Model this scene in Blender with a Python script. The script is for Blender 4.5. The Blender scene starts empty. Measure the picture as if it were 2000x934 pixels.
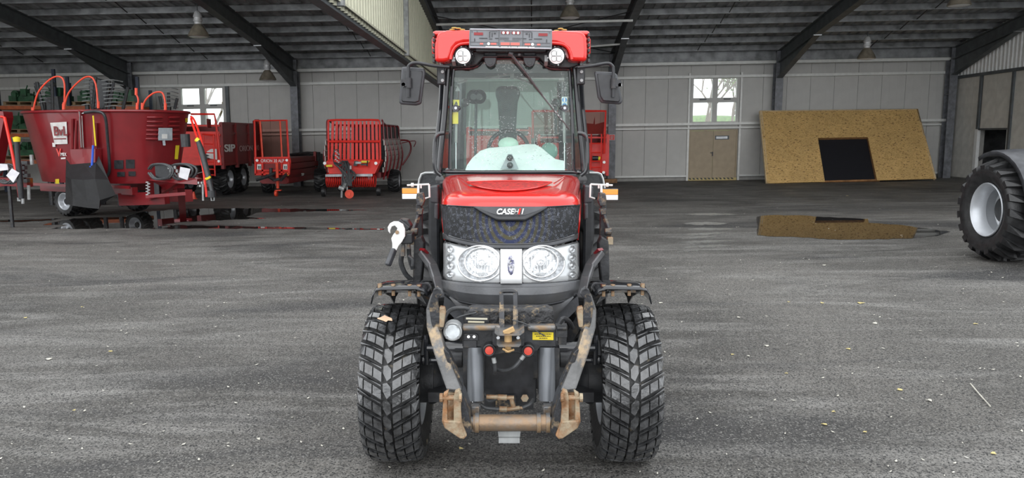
import bpy, math, random
from mathutils import Vector, Matrix, noise
random.seed(4)
V = Vector
SC = bpy.context.scene
COL = SC.collection

# ---------------------------------------------------------------- camera, sky, light, exposure
CAM_H, FPX, PITCH = 1.70, 1500.0, math.atan(202 / 1500.0)
cd = bpy.data.cameras.new('camera')
cd.sensor_width = 36.0
cd.lens = 36.0 * FPX / 2000.0
cd.clip_end = 400
cam = bpy.data.objects.new('camera', cd)
COL.objects.link(cam)
cam.location = (0, 0, CAM_H)
cam.rotation_euler = (math.pi / 2 - PITCH, 0, 0)
SC.camera = cam

world = bpy.data.worlds.new('overcast_sky')
SC.world = world
world.use_nodes = True
wn = world.node_tree.nodes
wl = world.node_tree.links
bg = wn['Background']
tcw = wn.new('ShaderNodeTexCoord')
nzw = wn.new('ShaderNodeTexNoise'); nzw.inputs['Scale'].default_value = 2.2; nzw.inputs['Detail'].default_value = 3
rpw = wn.new('ShaderNodeValToRGB')
rpw.color_ramp.elements[0].position = .3; rpw.color_ramp.elements[0].color = (.80, .86, .92, 1)
rpw.color_ramp.elements[1].position = .7; rpw.color_ramp.elements[1].color = (1, 1, 1, 1)
wl.new(tcw.outputs['Generated'], nzw.inputs['Vector'])
wl.new(nzw.outputs['Fac'], rpw.inputs['Fac'])
wl.new(rpw.outputs['Color'], bg.inputs['Color'])
bg.inputs['Strength'].default_value = 1.5

SC.view_settings.view_transform = 'Standard'
SC.view_settings.look = 'None'
SC.view_settings.gamma = 1
SC.view_settings.use_curve_mapping = False
SC.view_settings.exposure = 0.60

sd = bpy.data.lights.new('veiled_sun', 'SUN')
sd.energy = 0.5; sd.angle = math.radians(60)
so = bpy.data.objects.new('veiled_sun', sd)
COL.objects.link(so)
so.rotation_euler = (math.radians(62), 0, math.radians(-8))

# ---------------------------------------------------------------- from the photograph to the place
CT, ST = math.cos(PITCH), math.sin(PITCH)
def ray(px, py):
    v = 467 - py
    return V((px - 1000, FPX * CT + v * ST, v * CT - FPX * ST))
def at(px, py, Y):
    r = ray(px, py)
    return V((0, 0, CAM_H)) + r * (Y / r.y)
# hall frame: u along the back wall, w away from the camera, floor cross fall
SA, CA, FALL = .028, math.sqrt(1 - .028 ** 2), .0150
def B(u, w, z):
    return V((u * CA + w * SA, -u * SA + w * CA, z + FALL * u))
def UP(px, py, w=28.0):
    r = ray(px, py); t = w / (r.x * SA + r.y * CA)
    p = r * t; u = p.x * CA - p.y * SA
    return u, p.z + CAM_H - FALL * u
def SP(px, py, u):
    r = ray(px, py); t = u / (r.x * CA - r.y * SA)
    p = r * t
    return p.x * SA + p.y * CA, p.z + CAM_H - FALL * u
def fz(x, y):
    u = x * CA - y * SA; w = x * SA + y * CA
    s = min(1, max(0, (w - 1) / 7)); s = s * s * (3 - 2 * s)
    return FALL * u * s
def G(px, py):
    r = ray(px, py); z = 0
    for i in range(12):
        t = (z - CAM_H) / r.z; z = fz(r.x * t, r.y * t)
    return V((r.x * t, r.y * t, z))

# ---------------------------------------------------------------- materials
def mat(name, col, rough=.5, metal=0, noise_amt=.12, nscale=8, bump=0, bscale=60, col2=None, mix=(.45, .65), spec=.5,
        coat=0, emit=0, c2scale=None, rough2=None):
    m = bpy.data.materials.new(name); m.use_nodes = True
    N, L = m.node_tree.nodes, m.node_tree.links
    b = N['Principled BSDF']
    tc = N.new('ShaderNodeTexCoord')
    nz = N.new('ShaderNodeTexNoise'); nz.inputs['Scale'].default_value = nscale; nz.inputs['Detail'].default_value = 6
    L.new(tc.outputs['Object'], nz.inputs['Vector'])
    rp = N.new('ShaderNodeValToRGB')
    c = V(col[:3])
    a, d = c * (1 - noise_amt), c * (1 + noise_amt)
    rp.color_ramp.elements[0].position = .35; rp.color_ramp.elements[1].position = .65
    rp.color_ramp.elements[0].color = (*a, 1)
    rp.color_ramp.elements[1].color = (*[min(1, x) for x in d], 1)
    L.new(nz.outputs['Fac'], rp.inputs['Fac'])
    out = rp.outputs['Color']
    if col2 is not None:
        n2 = N.new('ShaderNodeTexNoise'); n2.inputs['Scale'].default_value = c2scale or nscale * .7; n2.inputs['Detail'].default_value = 8
        n2.inputs['Roughness'].default_value = .65
        mp = N.new('ShaderNodeMapping'); mp.inputs['Location'].default_value = (3.1, 7.7, 1.3)
        L.new(tc.outputs['Object'], mp.inputs['Vector']); L.new(mp.outputs['Vector'], n2.inputs['Vector'])
        mr = N.new('ShaderNodeMapRange'); mr.inputs['From Min'].default_value = mix[0]; mr.inputs['From Max'].default_value = mix[1]
        L.new(n2.outputs['Fac'], mr.inputs['Value'])
        mx = N.new('ShaderNodeMix'); mx.data_type = 'RGBA'
        L.new(mr.outputs['Result'], mx.inputs['Factor']); L.new(out, mx.inputs['A'])
        mx.inputs['B'].default_value = (*col2, 1)
        out = mx.outputs['Result']
        if rough2 is not None:
            mr2 = N.new('ShaderNodeMapRange'); mr2.inputs['To Min'].default_value = rough; mr2.inputs['To Max'].default_value = rough2
            L.new(mr.outputs['Result'], mr2.inputs['Value']); L.new(mr2.outputs['Result'], b.inputs['Roughness'])
    L.new(out, b.inputs['Base Color'])
    b.inputs['Roughness'].default_value = rough
    b.inputs['Metallic'].default_value = metal
    b.inputs['Specular IOR Level'].default_value = spec
    b.inputs['Coat Weight'].default_value = coat
    b.inputs['Coat Roughness'].default_value = .05
    if emit:
        L.new(out, b.inputs['Emission Color']); b.inputs['Emission Strength'].default_value = emit
    if bump:
        nb = N.new('ShaderNodeTexNoise'); nb.inputs['Scale'].default_value = bscale; nb.inputs['Detail'].default_value = 5
        L.new(tc.outputs['Object'], nb.inputs['Vector'])
        bp = N.new('ShaderNodeBump'); bp.inputs['Strength'].default_value = bump; bp.inputs['Distance'].default_value = .01
        L.new(nb.outputs['Fac'], bp.inputs['Height']); L.new(bp.outputs['Normal'], b.inputs['Normal'])
    return m
def glass(name, tint, refl=.0, rough=.0, drops=False, ior=1.5):
    m = bpy.data.materials.new(name); m.use_nodes = True
    N, L = m.node_tree.nodes, m.node_tree.links
    N.remove(N['Principled BSDF'])
    o = N['Material Output']
    tr = N.new('ShaderNodeBsdfTransparent'); tr.inputs['Color'].default_value = (*tint, 1)
    gl = N.new('ShaderNodeBsdfGlossy'); gl.inputs['Roughness'].default_value = rough
    lw = N.new('ShaderNodeLayerWeight'); lw.inputs['Blend'].default_value = .5
    f0 = ((ior - 1) / (ior + 1)) ** 2 * 1.8
    pw = N.new('ShaderNodeMath'); pw.operation = 'POWER'; pw.inputs[1].default_value = 5
    L.new(lw.outputs['Facing'], pw.inputs[0])
    fr = N.new('ShaderNodeMapRange'); fr.inputs['To Min'].default_value = f0; fr.inputs['To Max'].default_value = 1
    L.new(pw.outputs[0], fr.inputs['Value'])
    mx = N.new('ShaderNodeMixShader')
    ad = N.new('ShaderNodeMath'); ad.operation = 'ADD'; ad.inputs[1].default_value = refl; ad.use_clamp = True
    L.new(fr.outputs['Result'], ad.inputs[0]); L.new(ad.outputs[0], mx.inputs['Fac'])
    L.new(tr.outputs[0], mx.inputs[1]); L.new(gl.outputs[0], mx.inputs[2])
    fin = mx.outputs[0]
    if drops:
        tc = N.new('ShaderNodeTexCoord')
        vo = N.new('ShaderNodeTexVoronoi'); vo.inputs['Scale'].default_value = 75
        L.new(tc.outputs['Object'], vo.inputs['Vector'])
        lt = N.new('ShaderNodeMath'); lt.operation = 'LESS_THAN'; lt.inputs[1].default_value = .16
        L.new(vo.outputs['Distance'], lt.inputs[0])
        nz = N.new('ShaderNodeTexNoise'); nz.inputs['Scale'].default_value = 5
        mp = N.new('ShaderNodeMapping'); mp.inputs['Scale'].default_value = (1, 1, .6)
        L.new(tc.outputs['Object'], mp.inputs['Vector']); L.new(mp.outputs['Vector'], nz.inputs['Vector'])
        g2 = N.new('ShaderNodeMath'); g2.operation = 'GREATER_THAN'; g2.inputs[1].default_value = .5
        L.new(nz.outputs['Fac'], g2.inputs[0])
        mu = N.new('ShaderNodeMath'); mu.operation = 'MULTIPLY'
        L.new(lt.outputs[0], mu.inputs[0]); L.new(g2.outputs[0], mu.inputs[1])
        dr = N.new('ShaderNodeBsdfPrincipled'); dr.inputs['Base Color'].default_value = (.7, .74, .74, 1); dr.inputs['Roughness'].default_value = .12
        m2 = N.new('ShaderNodeMixShader')
        sc = N.new('ShaderNodeMath'); sc.operation = 'MULTIPLY'; sc.inputs[1].default_value = .75
        L.new(mu.outputs[0], sc.inputs[0]); L.new(sc.outputs[0], m2.inputs['Fac'])
        L.new(fin, m2.inputs[1]); L.new(dr.outputs[0], m2.inputs[2])
        fin = m2.outputs[0]
    L.new(fin, o.inputs['Surface'])
    return m

# ---------------------------------------------------------------- mesh collector
WLOC = {}
def setp(o, label=None, cat=None, group=None, kind=None):
    if label: o['label'] = label
    if cat: o['category'] = cat
    if group: o['group'] = group
    if kind: o['kind'] = kind
    return o
def thing(name, loc, label, cat, group=None):
    o = bpy.data.objects.new(name, None); COL.objects.link(o)
    o.location = loc; o.empty_display_size = .2
    WLOC[o] = V(loc)
    return setp(o, label, cat, group)
SPLIT = set('''bolt yellow_sticker louvre sight_hole hay_hoop bright_pipe door_guide socket_screw collar recess_bolt plate_hole holder_screw
holder_slot red_opening dark_red_opening round_button marker_lamp white_plate plate_mark yellow_reflector side_plank side_hoop front_rib side_rib
hydraulic_hose hydraulic_fitting return_hose cable headstock_edge wiper_clip reflector_rib clamp_bolt roof_side_vent indicator_reflector pin_plate
front_frame rack_beam hose_bundle hitch_pins coupling_row opening_frame side_batten chassis_frame cab_frame hose_ferrule coupler_nipple coupler_hose
hydraulic_pipe drawbar jack_stand rear_wiper yellow_shaft_cap paper_bag rear_beater_frame spreading_beater guard_frame coupler_block crease roof_arch_lip
link_hook linkage_chain cylinder_bracket console_strut loader_console console_box plate_edge blue_disc blue_handle holder_bracket hinge_pin bezel_lip
intake_rim lamp_bracket steering_cylinder gearbox bottom_beam stiffener_plate black_backing_sheet hazard_stripe net_wire'''.split())
class MB:
    def __init__(s, xf=None):
        s.v = []; s.f = []; s.xf = xf
    def add(s, vs, fs):
        n = len(s.v); s.v += [V(p) for p in vs]; s.f += [tuple(i + n for i in f) for f in fs]
        return s
    def box(s, a, b):
        x0, y0, z0 = [min(a[i], b[i]) for i in range(3)]; x1, y1, z1 = [max(a[i], b[i]) for i in range(3)]
        return s.add([(x0, y0, z0), (x1, y0, z0), (x1, y1, z0), (x0, y1, z0), (x0, y0, z1), (x1, y0, z1), (x1, y1, z1), (x0, y1, z1)],
                     [(0, 3, 2, 1), (4, 5, 6, 7), (0, 1, 5, 4), (1, 2, 6, 5), (2, 3, 7, 6), (3, 0, 4, 7)])
    def cbox(s, c, sz):
        c = V(c); h = V(sz) / 2
        return s.box(c - h, c + h)
    def beam(s, p0, p1, w, h, up=(0, 0, 1)):
        p0, p1 = V(p0), V(p1); d = (p1 - p0).normalized(); up = V(up)
        if abs(d.dot(up)) > .98: up = V((0, 1, 0))
        sx = d.cross(up).normalized(); sz = sx.cross(d).normalized()
        vs = []
        for p in (p0, p1):
            for a, b in ((-1, -1), (1, -1), (1, 1), (-1, 1)):
                vs.append(p + sx * (a * w / 2) + sz * (b * h / 2))
        return s.add(vs, [(0, 1, 2, 3), (7, 6, 5, 4), (0, 4, 5, 1), (1, 5, 6, 2), (2, 6, 7, 3), (3, 7, 4, 0)])
    def tube(s, pts, r, n=8, closed=False, cap=True):
        pts = [V(p) for p in pts]; m = len(pts)
        rs = r if isinstance(r, (list, tuple)) else [r] * m
        rings = []; prev = None
        for i, p in enumerate(pts):
            if closed: d = pts[(i + 1) % m] - pts[i - 1]
            else: d = pts[min(i + 1, m - 1)] - pts[max(i - 1, 0)]
            if d.length < 1e-9: d = V((0, 0, 1))
            d.normalize()
            if prev is None:
                a = V((0, 0, 1)) if abs(d.z) < .9 else V((1, 0, 0))
                sx = d.cross(a).normalized()
            else:
                sx = prev - d * prev.dot(d)
                sx = sx.normalized() if sx.length > 1e-6 else d.cross(V((0, 0, 1))).normalized()
            prev = sx; sy = d.cross(sx)
            rings.append([p + (sx * math.cos(2 * math.pi * k / n) + sy * math.sin(2 * math.pi * k / n)) * rs[i] for k in range(n)])
        return s.rings(rings, closed, cap)
    def rings(s, rings, closed=False, cap=True, ringclosed=True):
        n = len(rings[0]); m = len(rings); vs = [p for r in rings for p in r]; fs = []
        for i in range(m if closed else m - 1):
            j = (i + 1) % m
            for k in range(n if ringclosed else n - 1):
                l = (k + 1) % n
                fs.append((i * n + k, i * n + l, j * n + l, j * n + k))
        if cap and not closed and ringclosed:
            fs.append(tuple(range(n - 1, -1, -1))); fs.append(tuple((m - 1) * n + k for k in range(n)))
        return s.add(vs, fs)
    def cyl(s, p0, p1, r, n=16, r1=None):
        return s.tube([p0, p1], [r, r if r1 is None else r1], n)
    def lathe(s, prof, c, axis, n=32, cap=False):
        # prof: (along axis, radius)
        c, ax = V(c), V(axis).normalized()
        a = V((0, 0, 1)) if abs(ax.z) < .9 else V((1, 0, 0))
        e1 = ax.cross(a).normalized(); e2 = ax.cross(e1)
        rings = [[c + ax * h + (e1 * math.cos(2 * math.pi * k / n) + e2 * math.sin(2 * math.pi * k / n)) * r for k in range(n)] for h, r in prof]
        return s.rings(rings, False, cap)
    def prism(s, poly, d):
        # closed polygon of 3d points, extruded by vector d
        n = len(poly); d = V(d); vs = [V(p) for p in poly] + [V(p) + d for p in poly]
        fs = [tuple(range(n - 1, -1, -1)), tuple(range(n, 2 * n))] + [(i, (i + 1) % n, n + (i + 1) % n, n + i) for i in range(n)]
        return s.add(vs, fs)
    def plate(s, pxs, Y, t, Y2=None):
        # plate outlined by image points standing at depth Y (or (px,py,Y)), thickness t away from the camera
        return s.prism([at(p[0], p[1], p[2] if len(p) > 2 else Y) for p in pxs], (0, t, 0))
    def sphere(s, c, r, n=12, m=8, sq=(1, 1, 1)):
        c = V(c); vs = [c + V((0, 0, r * sq[2]))]; fs = []
        for i in range(1, m):
            t = math.pi * i / m
            for k in range(n):
                a = 2 * math.pi * k / n
                vs.append(c + V((r * math.sin(t) * math.cos(a) * sq[0], r * math.sin(t) * math.sin(a) * sq[1], r * math.cos(t) * sq[2])))
        vs.append(c - V((0, 0, r * sq[2]))); e = len(vs) - 1
        for k in range(n):
            fs.append((0, 1 + k, 1 + (k + 1) % n)); fs.append((e, 1 + (m - 2) * n + (k + 1) % n, 1 + (m - 2) * n + k))
        for i in range(m - 2):
            for k in range(n):
                a, b = 1 + i * n + k, 1 + i * n + (k + 1) % n
                fs.append((a, a + n, b + n, b))
        return s.add(vs, fs)
    def grid(s, rows, closed=False):
        return s.rings(rows, False, False, closed)
    def islands(s):
        par = list(range(len(s.v)))
        def find(i):
            while par[i] != i: par[i] = par[par[i]]; i = par[i]
            return i
        for f in s.f:
            a = find(f[0])
            for i in f[1:]:
                b = find(i)
                if a != b: par[b] = a
        g = {}
        for f in s.f: g.setdefault(find(f[0]), []).append(f)
        out = []
        for fs in g.values():
            ids = sorted({i for f in fs for i in f}); mp = {k: j for j, k in enumerate(ids)}
            q = MB(s.xf); q.v = [s.v[i] for i in ids]; q.f = [tuple(mp[i] for i in f) for f in fs]; out.append(q)
        return out
    def build(s, name, material, parent=None, label=None, **kw):
        if name in SPLIT and parent is not None:
            parts = s.islands()
            if len(parts) > 1: return [q.build1(name, material, parent, label, **kw) for q in parts][0]
        return s.build1(name, material, parent, label, **kw)
    def build1(s, name, material, parent=None, label=None, smooth=True, bevel=0, fn=None, kind=None, ang=35, solid=0, seg=2, sub=0):
        vs = s.v
        if s.xf is not None: vs = [s.xf @ p for p in vs]
        if fn: vs = [fn(*p) for p in vs]
        lo = V([min(p[i] for p in vs) for i in range(3)]); hi = V([max(p[i] for p in vs) for i in range(3)])
        c = (lo + hi) / 2
        me = bpy.data.meshes.new(name)
        me.from_pydata([tuple(p - c) for p in vs], [], s.f)
        if smooth:
            me.polygons.foreach_set('use_smooth', [True] * len(me.polygons))
            me.set_sharp_from_angle(angle=math.radians(ang))
        me.materials.append(material); me.update()
        o = bpy.data.objects.new(name, me); COL.objects.link(o)
        WLOC[o] = c
        if parent is not None:
            o.parent = parent; o.location = c - WLOC[parent]
        else: o.location = c
        if solid:
            md = o.modifiers.new('thick', 'SOLIDIFY'); md.thickness = solid; md.offset = 0
        if bevel:
            md = o.modifiers.new('edge', 'BEVEL'); md.width = bevel; md.segments = seg; md.limit_method = 'ANGLE'; md.angle_limit = math.radians(40)
        if sub:
            md = o.modifiers.new('smooth', 'SUBSURF'); md.levels = sub; md.render_levels = sub
        return setp(o, label, kind=kind)
def top(o, label, cat, group=None): return setp(o, label, cat, group)
def struct(o): o['kind'] = 'structure'; return o
def text(name, body, material, parent, p, ex, ey, size, depth=.002, align='CENTER', shear=0, sx=1, bold=0):
    cu = bpy.data.curves.new(name, 'FONT'); cu.body = body; cu.size = size; cu.extrude = depth; cu.align_x = align; cu.align_y = 'CENTER'
    cu.shear = shear; cu.offset = bold
    tmp = bpy.data.objects.new(name, cu); COL.objects.link(tmp)
    dg = bpy.context.evaluated_depsgraph_get(); dg.update()
    me = bpy.data.meshes.new_from_object(tmp.evaluated_get(dg))
    bpy.data.objects.remove(tmp); bpy.data.curves.remove(cu)
    ex, ey = V(ex).normalized(), V(ey).normalized(); ez = ex.cross(ey)
    M = Matrix((ex * sx, ey, ez)).transposed().to_4x4()
    me.transform(M)
    me.materials.clear(); me.materials.append(material)
    o = bpy.data.objects.new(name, me); COL.objects.link(o); WLOC[o] = V(p)
    if parent is not None:
        o.parent = parent; o.location = V(p) - WLOC[parent]
    else: o.location = p
    return o
def copy_tree(o, loc, par=None):
    c = o.copy(); COL.objects.link(c)
    if par is not None: c.parent = par
    else: c.location = loc
    for ch in o.children: copy_tree(ch, None, c)
    return c
def bez(pts, n=6):
    # smooth path through points
    P = [V(p) for p in pts]; out = []
    for i in range(len(P) - 1):
        p0 = P[max(i - 1, 0)]; p1 = P[i]; p2 = P[i + 1]; p3 = P[min(i + 2, len(P) - 1)]
        for k in range(n):
            t = k / n
            out.append(.5 * ((2 * p1) + (p2 - p0) * t + (2 * p0 - 5 * p1 + 4 * p2 - p3) * t * t + (3 * p1 - p0 - 3 * p2 + p3) * t ** 3))
    out.append(P[-1]); return out
def circ(c, r, e1, e2, n=24, a0=0, a1=2 * math.pi):
    c, e1, e2 = V(c), V(e1), V(e2)
    return [c + e1 * (r * math.cos(a0 + (a1 - a0) * k / n)) + e2 * (r * math.sin(a0 + (a1 - a0) * k / n)) for k in range(n)]

# palette
RED = mat('tractor_red_paint', (.66, .014, .009), .22, noise_amt=.04, coat=.6)
REDB = mat('dull_red_paint', (.72, .028, .018), .38, noise_amt=.10, nscale=4)
MAROON = mat('dark_red_paint', (.185, .010, .014), .30, noise_amt=.12, nscale=3, coat=.3)
MAROON2 = mat('brownish_red_paint', (.22, .020, .02), .4, noise_amt=.12, nscale=3)
ORANGE = mat('orange_red_tube', (.75, .07, .03), .35)
BLK = mat('black_plastic', (.022, .023, .026), .32, noise_amt=.25, nscale=20)
BLKG = mat('gloss_black_paint', (.018, .019, .022), .12, noise_amt=.2, coat=.5)
BLKM = mat('matt_black_steel', (.028, .029, .032), .5, noise_amt=.35, nscale=14, bump=.2, col2=(.10, .085, .065), mix=(.58, .72))
DGREY = mat('dark_grey_plastic', (.05, .052, .058), .38, noise_amt=.25, nscale=12, bump=.1, bscale=120)
BUMPER = mat('grey_bumper_plastic', (.095, .098, .105), .34, noise_amt=.25, nscale=7, bump=.12, bscale=90, col2=(.13, .125, .12), mix=(.5, .75))
STEEL = mat('grey_steel', (.36, .37, .38), .35, .7, noise_amt=.2)
GALV = mat('galvanised_steel', (.33, .34, .34), .5, .3, noise_amt=.2, nscale=12)
CHROME = mat('chrome', (.85, .86, .88), .08, 1, noise_amt=.03)
SILVER = mat('silver_rim_paint', (.52, .54, .57), .32, .35, noise_amt=.06)
WHITE = mat('white_paint', (.78, .78, .76), .4, noise_amt=.04)
LAMPW = mat('white_lamp_face', (.9, .9, .88), .25, noise_amt=.02)
YEL = mat('yellow_sticker', (.80, .62, .03), .4, noise_amt=.05)
AMBER = mat('amber_lens', (.85, .30, .02), .2, noise_amt=.08, coat=.5)
BLUE = mat('blue_plastic', (.03, .11, .62), .35)
GREEN = mat('green_machine_paint', (.02, .085, .035), .45, noise_amt=.4, nscale=6)
RUBBER = mat('black_rubber', (.018, .018, .019), .45, noise_amt=.35, nscale=14, bump=.25, bscale=50)
WETRUB = mat('wet_black_rubber', (.05, .051, .053), .22, noise_amt=.5, nscale=30, bump=.35, bscale=60, coat=.6, spec=.8)
DIRTRUB = mat('muddy_black_rubber', (.010, .010, .010), .45, noise_amt=.3, nscale=14, bump=.3, bscale=60, col2=(.26, .22, .15), mix=(.60, .70), c2scale=9, rough2=.8)
RUST = mat('rusty_worn_steel', (.27, .13, .055), .6, .15, noise_amt=.4, nscale=18, bump=.4, bscale=60, col2=(.35, .29, .20), mix=(.42, .62), c2scale=12)
WORN = mat('scraped_black_steel_with_rust', (.035, .036, .04), .34, .2, noise_amt=.3, nscale=14, bump=.3, bscale=50, col2=(.33, .24, .14), mix=(.56, .64), c2scale=7, rough2=.65)
WORN2 = mat('worn_grey_steel_with_rust', (.15, .15, .15), .35, .4, noise_amt=.3, nscale=9, bump=.3, bscale=50, col2=(.28, .19, .11), mix=(.53, .64), c2scale=6, rough2=.65)
# ================================================================ THE HALL
WALLM = mat('pale_grey_wall_sheet', (.52, .51, .485), .5, noise_amt=.035, nscale=3, bump=.12, bscale=30)
WALLR = mat('weathered_side_wall_sheet', (.62, .60, .55), .55, noise_amt=.08, nscale=4, bump=.12, bscale=30)
PLINTH = mat('concrete_plinth', (.34, .33, .31), .8, noise_amt=.12, nscale=6, bump=.3)
FRAMEM = mat('dark_steel_frame', (.095, .105, .11), .5, .2, noise_amt=.18, nscale=5)
COLM = mat('grey_galvanised_column', (.17, .175, .19), .5, .2, noise_amt=.28, nscale=6)
CEILM = mat('dark_roof_sheet', (.36, .365, .37), .6, .1, noise_amt=.35, nscale=2.2, bump=.2, bscale=20)
PURLM = mat('roof_purlin_steel', (.25, .255, .26), .5, .3, noise_amt=.35, nscale=3)
CREAM = mat('cream_corrugated_sheet', (.66, .65, .50), .5, noise_amt=.04)
WOODBR = mat('brown_wood', (.30, .15, .06), .6, noise_amt=.3)

# ---- floor: old asphalt, procedural
def asphalt():
    m = bpy.data.materials.new('worn_asphalt'); m.use_nodes = True
    N, L = m.node_tree.nodes, m.node_tree.links
    b = N['Principled BSDF']; tc = N.new('ShaderNodeTexCoord')
    def nz(scale, det=5, mp=None, ro=.55, dist=0):
        n = N.new('ShaderNodeTexNoise'); n.inputs['Scale'].default_value = scale; n.inputs['Detail'].default_value = det
        n.inputs['Roughness'].default_value = ro; n.inputs['Distortion'].default_value = dist
        if mp:
            k = N.new('ShaderNodeMapping'); k.inputs['Scale'].default_value = mp; L.new(tc.outputs['Object'], k.inputs['Vector']); L.new(k.outputs['Vector'], n.inputs['Vector'])
        else: L.new(tc.outputs['Object'], n.inputs['Vector'])
        return n.outputs['Fac']
    def mr(x, a, c, d=0, e=1):
        n = N.new('ShaderNodeMapRange'); n.inputs['From Min'].default_value = a; n.inputs['From Max'].default_value = c
        n.inputs['To Min'].default_value = d; n.inputs['To Max'].default_value = e; L.new(x, n.inputs['Value']); return n.outputs['Result']
    def mixc(f, a, bb, blend='MIX'):
        n = N.new('ShaderNodeMix'); n.data_type = 'RGBA'; n.blend_type = blend
        for k, x in (('Factor', f), ('A', a), ('B', bb)):
            if isinstance(x, tuple): n.inputs[k].default_value = x
            elif isinstance(x, float): n.inputs[k].default_value = x
            else: L.new(x, n.inputs[k])
        return n.outputs['Result']
    big = mr(nz(.35, 6, None, .6, .6), .35, .65)
    c = mixc(big, (.062, .059, .054, 1), (.155, .147, .135, 1))
    streak = mr(nz(.9, 8, (.35, 1.6, 1), .72, 1.4), .47, .70)
    c = mixc(streak, c, (.235, .228, .215, 1))
    dark = mr(nz(.5, 5, (.4, 1.3, 1), .6, 1.0), .52, .66)
    c = mixc(dark, c, (.050, .049, .049, 1))
    grain = mr(nz(60, 4, None, .75), .3, .7, .25, 1.8)
    g2 = N.new('ShaderNodeVectorMath'); g2.operation = 'SCALE'; L.new(c, g2.inputs[0]); L.new(grain, g2.inputs['Scale'])
    c = g2.outputs[0]
    vo = N.new('ShaderNodeTexVoronoi'); vo.inputs['Scale'].default_value = 130; L.new(tc.outputs['Object'], vo.inputs['Vector'])
    sp = N.new('ShaderNodeSeparateColor'); L.new(vo.outputs['Color'], sp.inputs[0])
    stone = mr(sp.outputs[0], .86, .93)
    c = mixc(stone, c, (.22, .215, .20, 1))
    st2 = mr(sp.outputs[1], .80, .84)
    c = mixc(st2, c, (.03, .03, .03, 1))
    vl = N.new('ShaderNodeTexVoronoi'); vl.inputs['Scale'].default_value = 6; vl.inputs['Randomness'].default_value = 1
    L.new(tc.outputs['Object'], vl.inputs['Vector'])
    spl = N.new('ShaderNodeSeparateColor'); L.new(vl.outputs['Color'], spl.inputs[0])
    L.new(c, b.inputs['Base Color'])
    rg = mr(nz(1.3, 5), .3, .7, .50, .82)
    L.new(rg, b.inputs['Roughness'])
    b.inputs['Specular IOR Level'].default_value = .35
    bp = N.new('ShaderNodeBump'); bp.inputs['Strength'].default_value = .75; bp.inputs['Distance'].default_value = .012
    h = N.new('ShaderNodeMath'); h.operation = 'ADD'; L.new(nz(95, 4, None, .7), h.inputs[0]); L.new(nz(9, 5, (.5, 1.4, 1)), h.inputs[1])
    L.new(h.outputs[0], bp.inputs['Height']); L.new(bp.outputs['Normal'], b.inputs['Normal'])
    return m
ASPH = asphalt()
fl = MB(); rows = []
for j in range(61):
    w = -12 + j * (42.2 / 60)
    rows.append([V((u, w, 0)) for u in [-26 + i * 48 / 60 for i in range(61)]])
fl.grid(rows)
def ffn(x, y, z):
    p = V((x * CA + y * SA, -x * SA + y * CA, 0)); return V((p.x, p.y, fz(p.x, p.y)))
struct(fl.build('floor', ASPH, fn=ffn))

# ---- puddles
def water():
    m = bpy.data.materials.new('shallow_water_on_asphalt'); m.use_nodes = True
    b = m.node_tree.nodes['Principled BSDF']; N, L = m.node_tree.nodes, m.node_tree.links
    tc = N.new('ShaderNodeTexCoord'); nz = N.new('ShaderNodeTexNoise'); nz.inputs['Scale'].default_value = 3
    L.new(tc.outputs['Object'], nz.inputs['Vector'])
    rp = N.new('ShaderNodeValToRGB'); rp.color_ramp.elements[0].color = (.012, .011, .011, 1); rp.color_ramp.elements[1].color = (.03, .028, .026, 1)
    L.new(nz.outputs['Fac'], rp.inputs['Fac']); L.new(rp.outputs['Color'], b.inputs['Base Color'])
    b.inputs['Roughness'].default_value = .015; b.inputs['IOR'].default_value = 1.7; b.inputs['Specular IOR Level'].default_value = .8
    return m
WATER = water()
def puddle(pts, label, group=None, jag=1.5):
    poly = []
    n = len(pts)
    for i in range(n):
        a, c = pts[i], pts[(i + 1) % n]
        L_ = math.hypot(c[0] - a[0], c[1] - a[1]); k = max(1, int(L_ / 9))
        for j in range(k):
            t = j / k
            px = a[0] + (c[0] - a[0]) * t; py = a[1] + (c[1] - a[1]) * t + (random.uniform(-.45, .45) * jag if j else 0)
            g = G(px + (random.uniform(-2, 2) if j else 0), py); poly.append(V((g.x, g.y, g.z + .006)))
    m = MB(); m.prism(poly, (0, 0, -.02))
    o = m.build('puddle', WATER, smooth=False)
    top(o, label, 'puddle', group); return o
puddle([(1478, 424), (1500, 421), (1560, 421), (1600, 424), (1650, 426), (1695, 428), (1697, 436), (1716, 437), (1760, 440), (1800, 446), (1856, 453), (1832, 461), (1770, 467), (1640, 469), (1560, 464), (1516, 463), (1479, 460)],
       'large shallow puddle in front of the particle board panel, mirroring its tan face')
puddle([(84, 440), (144, 427), (240, 424), (280, 414), (340, 410), (400, 407.5), (520, 407.5), (624, 409), (720, 411), (624, 413), (500, 416), (480, 424), (520, 427), (440, 430), (360, 434), (312, 440), (440, 442), (600, 445), (750, 447.5), (750, 449.2), (480, 447), (280, 447.5), (200, 446), (160, 447.5), (100, 447.5), (132, 440)],
       'long dark puddle stretching from under the maroon feed mixer to the compact tractor', jag=1.6)
puddle([(0, 430), (40, 428), (120, 427), (100, 431), (30, 434), (0, 434)], 'narrow dark puddle at the far left edge of the yard')
rnd = random.Random(2)
WETM = mat('wet_glistening_asphalt', (.10, .098, .092), .16, noise_amt=.5, nscale=30, bump=.8, bscale=22, col2=(.16, .155, .145), mix=(.5, .6))
k = 0; WLAB = ['farthest', 'second farthest', 'third farthest', 'upper middle', 'lower middle', 'third nearest', 'second nearest', 'nearest']
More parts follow.
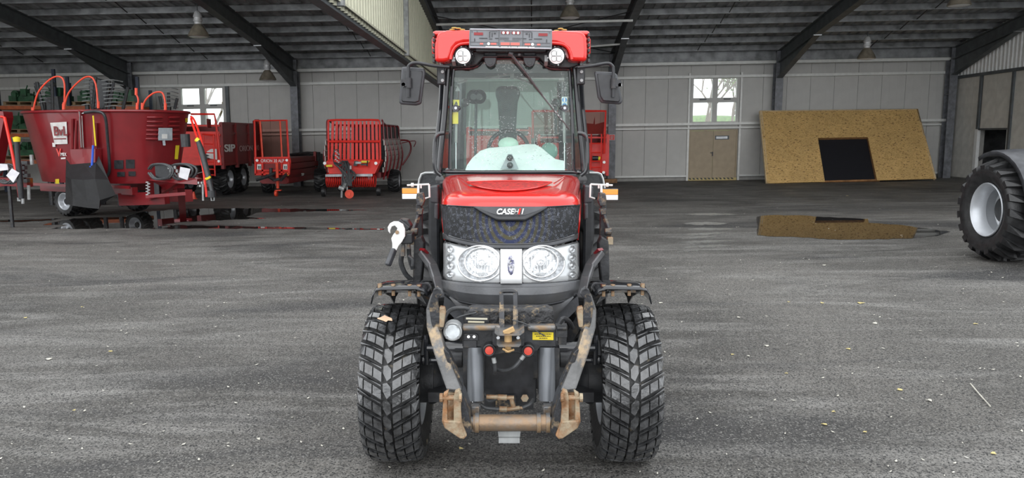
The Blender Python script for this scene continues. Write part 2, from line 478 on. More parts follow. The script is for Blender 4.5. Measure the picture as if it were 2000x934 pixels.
for (x0, x1, y0, yy) in [(1335, 1440, 419, 2.6), (1335, 1420, 437, 3.5), (1340, 1440, 448, 3), (1330, 1425, 459, 3.2), (1330, 1400, 466, 2.5), (1322, 1440, 474, 3), (1325, 1430, 484, 3.4), (1322, 1375, 492, 2)]:
    n = 14; up_, dn = [], []
    sl = -4 if y0 > 450 else 0
    for i in range(n + 1):
        t = i / n; wob = math.sin(math.pi * t) ** .5
        px = x0 + (x1 - x0) * t; yc = y0 + sl * t
        up_.append((px, yc - yy * wob * rnd.uniform(.4, 1))); dn.append((px, yc + yy * wob * rnd.uniform(.4, 1)))
    poly = [G(*p) + V((0, 0, .005)) for p in up_[0:]] + [G(*p) + V((0, 0, .005)) for p in dn[::-1][1:-1]]
    wet = MB(); wet.prism(poly, (0, 0, -.015)); top(wet.build('wet_patch', WETM, smooth=False), WLAB[k] + ' wet tyre streak glistening left of the tan-mirroring puddle', 'wet patch', 'wet tyre streaks'); k += 1

# ---- back wall
WB = 28.0
def gz(px, py, w=WB): return UP(px, py, w)[1]
Z_EAVE = 4.32
rail_top = gz(1300, 151.5); rail_mid = gz(1300, 246.5); sill = gz(1300, 344.5)
win = [(UP(352, 240)[0], UP(443, 240)[0], UP(397, 249)[1], UP(397, 167)[1]),
       (UP(1347, 240)[0], UP(1442, 240)[0], UP(1395, 243)[1], UP(1395, 148)[1])]
door = (UP(1346, 300)[0], UP(1438, 300)[0], -.02, UP(1390, 253.5)[1])
UL, UR = -19.6, UP(1838, 300)[0] + .25
cols = [win[0][0], win[0][1], door[0] if door[0] < win[1][0] else win[1][0], max(door[1], win[1][1])]
openings = [win[0], win[1], door]
wb = MB()
def wallbox(u0, u1, z0, z1):
    if u1 - u0 > .001 and z1 - z0 > .001: wb.box((u0, WB + .05, z0), (u1, WB + .16, z1))
a0, a1, b0, b1 = win[0][0], win[0][1], cols[2], cols[3]
for u0, u1 in ((UL, a0), (a1, b0), (b1, UR)): wallbox(u0, u1, -.3, Z_EAVE)
wallbox(a0, a1, -.3, win[0][2]); wallbox(a0, a1, win[0][3], Z_EAVE)
wallbox(b0, b1, win[1][3], Z_EAVE); wallbox(b0, b1, door[3], win[1][2]); wallbox(b0, b1, -.3, door[2] - .02)
WALLO = struct(wb.build('wall_back', PLINTH, fn=B, smooth=False))
edges = []
def split(u0, u1):
    n = max(1, round((u1 - u0) / .79)); return [(u0 + (u1 - u0) * i / n, u0 + (u1 - u0) * (i + 1) / n) for i in range(n)]
pieces = [(u0, u1, .14, Z_EAVE) for a, b in ((UL, a0), (a1, b0), (b1, UR)) for u0, u1 in split(a, b)]
pieces += [(u0, u1, .14, win[0][2]) for u0, u1 in split(a0, a1)] + [(u0, u1, win[0][3], Z_EAVE) for u0, u1 in split(a0, a1)]
pieces += [(u0, u1, win[1][3], Z_EAVE) for u0, u1 in split(b0, b1)] + [(b0, b1, door[3], win[1][2])]
for u0, u1, z0, z1 in pieces:
    m = MB(); m.box((u0 + .005, WB, z0), (u1 - .005, WB + .055, z1))
    # two shallow stiffening ribs
    for q in (.33, .66):
        uu = u0 + (u1 - u0) * q; m.box((uu - .004, WB - .003, z0), (uu + .004, WB + .004, z1))
    m.build('wall_panel', WALLM, WALLO, fn=B, smooth=False)
# rails (girts), sill, light eave rail
def rail(name, u0, u1, z, h, d, material, gaps=()):
    m = MB(); m.box((u0, WB - d, z - h / 2), (u1, WB - .004, z + h / 2)); m.box((u0, WB - d, z + h / 2 - .015), (u1, WB - d - .03, z + h / 2))
    return struct(m.build(name, material, fn=B, smooth=False))
RAILM = mat('pale_rail_steel', (.70, .70, .67), .45, .1, noise_amt=.06)
colpx = [272, 586, 885, 1192, 1508, 1838]
COLU = [UP(p, 300)[0] for p in colpx]; COLU.insert(0, COLU[0] - 5.85)
n_tr = 0
for z, h, d in ((rail_top, .09, .14), (rail_mid + .06, .09, .20), (rail_mid - .09, .05, .14), (sill, .06, .07)):
    n_tr += 1
    segs = [(UL, UR)]
    if z < door[3] - .1: segs = [(UL, b0 - .05), (b1 + .05, UR)]
    if z > rail_mid + .06 and z < win[1][3]: segs = [(UL, UR)]
    m = MB()
    for u0, u1 in segs:
        m.box((u0, WB - d, z - h / 2), (u1, WB - .004, z + h / 2))
    struct(m.build('trim_%d' % n_tr, RAILM, fn=B, smooth=False))
# vertical posts beside openings
m = MB()
for u in (b0 - .05, b1 + .05):
    m.box((u - .035, WB - .07, 0), (u + .035, WB - .004, win[1][3] + .1))
struct(m.build('trim_5', RAILM, fn=B, smooth=False))
m = MB(); m.box((a1 + .02, WB - .08, rail_mid + .1), (a1 + .14, WB - .004, win[0][3] + .04)); struct(m.build('trim_6', FRAMEM, fn=B, smooth=False))
# light pipe running under the eave
m = MB(); m.box((UL, WB - .34, Z_EAVE - .24), (UR, WB - .22, Z_EAVE - .14))
struct(m.build('trim_7', RAILM, fn=B, smooth=False))
m = MB(); m.box((UL, WB - .2, Z_EAVE - .12), (UR, WB + .1, Z_EAVE + .25)); struct(m.build('trim_8', PURLM, fn=B, smooth=False))
# windows
GLAZE = glass('clear_window_glass', (.96, .98, .97), .02)
for i, (u0, u1, z0, z1) in enumerate(win):
    m = MB(); t = .10
    um, zm = (u0 + u1) / 2, (z0 + z1) / 2
    m.box((u0, WB - .03, z0), (u0 + t, WB + .1, z1)); m.box((u1 - t, WB - .03, z0), (u1, WB + .1, z1))
    m.box((u0 + t, WB - .03, z0), (u1 - t, WB + .1, z0 + t)); m.box((u0 + t, WB - .03, z1 - t), (u1 - t, WB + .1, z1))
    m.box((um - .09, WB - .03, z0 + t), (um + .09, WB + .1, z1 - t))
    m.box((u0 + t, WB - .035, zm - .08), (um - .09, WB + .1, zm + .08)); m.box((um + .09, WB - .035, zm - .08), (u1 - t, WB + .1, zm + .08))
    W = struct(m.build('window_%d' % (i + 1), WALLM, fn=B, smooth=False))
    for x0, x1 in ((u0 + t, um - .09), (um + .09, u1 - t)):
        for y0, y1 in ((z0 + t, zm - .08), (zm + .08, z1 - t)):
            MB().box((x0, WB + .03, y0), (x1, WB + .04, y1)).build('pane', GLAZE, W, fn=B, smooth=False)
            MB().box(((x0 + x1) / 2 - .12, WB - .07, y0 - .07), ((x0 + x1) / 2 + .12, WB - .035, y0 - .03)).build('window_handle', FRAMEM, W, fn=B, smooth=False)
# door
DOORM = mat('beige_painted_steel', (.37, .29, .19), .45, noise_amt=.07, nscale=5)
u0, u1, z0, z1 = door[0] + .02, door[1] - .02, .10, door[3] - .03
um = (u0 + u1) / 2
m = MB(); m.box((u0 - .04, WB - .02, 0), (u0, WB + .08, z1 + .04)); m.box((u1, WB - .02, 0), (u1 + .04, WB + .08, z1 + .04)); m.box((u0, WB - .02, z1), (u1, WB + .08, z1 + .04))
D = struct(m.build('door_1', DOORM, fn=B, smooth=False))
MB().box((u0 + .004, WB - .01, z0), (um - .006, WB + .05, z1 - .005)).build('door_leaf', DOORM, D, fn=B, smooth=False, bevel=.004)
MB().box((um + .006, WB - .01, z0), (u1 - .004, WB + .05, z1 - .005)).build('door_leaf', DOORM, D, fn=B, smooth=False, bevel=.004)
MB().box((um - .10, WB - .07, .98), (um + .0, WB - .045, 1.01)).box((um - .03, WB - .07, .88), (um + .0, WB - .01, 1.03)).build('door_handle', BLK, D, fn=B, smooth=False)
MB().box((um + .06, WB - .022, 1.46), (um + .56, WB - .008, 1.60)).build('sign_plate', FRAMEM, D, fn=B, smooth=False)
MB().box((um + .10, WB - .026, 1.49), (um + .50, WB - .020, 1.57)).build('sign_strip', STEEL, D, fn=B, smooth=False)
m = MB(); m.box((u0 - .04, WB - .06, -.02), (u1 + .04, WB + .05, .095)); TH = m.build('threshold', YEL, D, fn=B, smooth=False)
YELD = mat('faded_yellow', (.50, .40, .17), .6)
TH.data.materials[0] = YELD
nst = 12
m = MB()
for i in range(nst):
    x = u0 + (u1 - u0) * (i + .1) / nst; w_ = (u1 - u0) / nst * .5
    m.prism([(x, WB - .065, .04), (x + w_, WB - .065, .04), (x + w_ - .05, WB - .065, .095), (x - .05, WB - .065, .095)], (0, .003, 0))
m.build('hazard_stripe', BLK, TH, fn=B, smooth=False)

# ---- frame: columns, rafters with haunches, purlins, roof sheet
SL = .147
def roofz(w): return 4.62 + SL * (28 - w)
W0 = 9.0
WHOR = ['outside the left edge', 'behind the feed mixer', 'left of the pick-up wagon', 'hidden behind the tractor cab', 'with the fire sign', 'at the left edge of the board panel', 'in the far right corner']
for i, u in enumerate(COLU):
    m = MB(); d = .34; fw = .26 if i not in (1,) else .30
    wz = WB - .14
    m.box((u - fw / 2, wz - d, -.25), (u + fw / 2, wz - d + .025, 4.5))
    m.box((u - fw / 2, wz - .025, -.25), (u + fw / 2, wz, 4.5))
    m.box((u - .012, wz - d + .025, -.25), (u + .012, wz - .025, 4.5))
    m.box((u - fw / 2 + .005, wz - d + .03, 2.9), (u + fw / 2 - .005, wz - .03, 2.93))
    # bolts on end plate
    for k in range(7):
        for s in (-1, 1):
            m.box((u + s * .07 - .015, wz - d - .015, 3.3 + k * .16), (u + s * .07 + .015, wz - d, 3.33 + k * .16))
    c = m.build('steel_column', COLM, fn=B, smooth=False)
    WHO = ['outside the left of the frame', 'behind the maroon feed mixer, next to the rack', 'between the spreader guard and the pick-up wagon', 'hidden behind the compact tractor cab', 'bearing the small fire sign, right of the compact tractor', 'behind the left edge of the particle board panel', 'in the far right corner of the hall']
    top(c, 'grey steel column ' + WHO[i], 'column', 'steel columns along the back wall')
    # rafter
    m = MB()
    def zt(w): return roofz(w) - .18
    dep = .42
    def zb(w): return zt(w) - dep
    wa, wc = W0, WB - .3
    for hz0, hz1, hw in ((lambda w: zt(w) - .025, zt, .11), (zb, lambda w: zb(w) + .025, .11), (lambda w: zb(w) + .02, lambda w: zt(w) - .02, .008)):
        m.add([(u - hw, wa, hz0(wa)), (u + hw, wa, hz0(wa)), (u + hw, wc, hz0(wc)), (u - hw, wc, hz0(wc)), (u - hw, wa, hz1(wa)), (u + hw, wa, hz1(wa)), (u + hw, wc, hz1(wc)), (u - hw, wc, hz1(wc))],
              [(0, 3, 2, 1), (4, 5, 6, 7), (0, 1, 5, 4), (1, 2, 6, 5), (2, 3, 7, 6), (3, 0, 4, 7)])
    r = m.build('roof_rafter', FRAMEM, fn=B, smooth=False)
    setp(r, 'dark roof rafter above the column ' + WHOR[i], 'beam', 'roof rafters')
    # haunch
    wh = WB - 3.9; w1 = WB - .48
    m = MB()
    m.add([(u - .008, wh, zb(wh)), (u + .008, wh, zb(wh)), (u - .008, w1, zb(w1)), (u + .008, w1, zb(w1)), (u - .008, w1, zb(w1) - .52), (u + .008, w1, zb(w1) - .52)],
          [(0, 2, 4), (1, 5, 3), (0, 4, 5, 1), (0, 1, 3, 2), (2, 3, 5, 4)])
    m.add([(u - .10, wh, zb(wh) - .01), (u + .10, wh, zb(wh) - .01), (u + .10, w1, zb(w1) - .53), (u - .10, w1, zb(w1) - .53), (u - .10, wh, zb(wh) + .015), (u + .10, wh, zb(wh) + .015), (u + .10, w1, zb(w1) - .505), (u - .10, w1, zb(w1) - .505)],
          [(0, 3, 2, 1), (4, 5, 6, 7), (0, 1, 5, 4), (1, 2, 6, 5), (2, 3, 7, 6), (3, 0, 4, 7)])
    m.build('haunch', FRAMEM, r, fn=B, smooth=False)
    m = MB(); m.box((u - .12, wh - .05, zb(wh) - .02), (u + .12, wh + .05, zb(wh) + .01)); m.build('stiffener_plate', STEEL, r, fn=B, smooth=False)
nx = 0; ORD = 'first second third fourth fifth sixth seventh eighth ninth tenth eleventh twelfth thirteenth fourteenth fifteenth sixteenth seventeenth eighteenth nineteenth twentieth'.split()
w = WB - .55
while w > 14.5:
    z = roofz(w)
    m = MB(); m.box((UL, w - .01, z - .19), (UR, w + .01, z)); m.box((UL, w - .075, z - .19), (UR, w + .01, z - .175)); m.box((UL, w - .01, z - .012), (UR, w + .075, z))
    m.box((UL, w - .075, z - .175), (UR, w - .068, z - .15))
    top(m.build('roof_purlin', PURLM, fn=B, smooth=False), 'long steel roof purlin, %s from the back wall' % ORD[nx], 'purlin', 'parallel purlins under the roof')
    nx += 1; w -= 1.06
# anti-sag rods
BAY = ['at the far left', 'above the feed mixer', 'above the pick-up wagon', 'above the tractor cab', 'above the right window', 'above the board panel']
RODM = mat('dark_rod_steel', (.03, .03, .032), .5)
for j in range(6):
    u = (COLU[j] + COLU[j + 1]) / 2
    w = WB - .55; nn = 0
    while w - 1.06 > 20:
        m = MB(); m.tube([(u, w - .02, roofz(w) - .17), (u, w - 1.04, roofz(w - 1.06) - .02)], .016, 6); w -= 1.06; nn += 1
        setp(m.build('tie_rod', RODM, fn=B), 'thin roof tie rod, %s from back wall, bay %s' % (ORD[nn - 1], BAY[j]), 'rod', 'tie rods between the purlins')
# corrugated roof sheet
cs = MB(); rowsA = []
xs = []
u = UL
while u < UR:
    for du, dz in ((0, 0), (.14, 0), (.165, .04), (.265, .04), (.29, 0)): xs.append((u + du, dz))
    u += .3
for wv in (14.5, 18, 22, WB + .15):
    rowsA.append([V((a, wv, roofz(wv) + .01 + b)) for a, b in xs])
cs.grid(rowsA)
struct(cs.build('ceiling', CEILM, fn=B, smooth=False, solid=.004))
# bright strips of daylight along a few purlins are translucent sheets
# horizontal light bracing tube near the tractor cab
m = MB(); u0, z0 = UP(852, 48, 22.0); u1, z1 = UP(1236, 40, 22.0); m.tube([(u0, 22, z0), (u1, 22, z1)], .035, 8)
top(m.build('bracing_tube', RAILM, fn=B), 'pale horizontal bracing tube above the tractor cab roof', 'pipe')
m = MB(); u0, z0 = UP(1150, 91, 24.6); u1, z1 = UP(1225, 85, 24.6); m.tube([(u0, 24.6, z0), (u1, 24.6, z1)], .03, 8)
top(m.build('bracing_tube', RAILM, fn=B), 'short pale bracing tube right of the red tractor roof', 'pipe')
m = MB(); m.tube([(COLU[4], 22.6, roofz(22.6) - .25), (COLU[3], 27, roofz(27) - .3)], .015, 6); m.tube([(COLU[4], 27, roofz(27) - .3), (COLU[3], 22.6, roofz(22.6) - .25)], .015, 6)
top(m.build('cross_brace', RODM, fn=B), 'pair of thin crossed brace rods under the roof above the cab', 'brace')

# ---- hanging cream corrugated partition
up_ = UP(861, 163, 25.6)[0]
PU = COLU[3] - .05
(w_a, z_a), (w_b, z_b) = SP(861, 163, PU), SP(645, 5, PU)
def pz(w): return z_a + (z_b - z_a) * (w - w_a) / (w_b - w_a)
wN, wF = 9.2, 27.4
m = MB(); rowsB = [[], []]
w = wN
while w < wF:
    for dw, du in ((0, 0), (.07, 0), (.10, .035), (.17, .035), (.20, 0)):
        ww = w + dw
        rowsB[0].append(V((PU + du, ww, pz(ww)))); rowsB[1].append(V((PU + du, ww, roofz(ww) - .2)))
    w += .22
m.grid(rowsB); P = m.build('partition_sheet', CREAM, fn=B, smooth=False, solid=.003)
P.name = 'corrugated_partition'
top(P, 'cream corrugated sheet partition hanging from the roof left of the tractor', 'partition')
MB().beam((PU - .01, wN, pz(wN) - .105), (PU - .01, wF, pz(wF) - .105), .18, .03).beam((PU - .01, wN, pz(wN) + .085), (PU - .01, wF, pz(wF) + .085), .18, .03).beam((PU - .01, wN, pz(wN) - .01), (PU - .01, wF, pz(wF) - .01), .02, .20).build('bottom_beam', FRAMEM, P, fn=B, smooth=False)
MB().beam((PU + .09, wN, pz(wN) + .07), (PU + .09, wF, pz(wF) + .07), .015, .035).build('edge_trim', CREAM, P, fn=B, smooth=False)
wpost = SP(786, 50, PU)[0]
for wq in (wpost, wpost - 6):
    MB().box((PU + .04, wq - .05, pz(wq)), (PU + .14, wq + .05, roofz(wq) - .2)).build('partition_post', GALV, P, fn=B, smooth=False)

# ---- right side wall
UW = COLU[-1] + .22
m = MB(); m.box((UW + .06, 10, -.3), (UW + .2, SP(1968, 300, UW)[0], 6)); 
wd0, wd1 = SP(1968, 300, UW)[0], SP(1908, 300, UW)[0]
zdoor = SP(1940, 252, UW)[1]
m.box((UW + .06, wd1, -.3), (UW + .2, 28.1, 6)); m.box((UW + .06, wd0, zdoor), (UW + .2, wd1, 6))
WR = struct(m.build('wall_right', PLINTH, fn=B, smooth=False))
ztop = SP(1850, 155, UW)[1]
for a, b_ in [(wd1 + .06, 28)]:
    n = 4
    for k in range(n):
        w0, w1 = a + (b_ - a) * k / n, a + (b_ - a) * (k + 1) / n
        MB().box((UW, w0 + .004, .05), (UW + .055, w1 - .004, ztop)).build('wall_panel', WALLR, WR, fn=B, smooth=False)
for k in range(2):
    w0, w1 = wd0 + .05 + (wd1 - wd0 - .1) * k / 2, wd0 + .05 + (wd1 - wd0 - .1) * (k + 1) / 2
    MB().box((UW, w0 + .004, zdoor + .02), (UW + .055, w1 - .004, ztop)).build('wall_panel', WALLR, WR, fn=B, smooth=False)
w1 = wd0 - .06
while w1 > 12:
    MB().box((UW, w1 - .78, .05), (UW + .055, w1 - .006, ztop)).build('wall_panel', WALLR, WR, fn=B, smooth=False); w1 -= .78
m = MB(); rw = [[], []]; w = 10
while w < 27.9:
    for dw, du in ((0, 0), (.07, 0), (.09, .05), (.16, .05), (.18, 0)):
        rw[0].append(V((UW + .05 - du, w + dw, ztop + .05))); rw[1].append(V((UW + .05 - du, w + dw, roofz(w + dw))))
    w += .2
m.grid(rw)
CORR = mat('white_corrugated_sheet', (.80, .80, .78), .5, noise_amt=.05)
struct(m.build('trim_9', CORR, fn=B, smooth=False, solid=.003))
m = MB(); m.box((UW - .08, 10, ztop - .04), (UW, 28, ztop + .06))
for wq in (wd0 - .03, wd1 + .03): m.box((UW - .06, wq - .05, zdoor if wq > wd1 else 0), (UW, wq + .05, ztop))
m.box((UW - .04, wd0, zdoor - .03), (UW, wd1, zdoor + .03))
struct(m.build('trim_10', FRAMEM, fn=B, smooth=False))
m = MB(); m.box((UW - .05, wd1 - .02, 0), (UW + .05, wd1 + .14, zdoor)); m.box((UW - .04, wd0 + .02, 0), (UW + .05, wd0 + .08, zdoor)); struct(m.build('trim_11', WHITE, fn=B, smooth=False))
# room beyond that doorway
m = MB(); m.box((UW + 2.2, wd0 - 2, -.3), (UW + 2.4, wd1 + 2, 4)); m.box((UW + .2, wd0 - 2, 3.2), (UW + 2.4, wd1 + 2, 3.3)); m.box((UW + .2, wd1 + 1.9, -.3), (UW + 2.3, wd1 + 2, 3.2)); m.box((UW + .2, wd0 - 2, -.3), (UW + 2.3, wd0 - 1.9, 3.2))
struct(m.build('wall_beyond', PURLM, fn=B, smooth=False))
# ---- left side wall, outside the frame
m = MB(); m.box((UL - .2, 14, -.4), (UL, 28.1, 6.6)); struct(m.build('wall_left', WALLR, fn=B, smooth=False))

# ---- fire sign
u0, z0 = UP(1193, 268, 27.4)
m = MB(); m.box((COLU[4] - .10, 27.49, z0 - .11), (COLU[4] + .10, 27.505, z0 + .09)); s = m.build('fire_sign', WHITE, fn=B, smooth=False)
top(s, 'small square red fire point sign on the grey column', 'sign')
m = MB(); m.box((COLU[4] - .09, 27.485, z0 - .10), (COLU[4] + .09, 27.49, z0 + .08)); m.build('red_field', REDB, s, fn=B, smooth=False)
m = MB(); m.tube([(COLU[4] + p[0], 27.48, z0 - .01 + p[1]) for p in ((-.03, -.06), (-.03, .04), (.02, .05), (.04, .02), (.01, -.01), (.0, -.06))], .010, 6); m.build('symbol', WHITE, s, fn=B)
# wooden block under the column
m = MB(); m.box((COLU[4] - .75, 27.2, .0), (COLU[4] + .18, 27.48, .14)); top(m.build('timber_block', WOODBR, fn=B, smooth=False), 'brown timber block lying at the foot of the fire-sign column', 'timber')

# ---- hanging bell lamps
LSH = mat('dirty_lamp_glass', (.23, .20, .155), .3, noise_amt=.25, nscale=5)
LBD = mat('lamp_housing_aluminium', (.68, .68, .68), .45, .2, noise_amt=.1)
def bell_lamp(px, py, w, label):
    u, z = UP(px, py, w)       # centre of the bell rim
    R = .27
    t = thing('bell_lamp', B(u, w, z), label, 'lamp', 'bell lamps under the roof')
    m = MB(); m.lathe([(0, R), (.02, R + .012), (.10, R - .02), (.22, R - .09), (.32, .11), (.34, .09)], (u, w, z), (0, 0, 1), 24)
    m.build('lamp_shade', LSH, t, fn=B, solid=.006)
    m = MB(); m.lathe([(-.03, .01), (-.025, .16), (0, R - .01)], (u, w, z), (0, 0, 1), 24); m.build('lamp_cover', LAMPW, t, fn=B)
    m = MB(); m.lathe([(.33, .09), (.40, .10), (.42, .12), (.46, .12), (.47, .10), (.52, .105), (.54, .125), (.58, .11), (.66, .085), (.70, .04)], (u, w, z), (0, 0, 1), 20, True); m.build('lamp_housing', LBD, t, fn=B)
    zr = roofz(w) + .01
    m = MB(); m.tube([(u, w, z + .68), (u, w, max(zr, z + .8))], .014, 6); m.build('hanger', FRAMEM, t, fn=B)
    return t
bell_lamp(388, 72, 21.6, 'bell lamp hanging left of the second rafter, above the feed mixer')
bell_lamp(523, 157, 26.6, 'small bell lamp beside the column haunch left of the pick-up wagon')
bell_lamp(1113, 35, 21.8, 'bell lamp hanging above the right end of the tractor roof')
bell_lamp(1692, 115, 25.6, 'bell lamp hanging above the particle board panel')
bell_lamp(1873, 11, 20.6, 'bell lamp cut off by the top edge of the photo at right')

# ---- particle board panel leaning on the wall
def osb():
    m = bpy.data.materials.new('oriented_strand_board'); m.use_nodes = True
    N, L = m.node_tree.nodes, m.node_tree.links; b = N['Principled BSDF']; tc = N.new('ShaderNodeTexCoord')
    mp = N.new('ShaderNodeMapping'); mp.inputs['Scale'].default_value = (16, 16, 34); L.new(tc.outputs['Object'], mp.inputs['Vector'])
    vo = N.new('ShaderNodeTexVoronoi'); vo.inputs['Scale'].default_value = 1.6; L.new(mp.outputs['Vector'], vo.inputs['Vector'])
    sp = N.new('ShaderNodeSeparateColor'); L.new(vo.outputs['Color'], sp.inputs[0])
    rp = N.new('ShaderNodeValToRGB'); rp.color_ramp.elements[0].color = (.33, .20, .075, 1); rp.color_ramp.elements[1].color = (.74, .49, .20, 1)
    e = rp.color_ramp.elements.new(.03); e.color = (.20, .11, .04, 1); e2 = rp.color_ramp.elements.new(.08); e2.color = (.54, .33, .115, 1)
    rp.color_ramp.elements[0].color = (.18, .10, .035, 1)
    L.new(sp.outputs[0], rp.inputs['Fac'])
    nz = N.new('ShaderNodeTexNoise'); nz.inputs['Scale'].default_value = 1.8; nz.inputs['Detail'].default_value = 4; L.new(tc.outputs['Object'], nz.inputs['Vector'])
    mr = N.new('ShaderNodeMapRange'); mr.inputs['To Min'].default_value = .75; mr.inputs['To Max'].default_value = 1.2; L.new(nz.outputs['Fac'], mr.inputs['Value'])
    vm = N.new('ShaderNodeVectorMath'); vm.operation = 'SCALE'; L.new(rp.outputs['Color'], vm.inputs[0]); L.new(mr.outputs['Result'], vm.inputs['Scale'])
    L.new(vm.outputs[0], b.inputs['Base Color']); b.inputs['Roughness'].default_value = .6
    return m
OSB = osb()
Yb, Yt = G(1660, 356).y, 27.2
BL, BR = G(1498, 358.5), G(1829, 350.5)
BL = at(1498, 358, Yb - .1); BR = at(1829, 349, Yb + .0)
TL, TR = at(1485, 216, Yt), at(1793, 212.5, Yt)
def bp_(s, t):
    a = BL.lerp(BR, s); c = TL.lerp(TR, s); return a.lerp(c, t)
nrm = ((BR - BL).cross(TL - BL)).normalized()
if nrm.y < 0: nrm = -nrm
s0, s1, th = (1611 - 1498) / 331, (1713 - 1498) / 331, .60
t = thing('board_panel', (BL + BR) / 2, 'large tan particle board panel with a square opening, leaning on the back wall', 'board')
TIMB = mat('pale_timber_edge', (.62, .47, .28), .6, noise_amt=.15)
bt = nrm * .03
for q in ([(0, 0), (s0, 0), (s0 - .003, th), (0, th)], [(s1, 0), (1, 0), (1, th), (s1 - .003, th)], [(0, th + .001), (1, th + .001), (1, 1), (0, 1)]):
    m = MB(); m.prism([bp_(*p) for p in q], bt); m.build('board_sheet', OSB, t, smooth=False)
dp = nrm * .10
m = MB()
m.prism([bp_(-.004, 0), bp_(.012, 0), bp_(.012, 1), bp_(-.004, 1)], dp); m.prism([bp_(.99, 0), bp_(1, 0), bp_(1, 1), bp_(.99, 1)], dp)
m.prism([bp_(.013, .985), bp_(.989, .985), bp_(.989, 1), bp_(.013, 1)], dp)
m.build('side_batten', TIMB, t, smooth=False)
m = MB(); e = dp + bt
m.prism([bp_(s0 - .02, 0) + bt, bp_(s0, 0) + bt, bp_(s0, th) + bt, bp_(s0 - .02, th) + bt], dp); m.prism([bp_(s1, 0) + bt, bp_(s1 + .02, 0) + bt, bp_(s1 + .02, th) + bt, bp_(s1, th) + bt], dp)
m.prism([bp_(s0, th) + bt, bp_(s1, th) + bt, bp_(s1, th + .03) + bt, bp_(s0, th + .03) + bt], dp)
m.prism([bp_(s0, 0) + bt, bp_(s1, 0) + bt, bp_(s1, .02) + bt, bp_(s0, .02) + bt], dp)
m.build('opening_frame', WOODBR, t, smooth=False)
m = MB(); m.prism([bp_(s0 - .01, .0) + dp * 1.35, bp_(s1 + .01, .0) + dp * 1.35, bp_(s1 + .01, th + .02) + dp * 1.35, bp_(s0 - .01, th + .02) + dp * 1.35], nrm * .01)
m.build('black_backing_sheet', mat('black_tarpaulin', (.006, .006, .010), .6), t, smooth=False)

# ---- trees and a hedge outside the windows
BARK = mat('bark', (.16, .12, .085), .9); LEAFM = mat('yellow_green_leaves', (.22, .33, .06), .6, noise_amt=.5, nscale=2); HEDGE = mat('green_hedge', (.10, .20, .04), .8, noise_amt=.4)
def tree(x, y, h, seed, leafy, label):
    r_ = random.Random(seed)
    t = thing('tree', (x, y, -.2), label, 'tree')
    m = MB(); tips = []
    def br(p, d, l, r, dep):
        q = p + d * l; m.tube([p, (p + q) / 2 + V((r_.uniform(-.04, .04) * l, 0, 0)), q], [r, r * .85, r * .65], 6)
        if dep == 0: tips.append(q); return
        for k in range(2 if dep > 3 else 3):
            nd = (d + V((r_.uniform(-.75, .75), r_.uniform(-.5, .5), r_.uniform(-.05, .4)))).normalized()
            br(q, nd, l * .74, r * .62, dep - 1)
    br(V((x, y, -.2)), V((.03, 0, 1)), h * .33, .13, 4)
    m.build('trunk', BARK, t)
    if leafy:
        m = MB()
        for q in tips:
            for k in range(16):
                c = q + V([r_.gauss(0, .30) for _ in range(3)]); s = .075
                a = V([r_.gauss(0, 1) for _ in range(3)]).normalized(); b_ = a.cross(V((.3, .5, .8))).normalized()
                m.add([c - a * s, c + b_ * s * .6, c + a * s, c - b_ * s * .6], [(0, 1, 2, 3)])
        o = m.build('foliage', LEAFM, t, smooth=False); o['kind'] = 'stuff'
tree(8.75, 35.5, 5.6, 5, False, 'bare-branched tree outside the left half of the right window')
tree(10.3, 36.5, 5.0, 11, True, 'leafy yellow-green tree outside the right half of the right window')
tree(-14.4, 37, 5.6, 8, True, 'faint leafy tree outside the left window')
m = MB(); m.sphere((10, 40, 0), 1, 24, 10, (14, 2.5, 2.75)); o = m.build('hedge', HEDGE); top(o, 'green grassy bank beyond the windows', 'hedge')
m = MB(); m.box((-60, 28.4, -.45), (60, 90, -.35)); struct(m.build('ground_outside', mat('grass', (.10, .17, .05), .9)))
# ================================================================ THE COMPACT TRACTOR
XC = -.005
T = thing('compact_tractor', (XC, 4.4, 0), 'narrow red compact tractor with black fascia and front linkage, facing the viewer in the centre', 'tractor')
SX = (-1, 1)
def lerp(a, b, t): return a + (b - a) * t
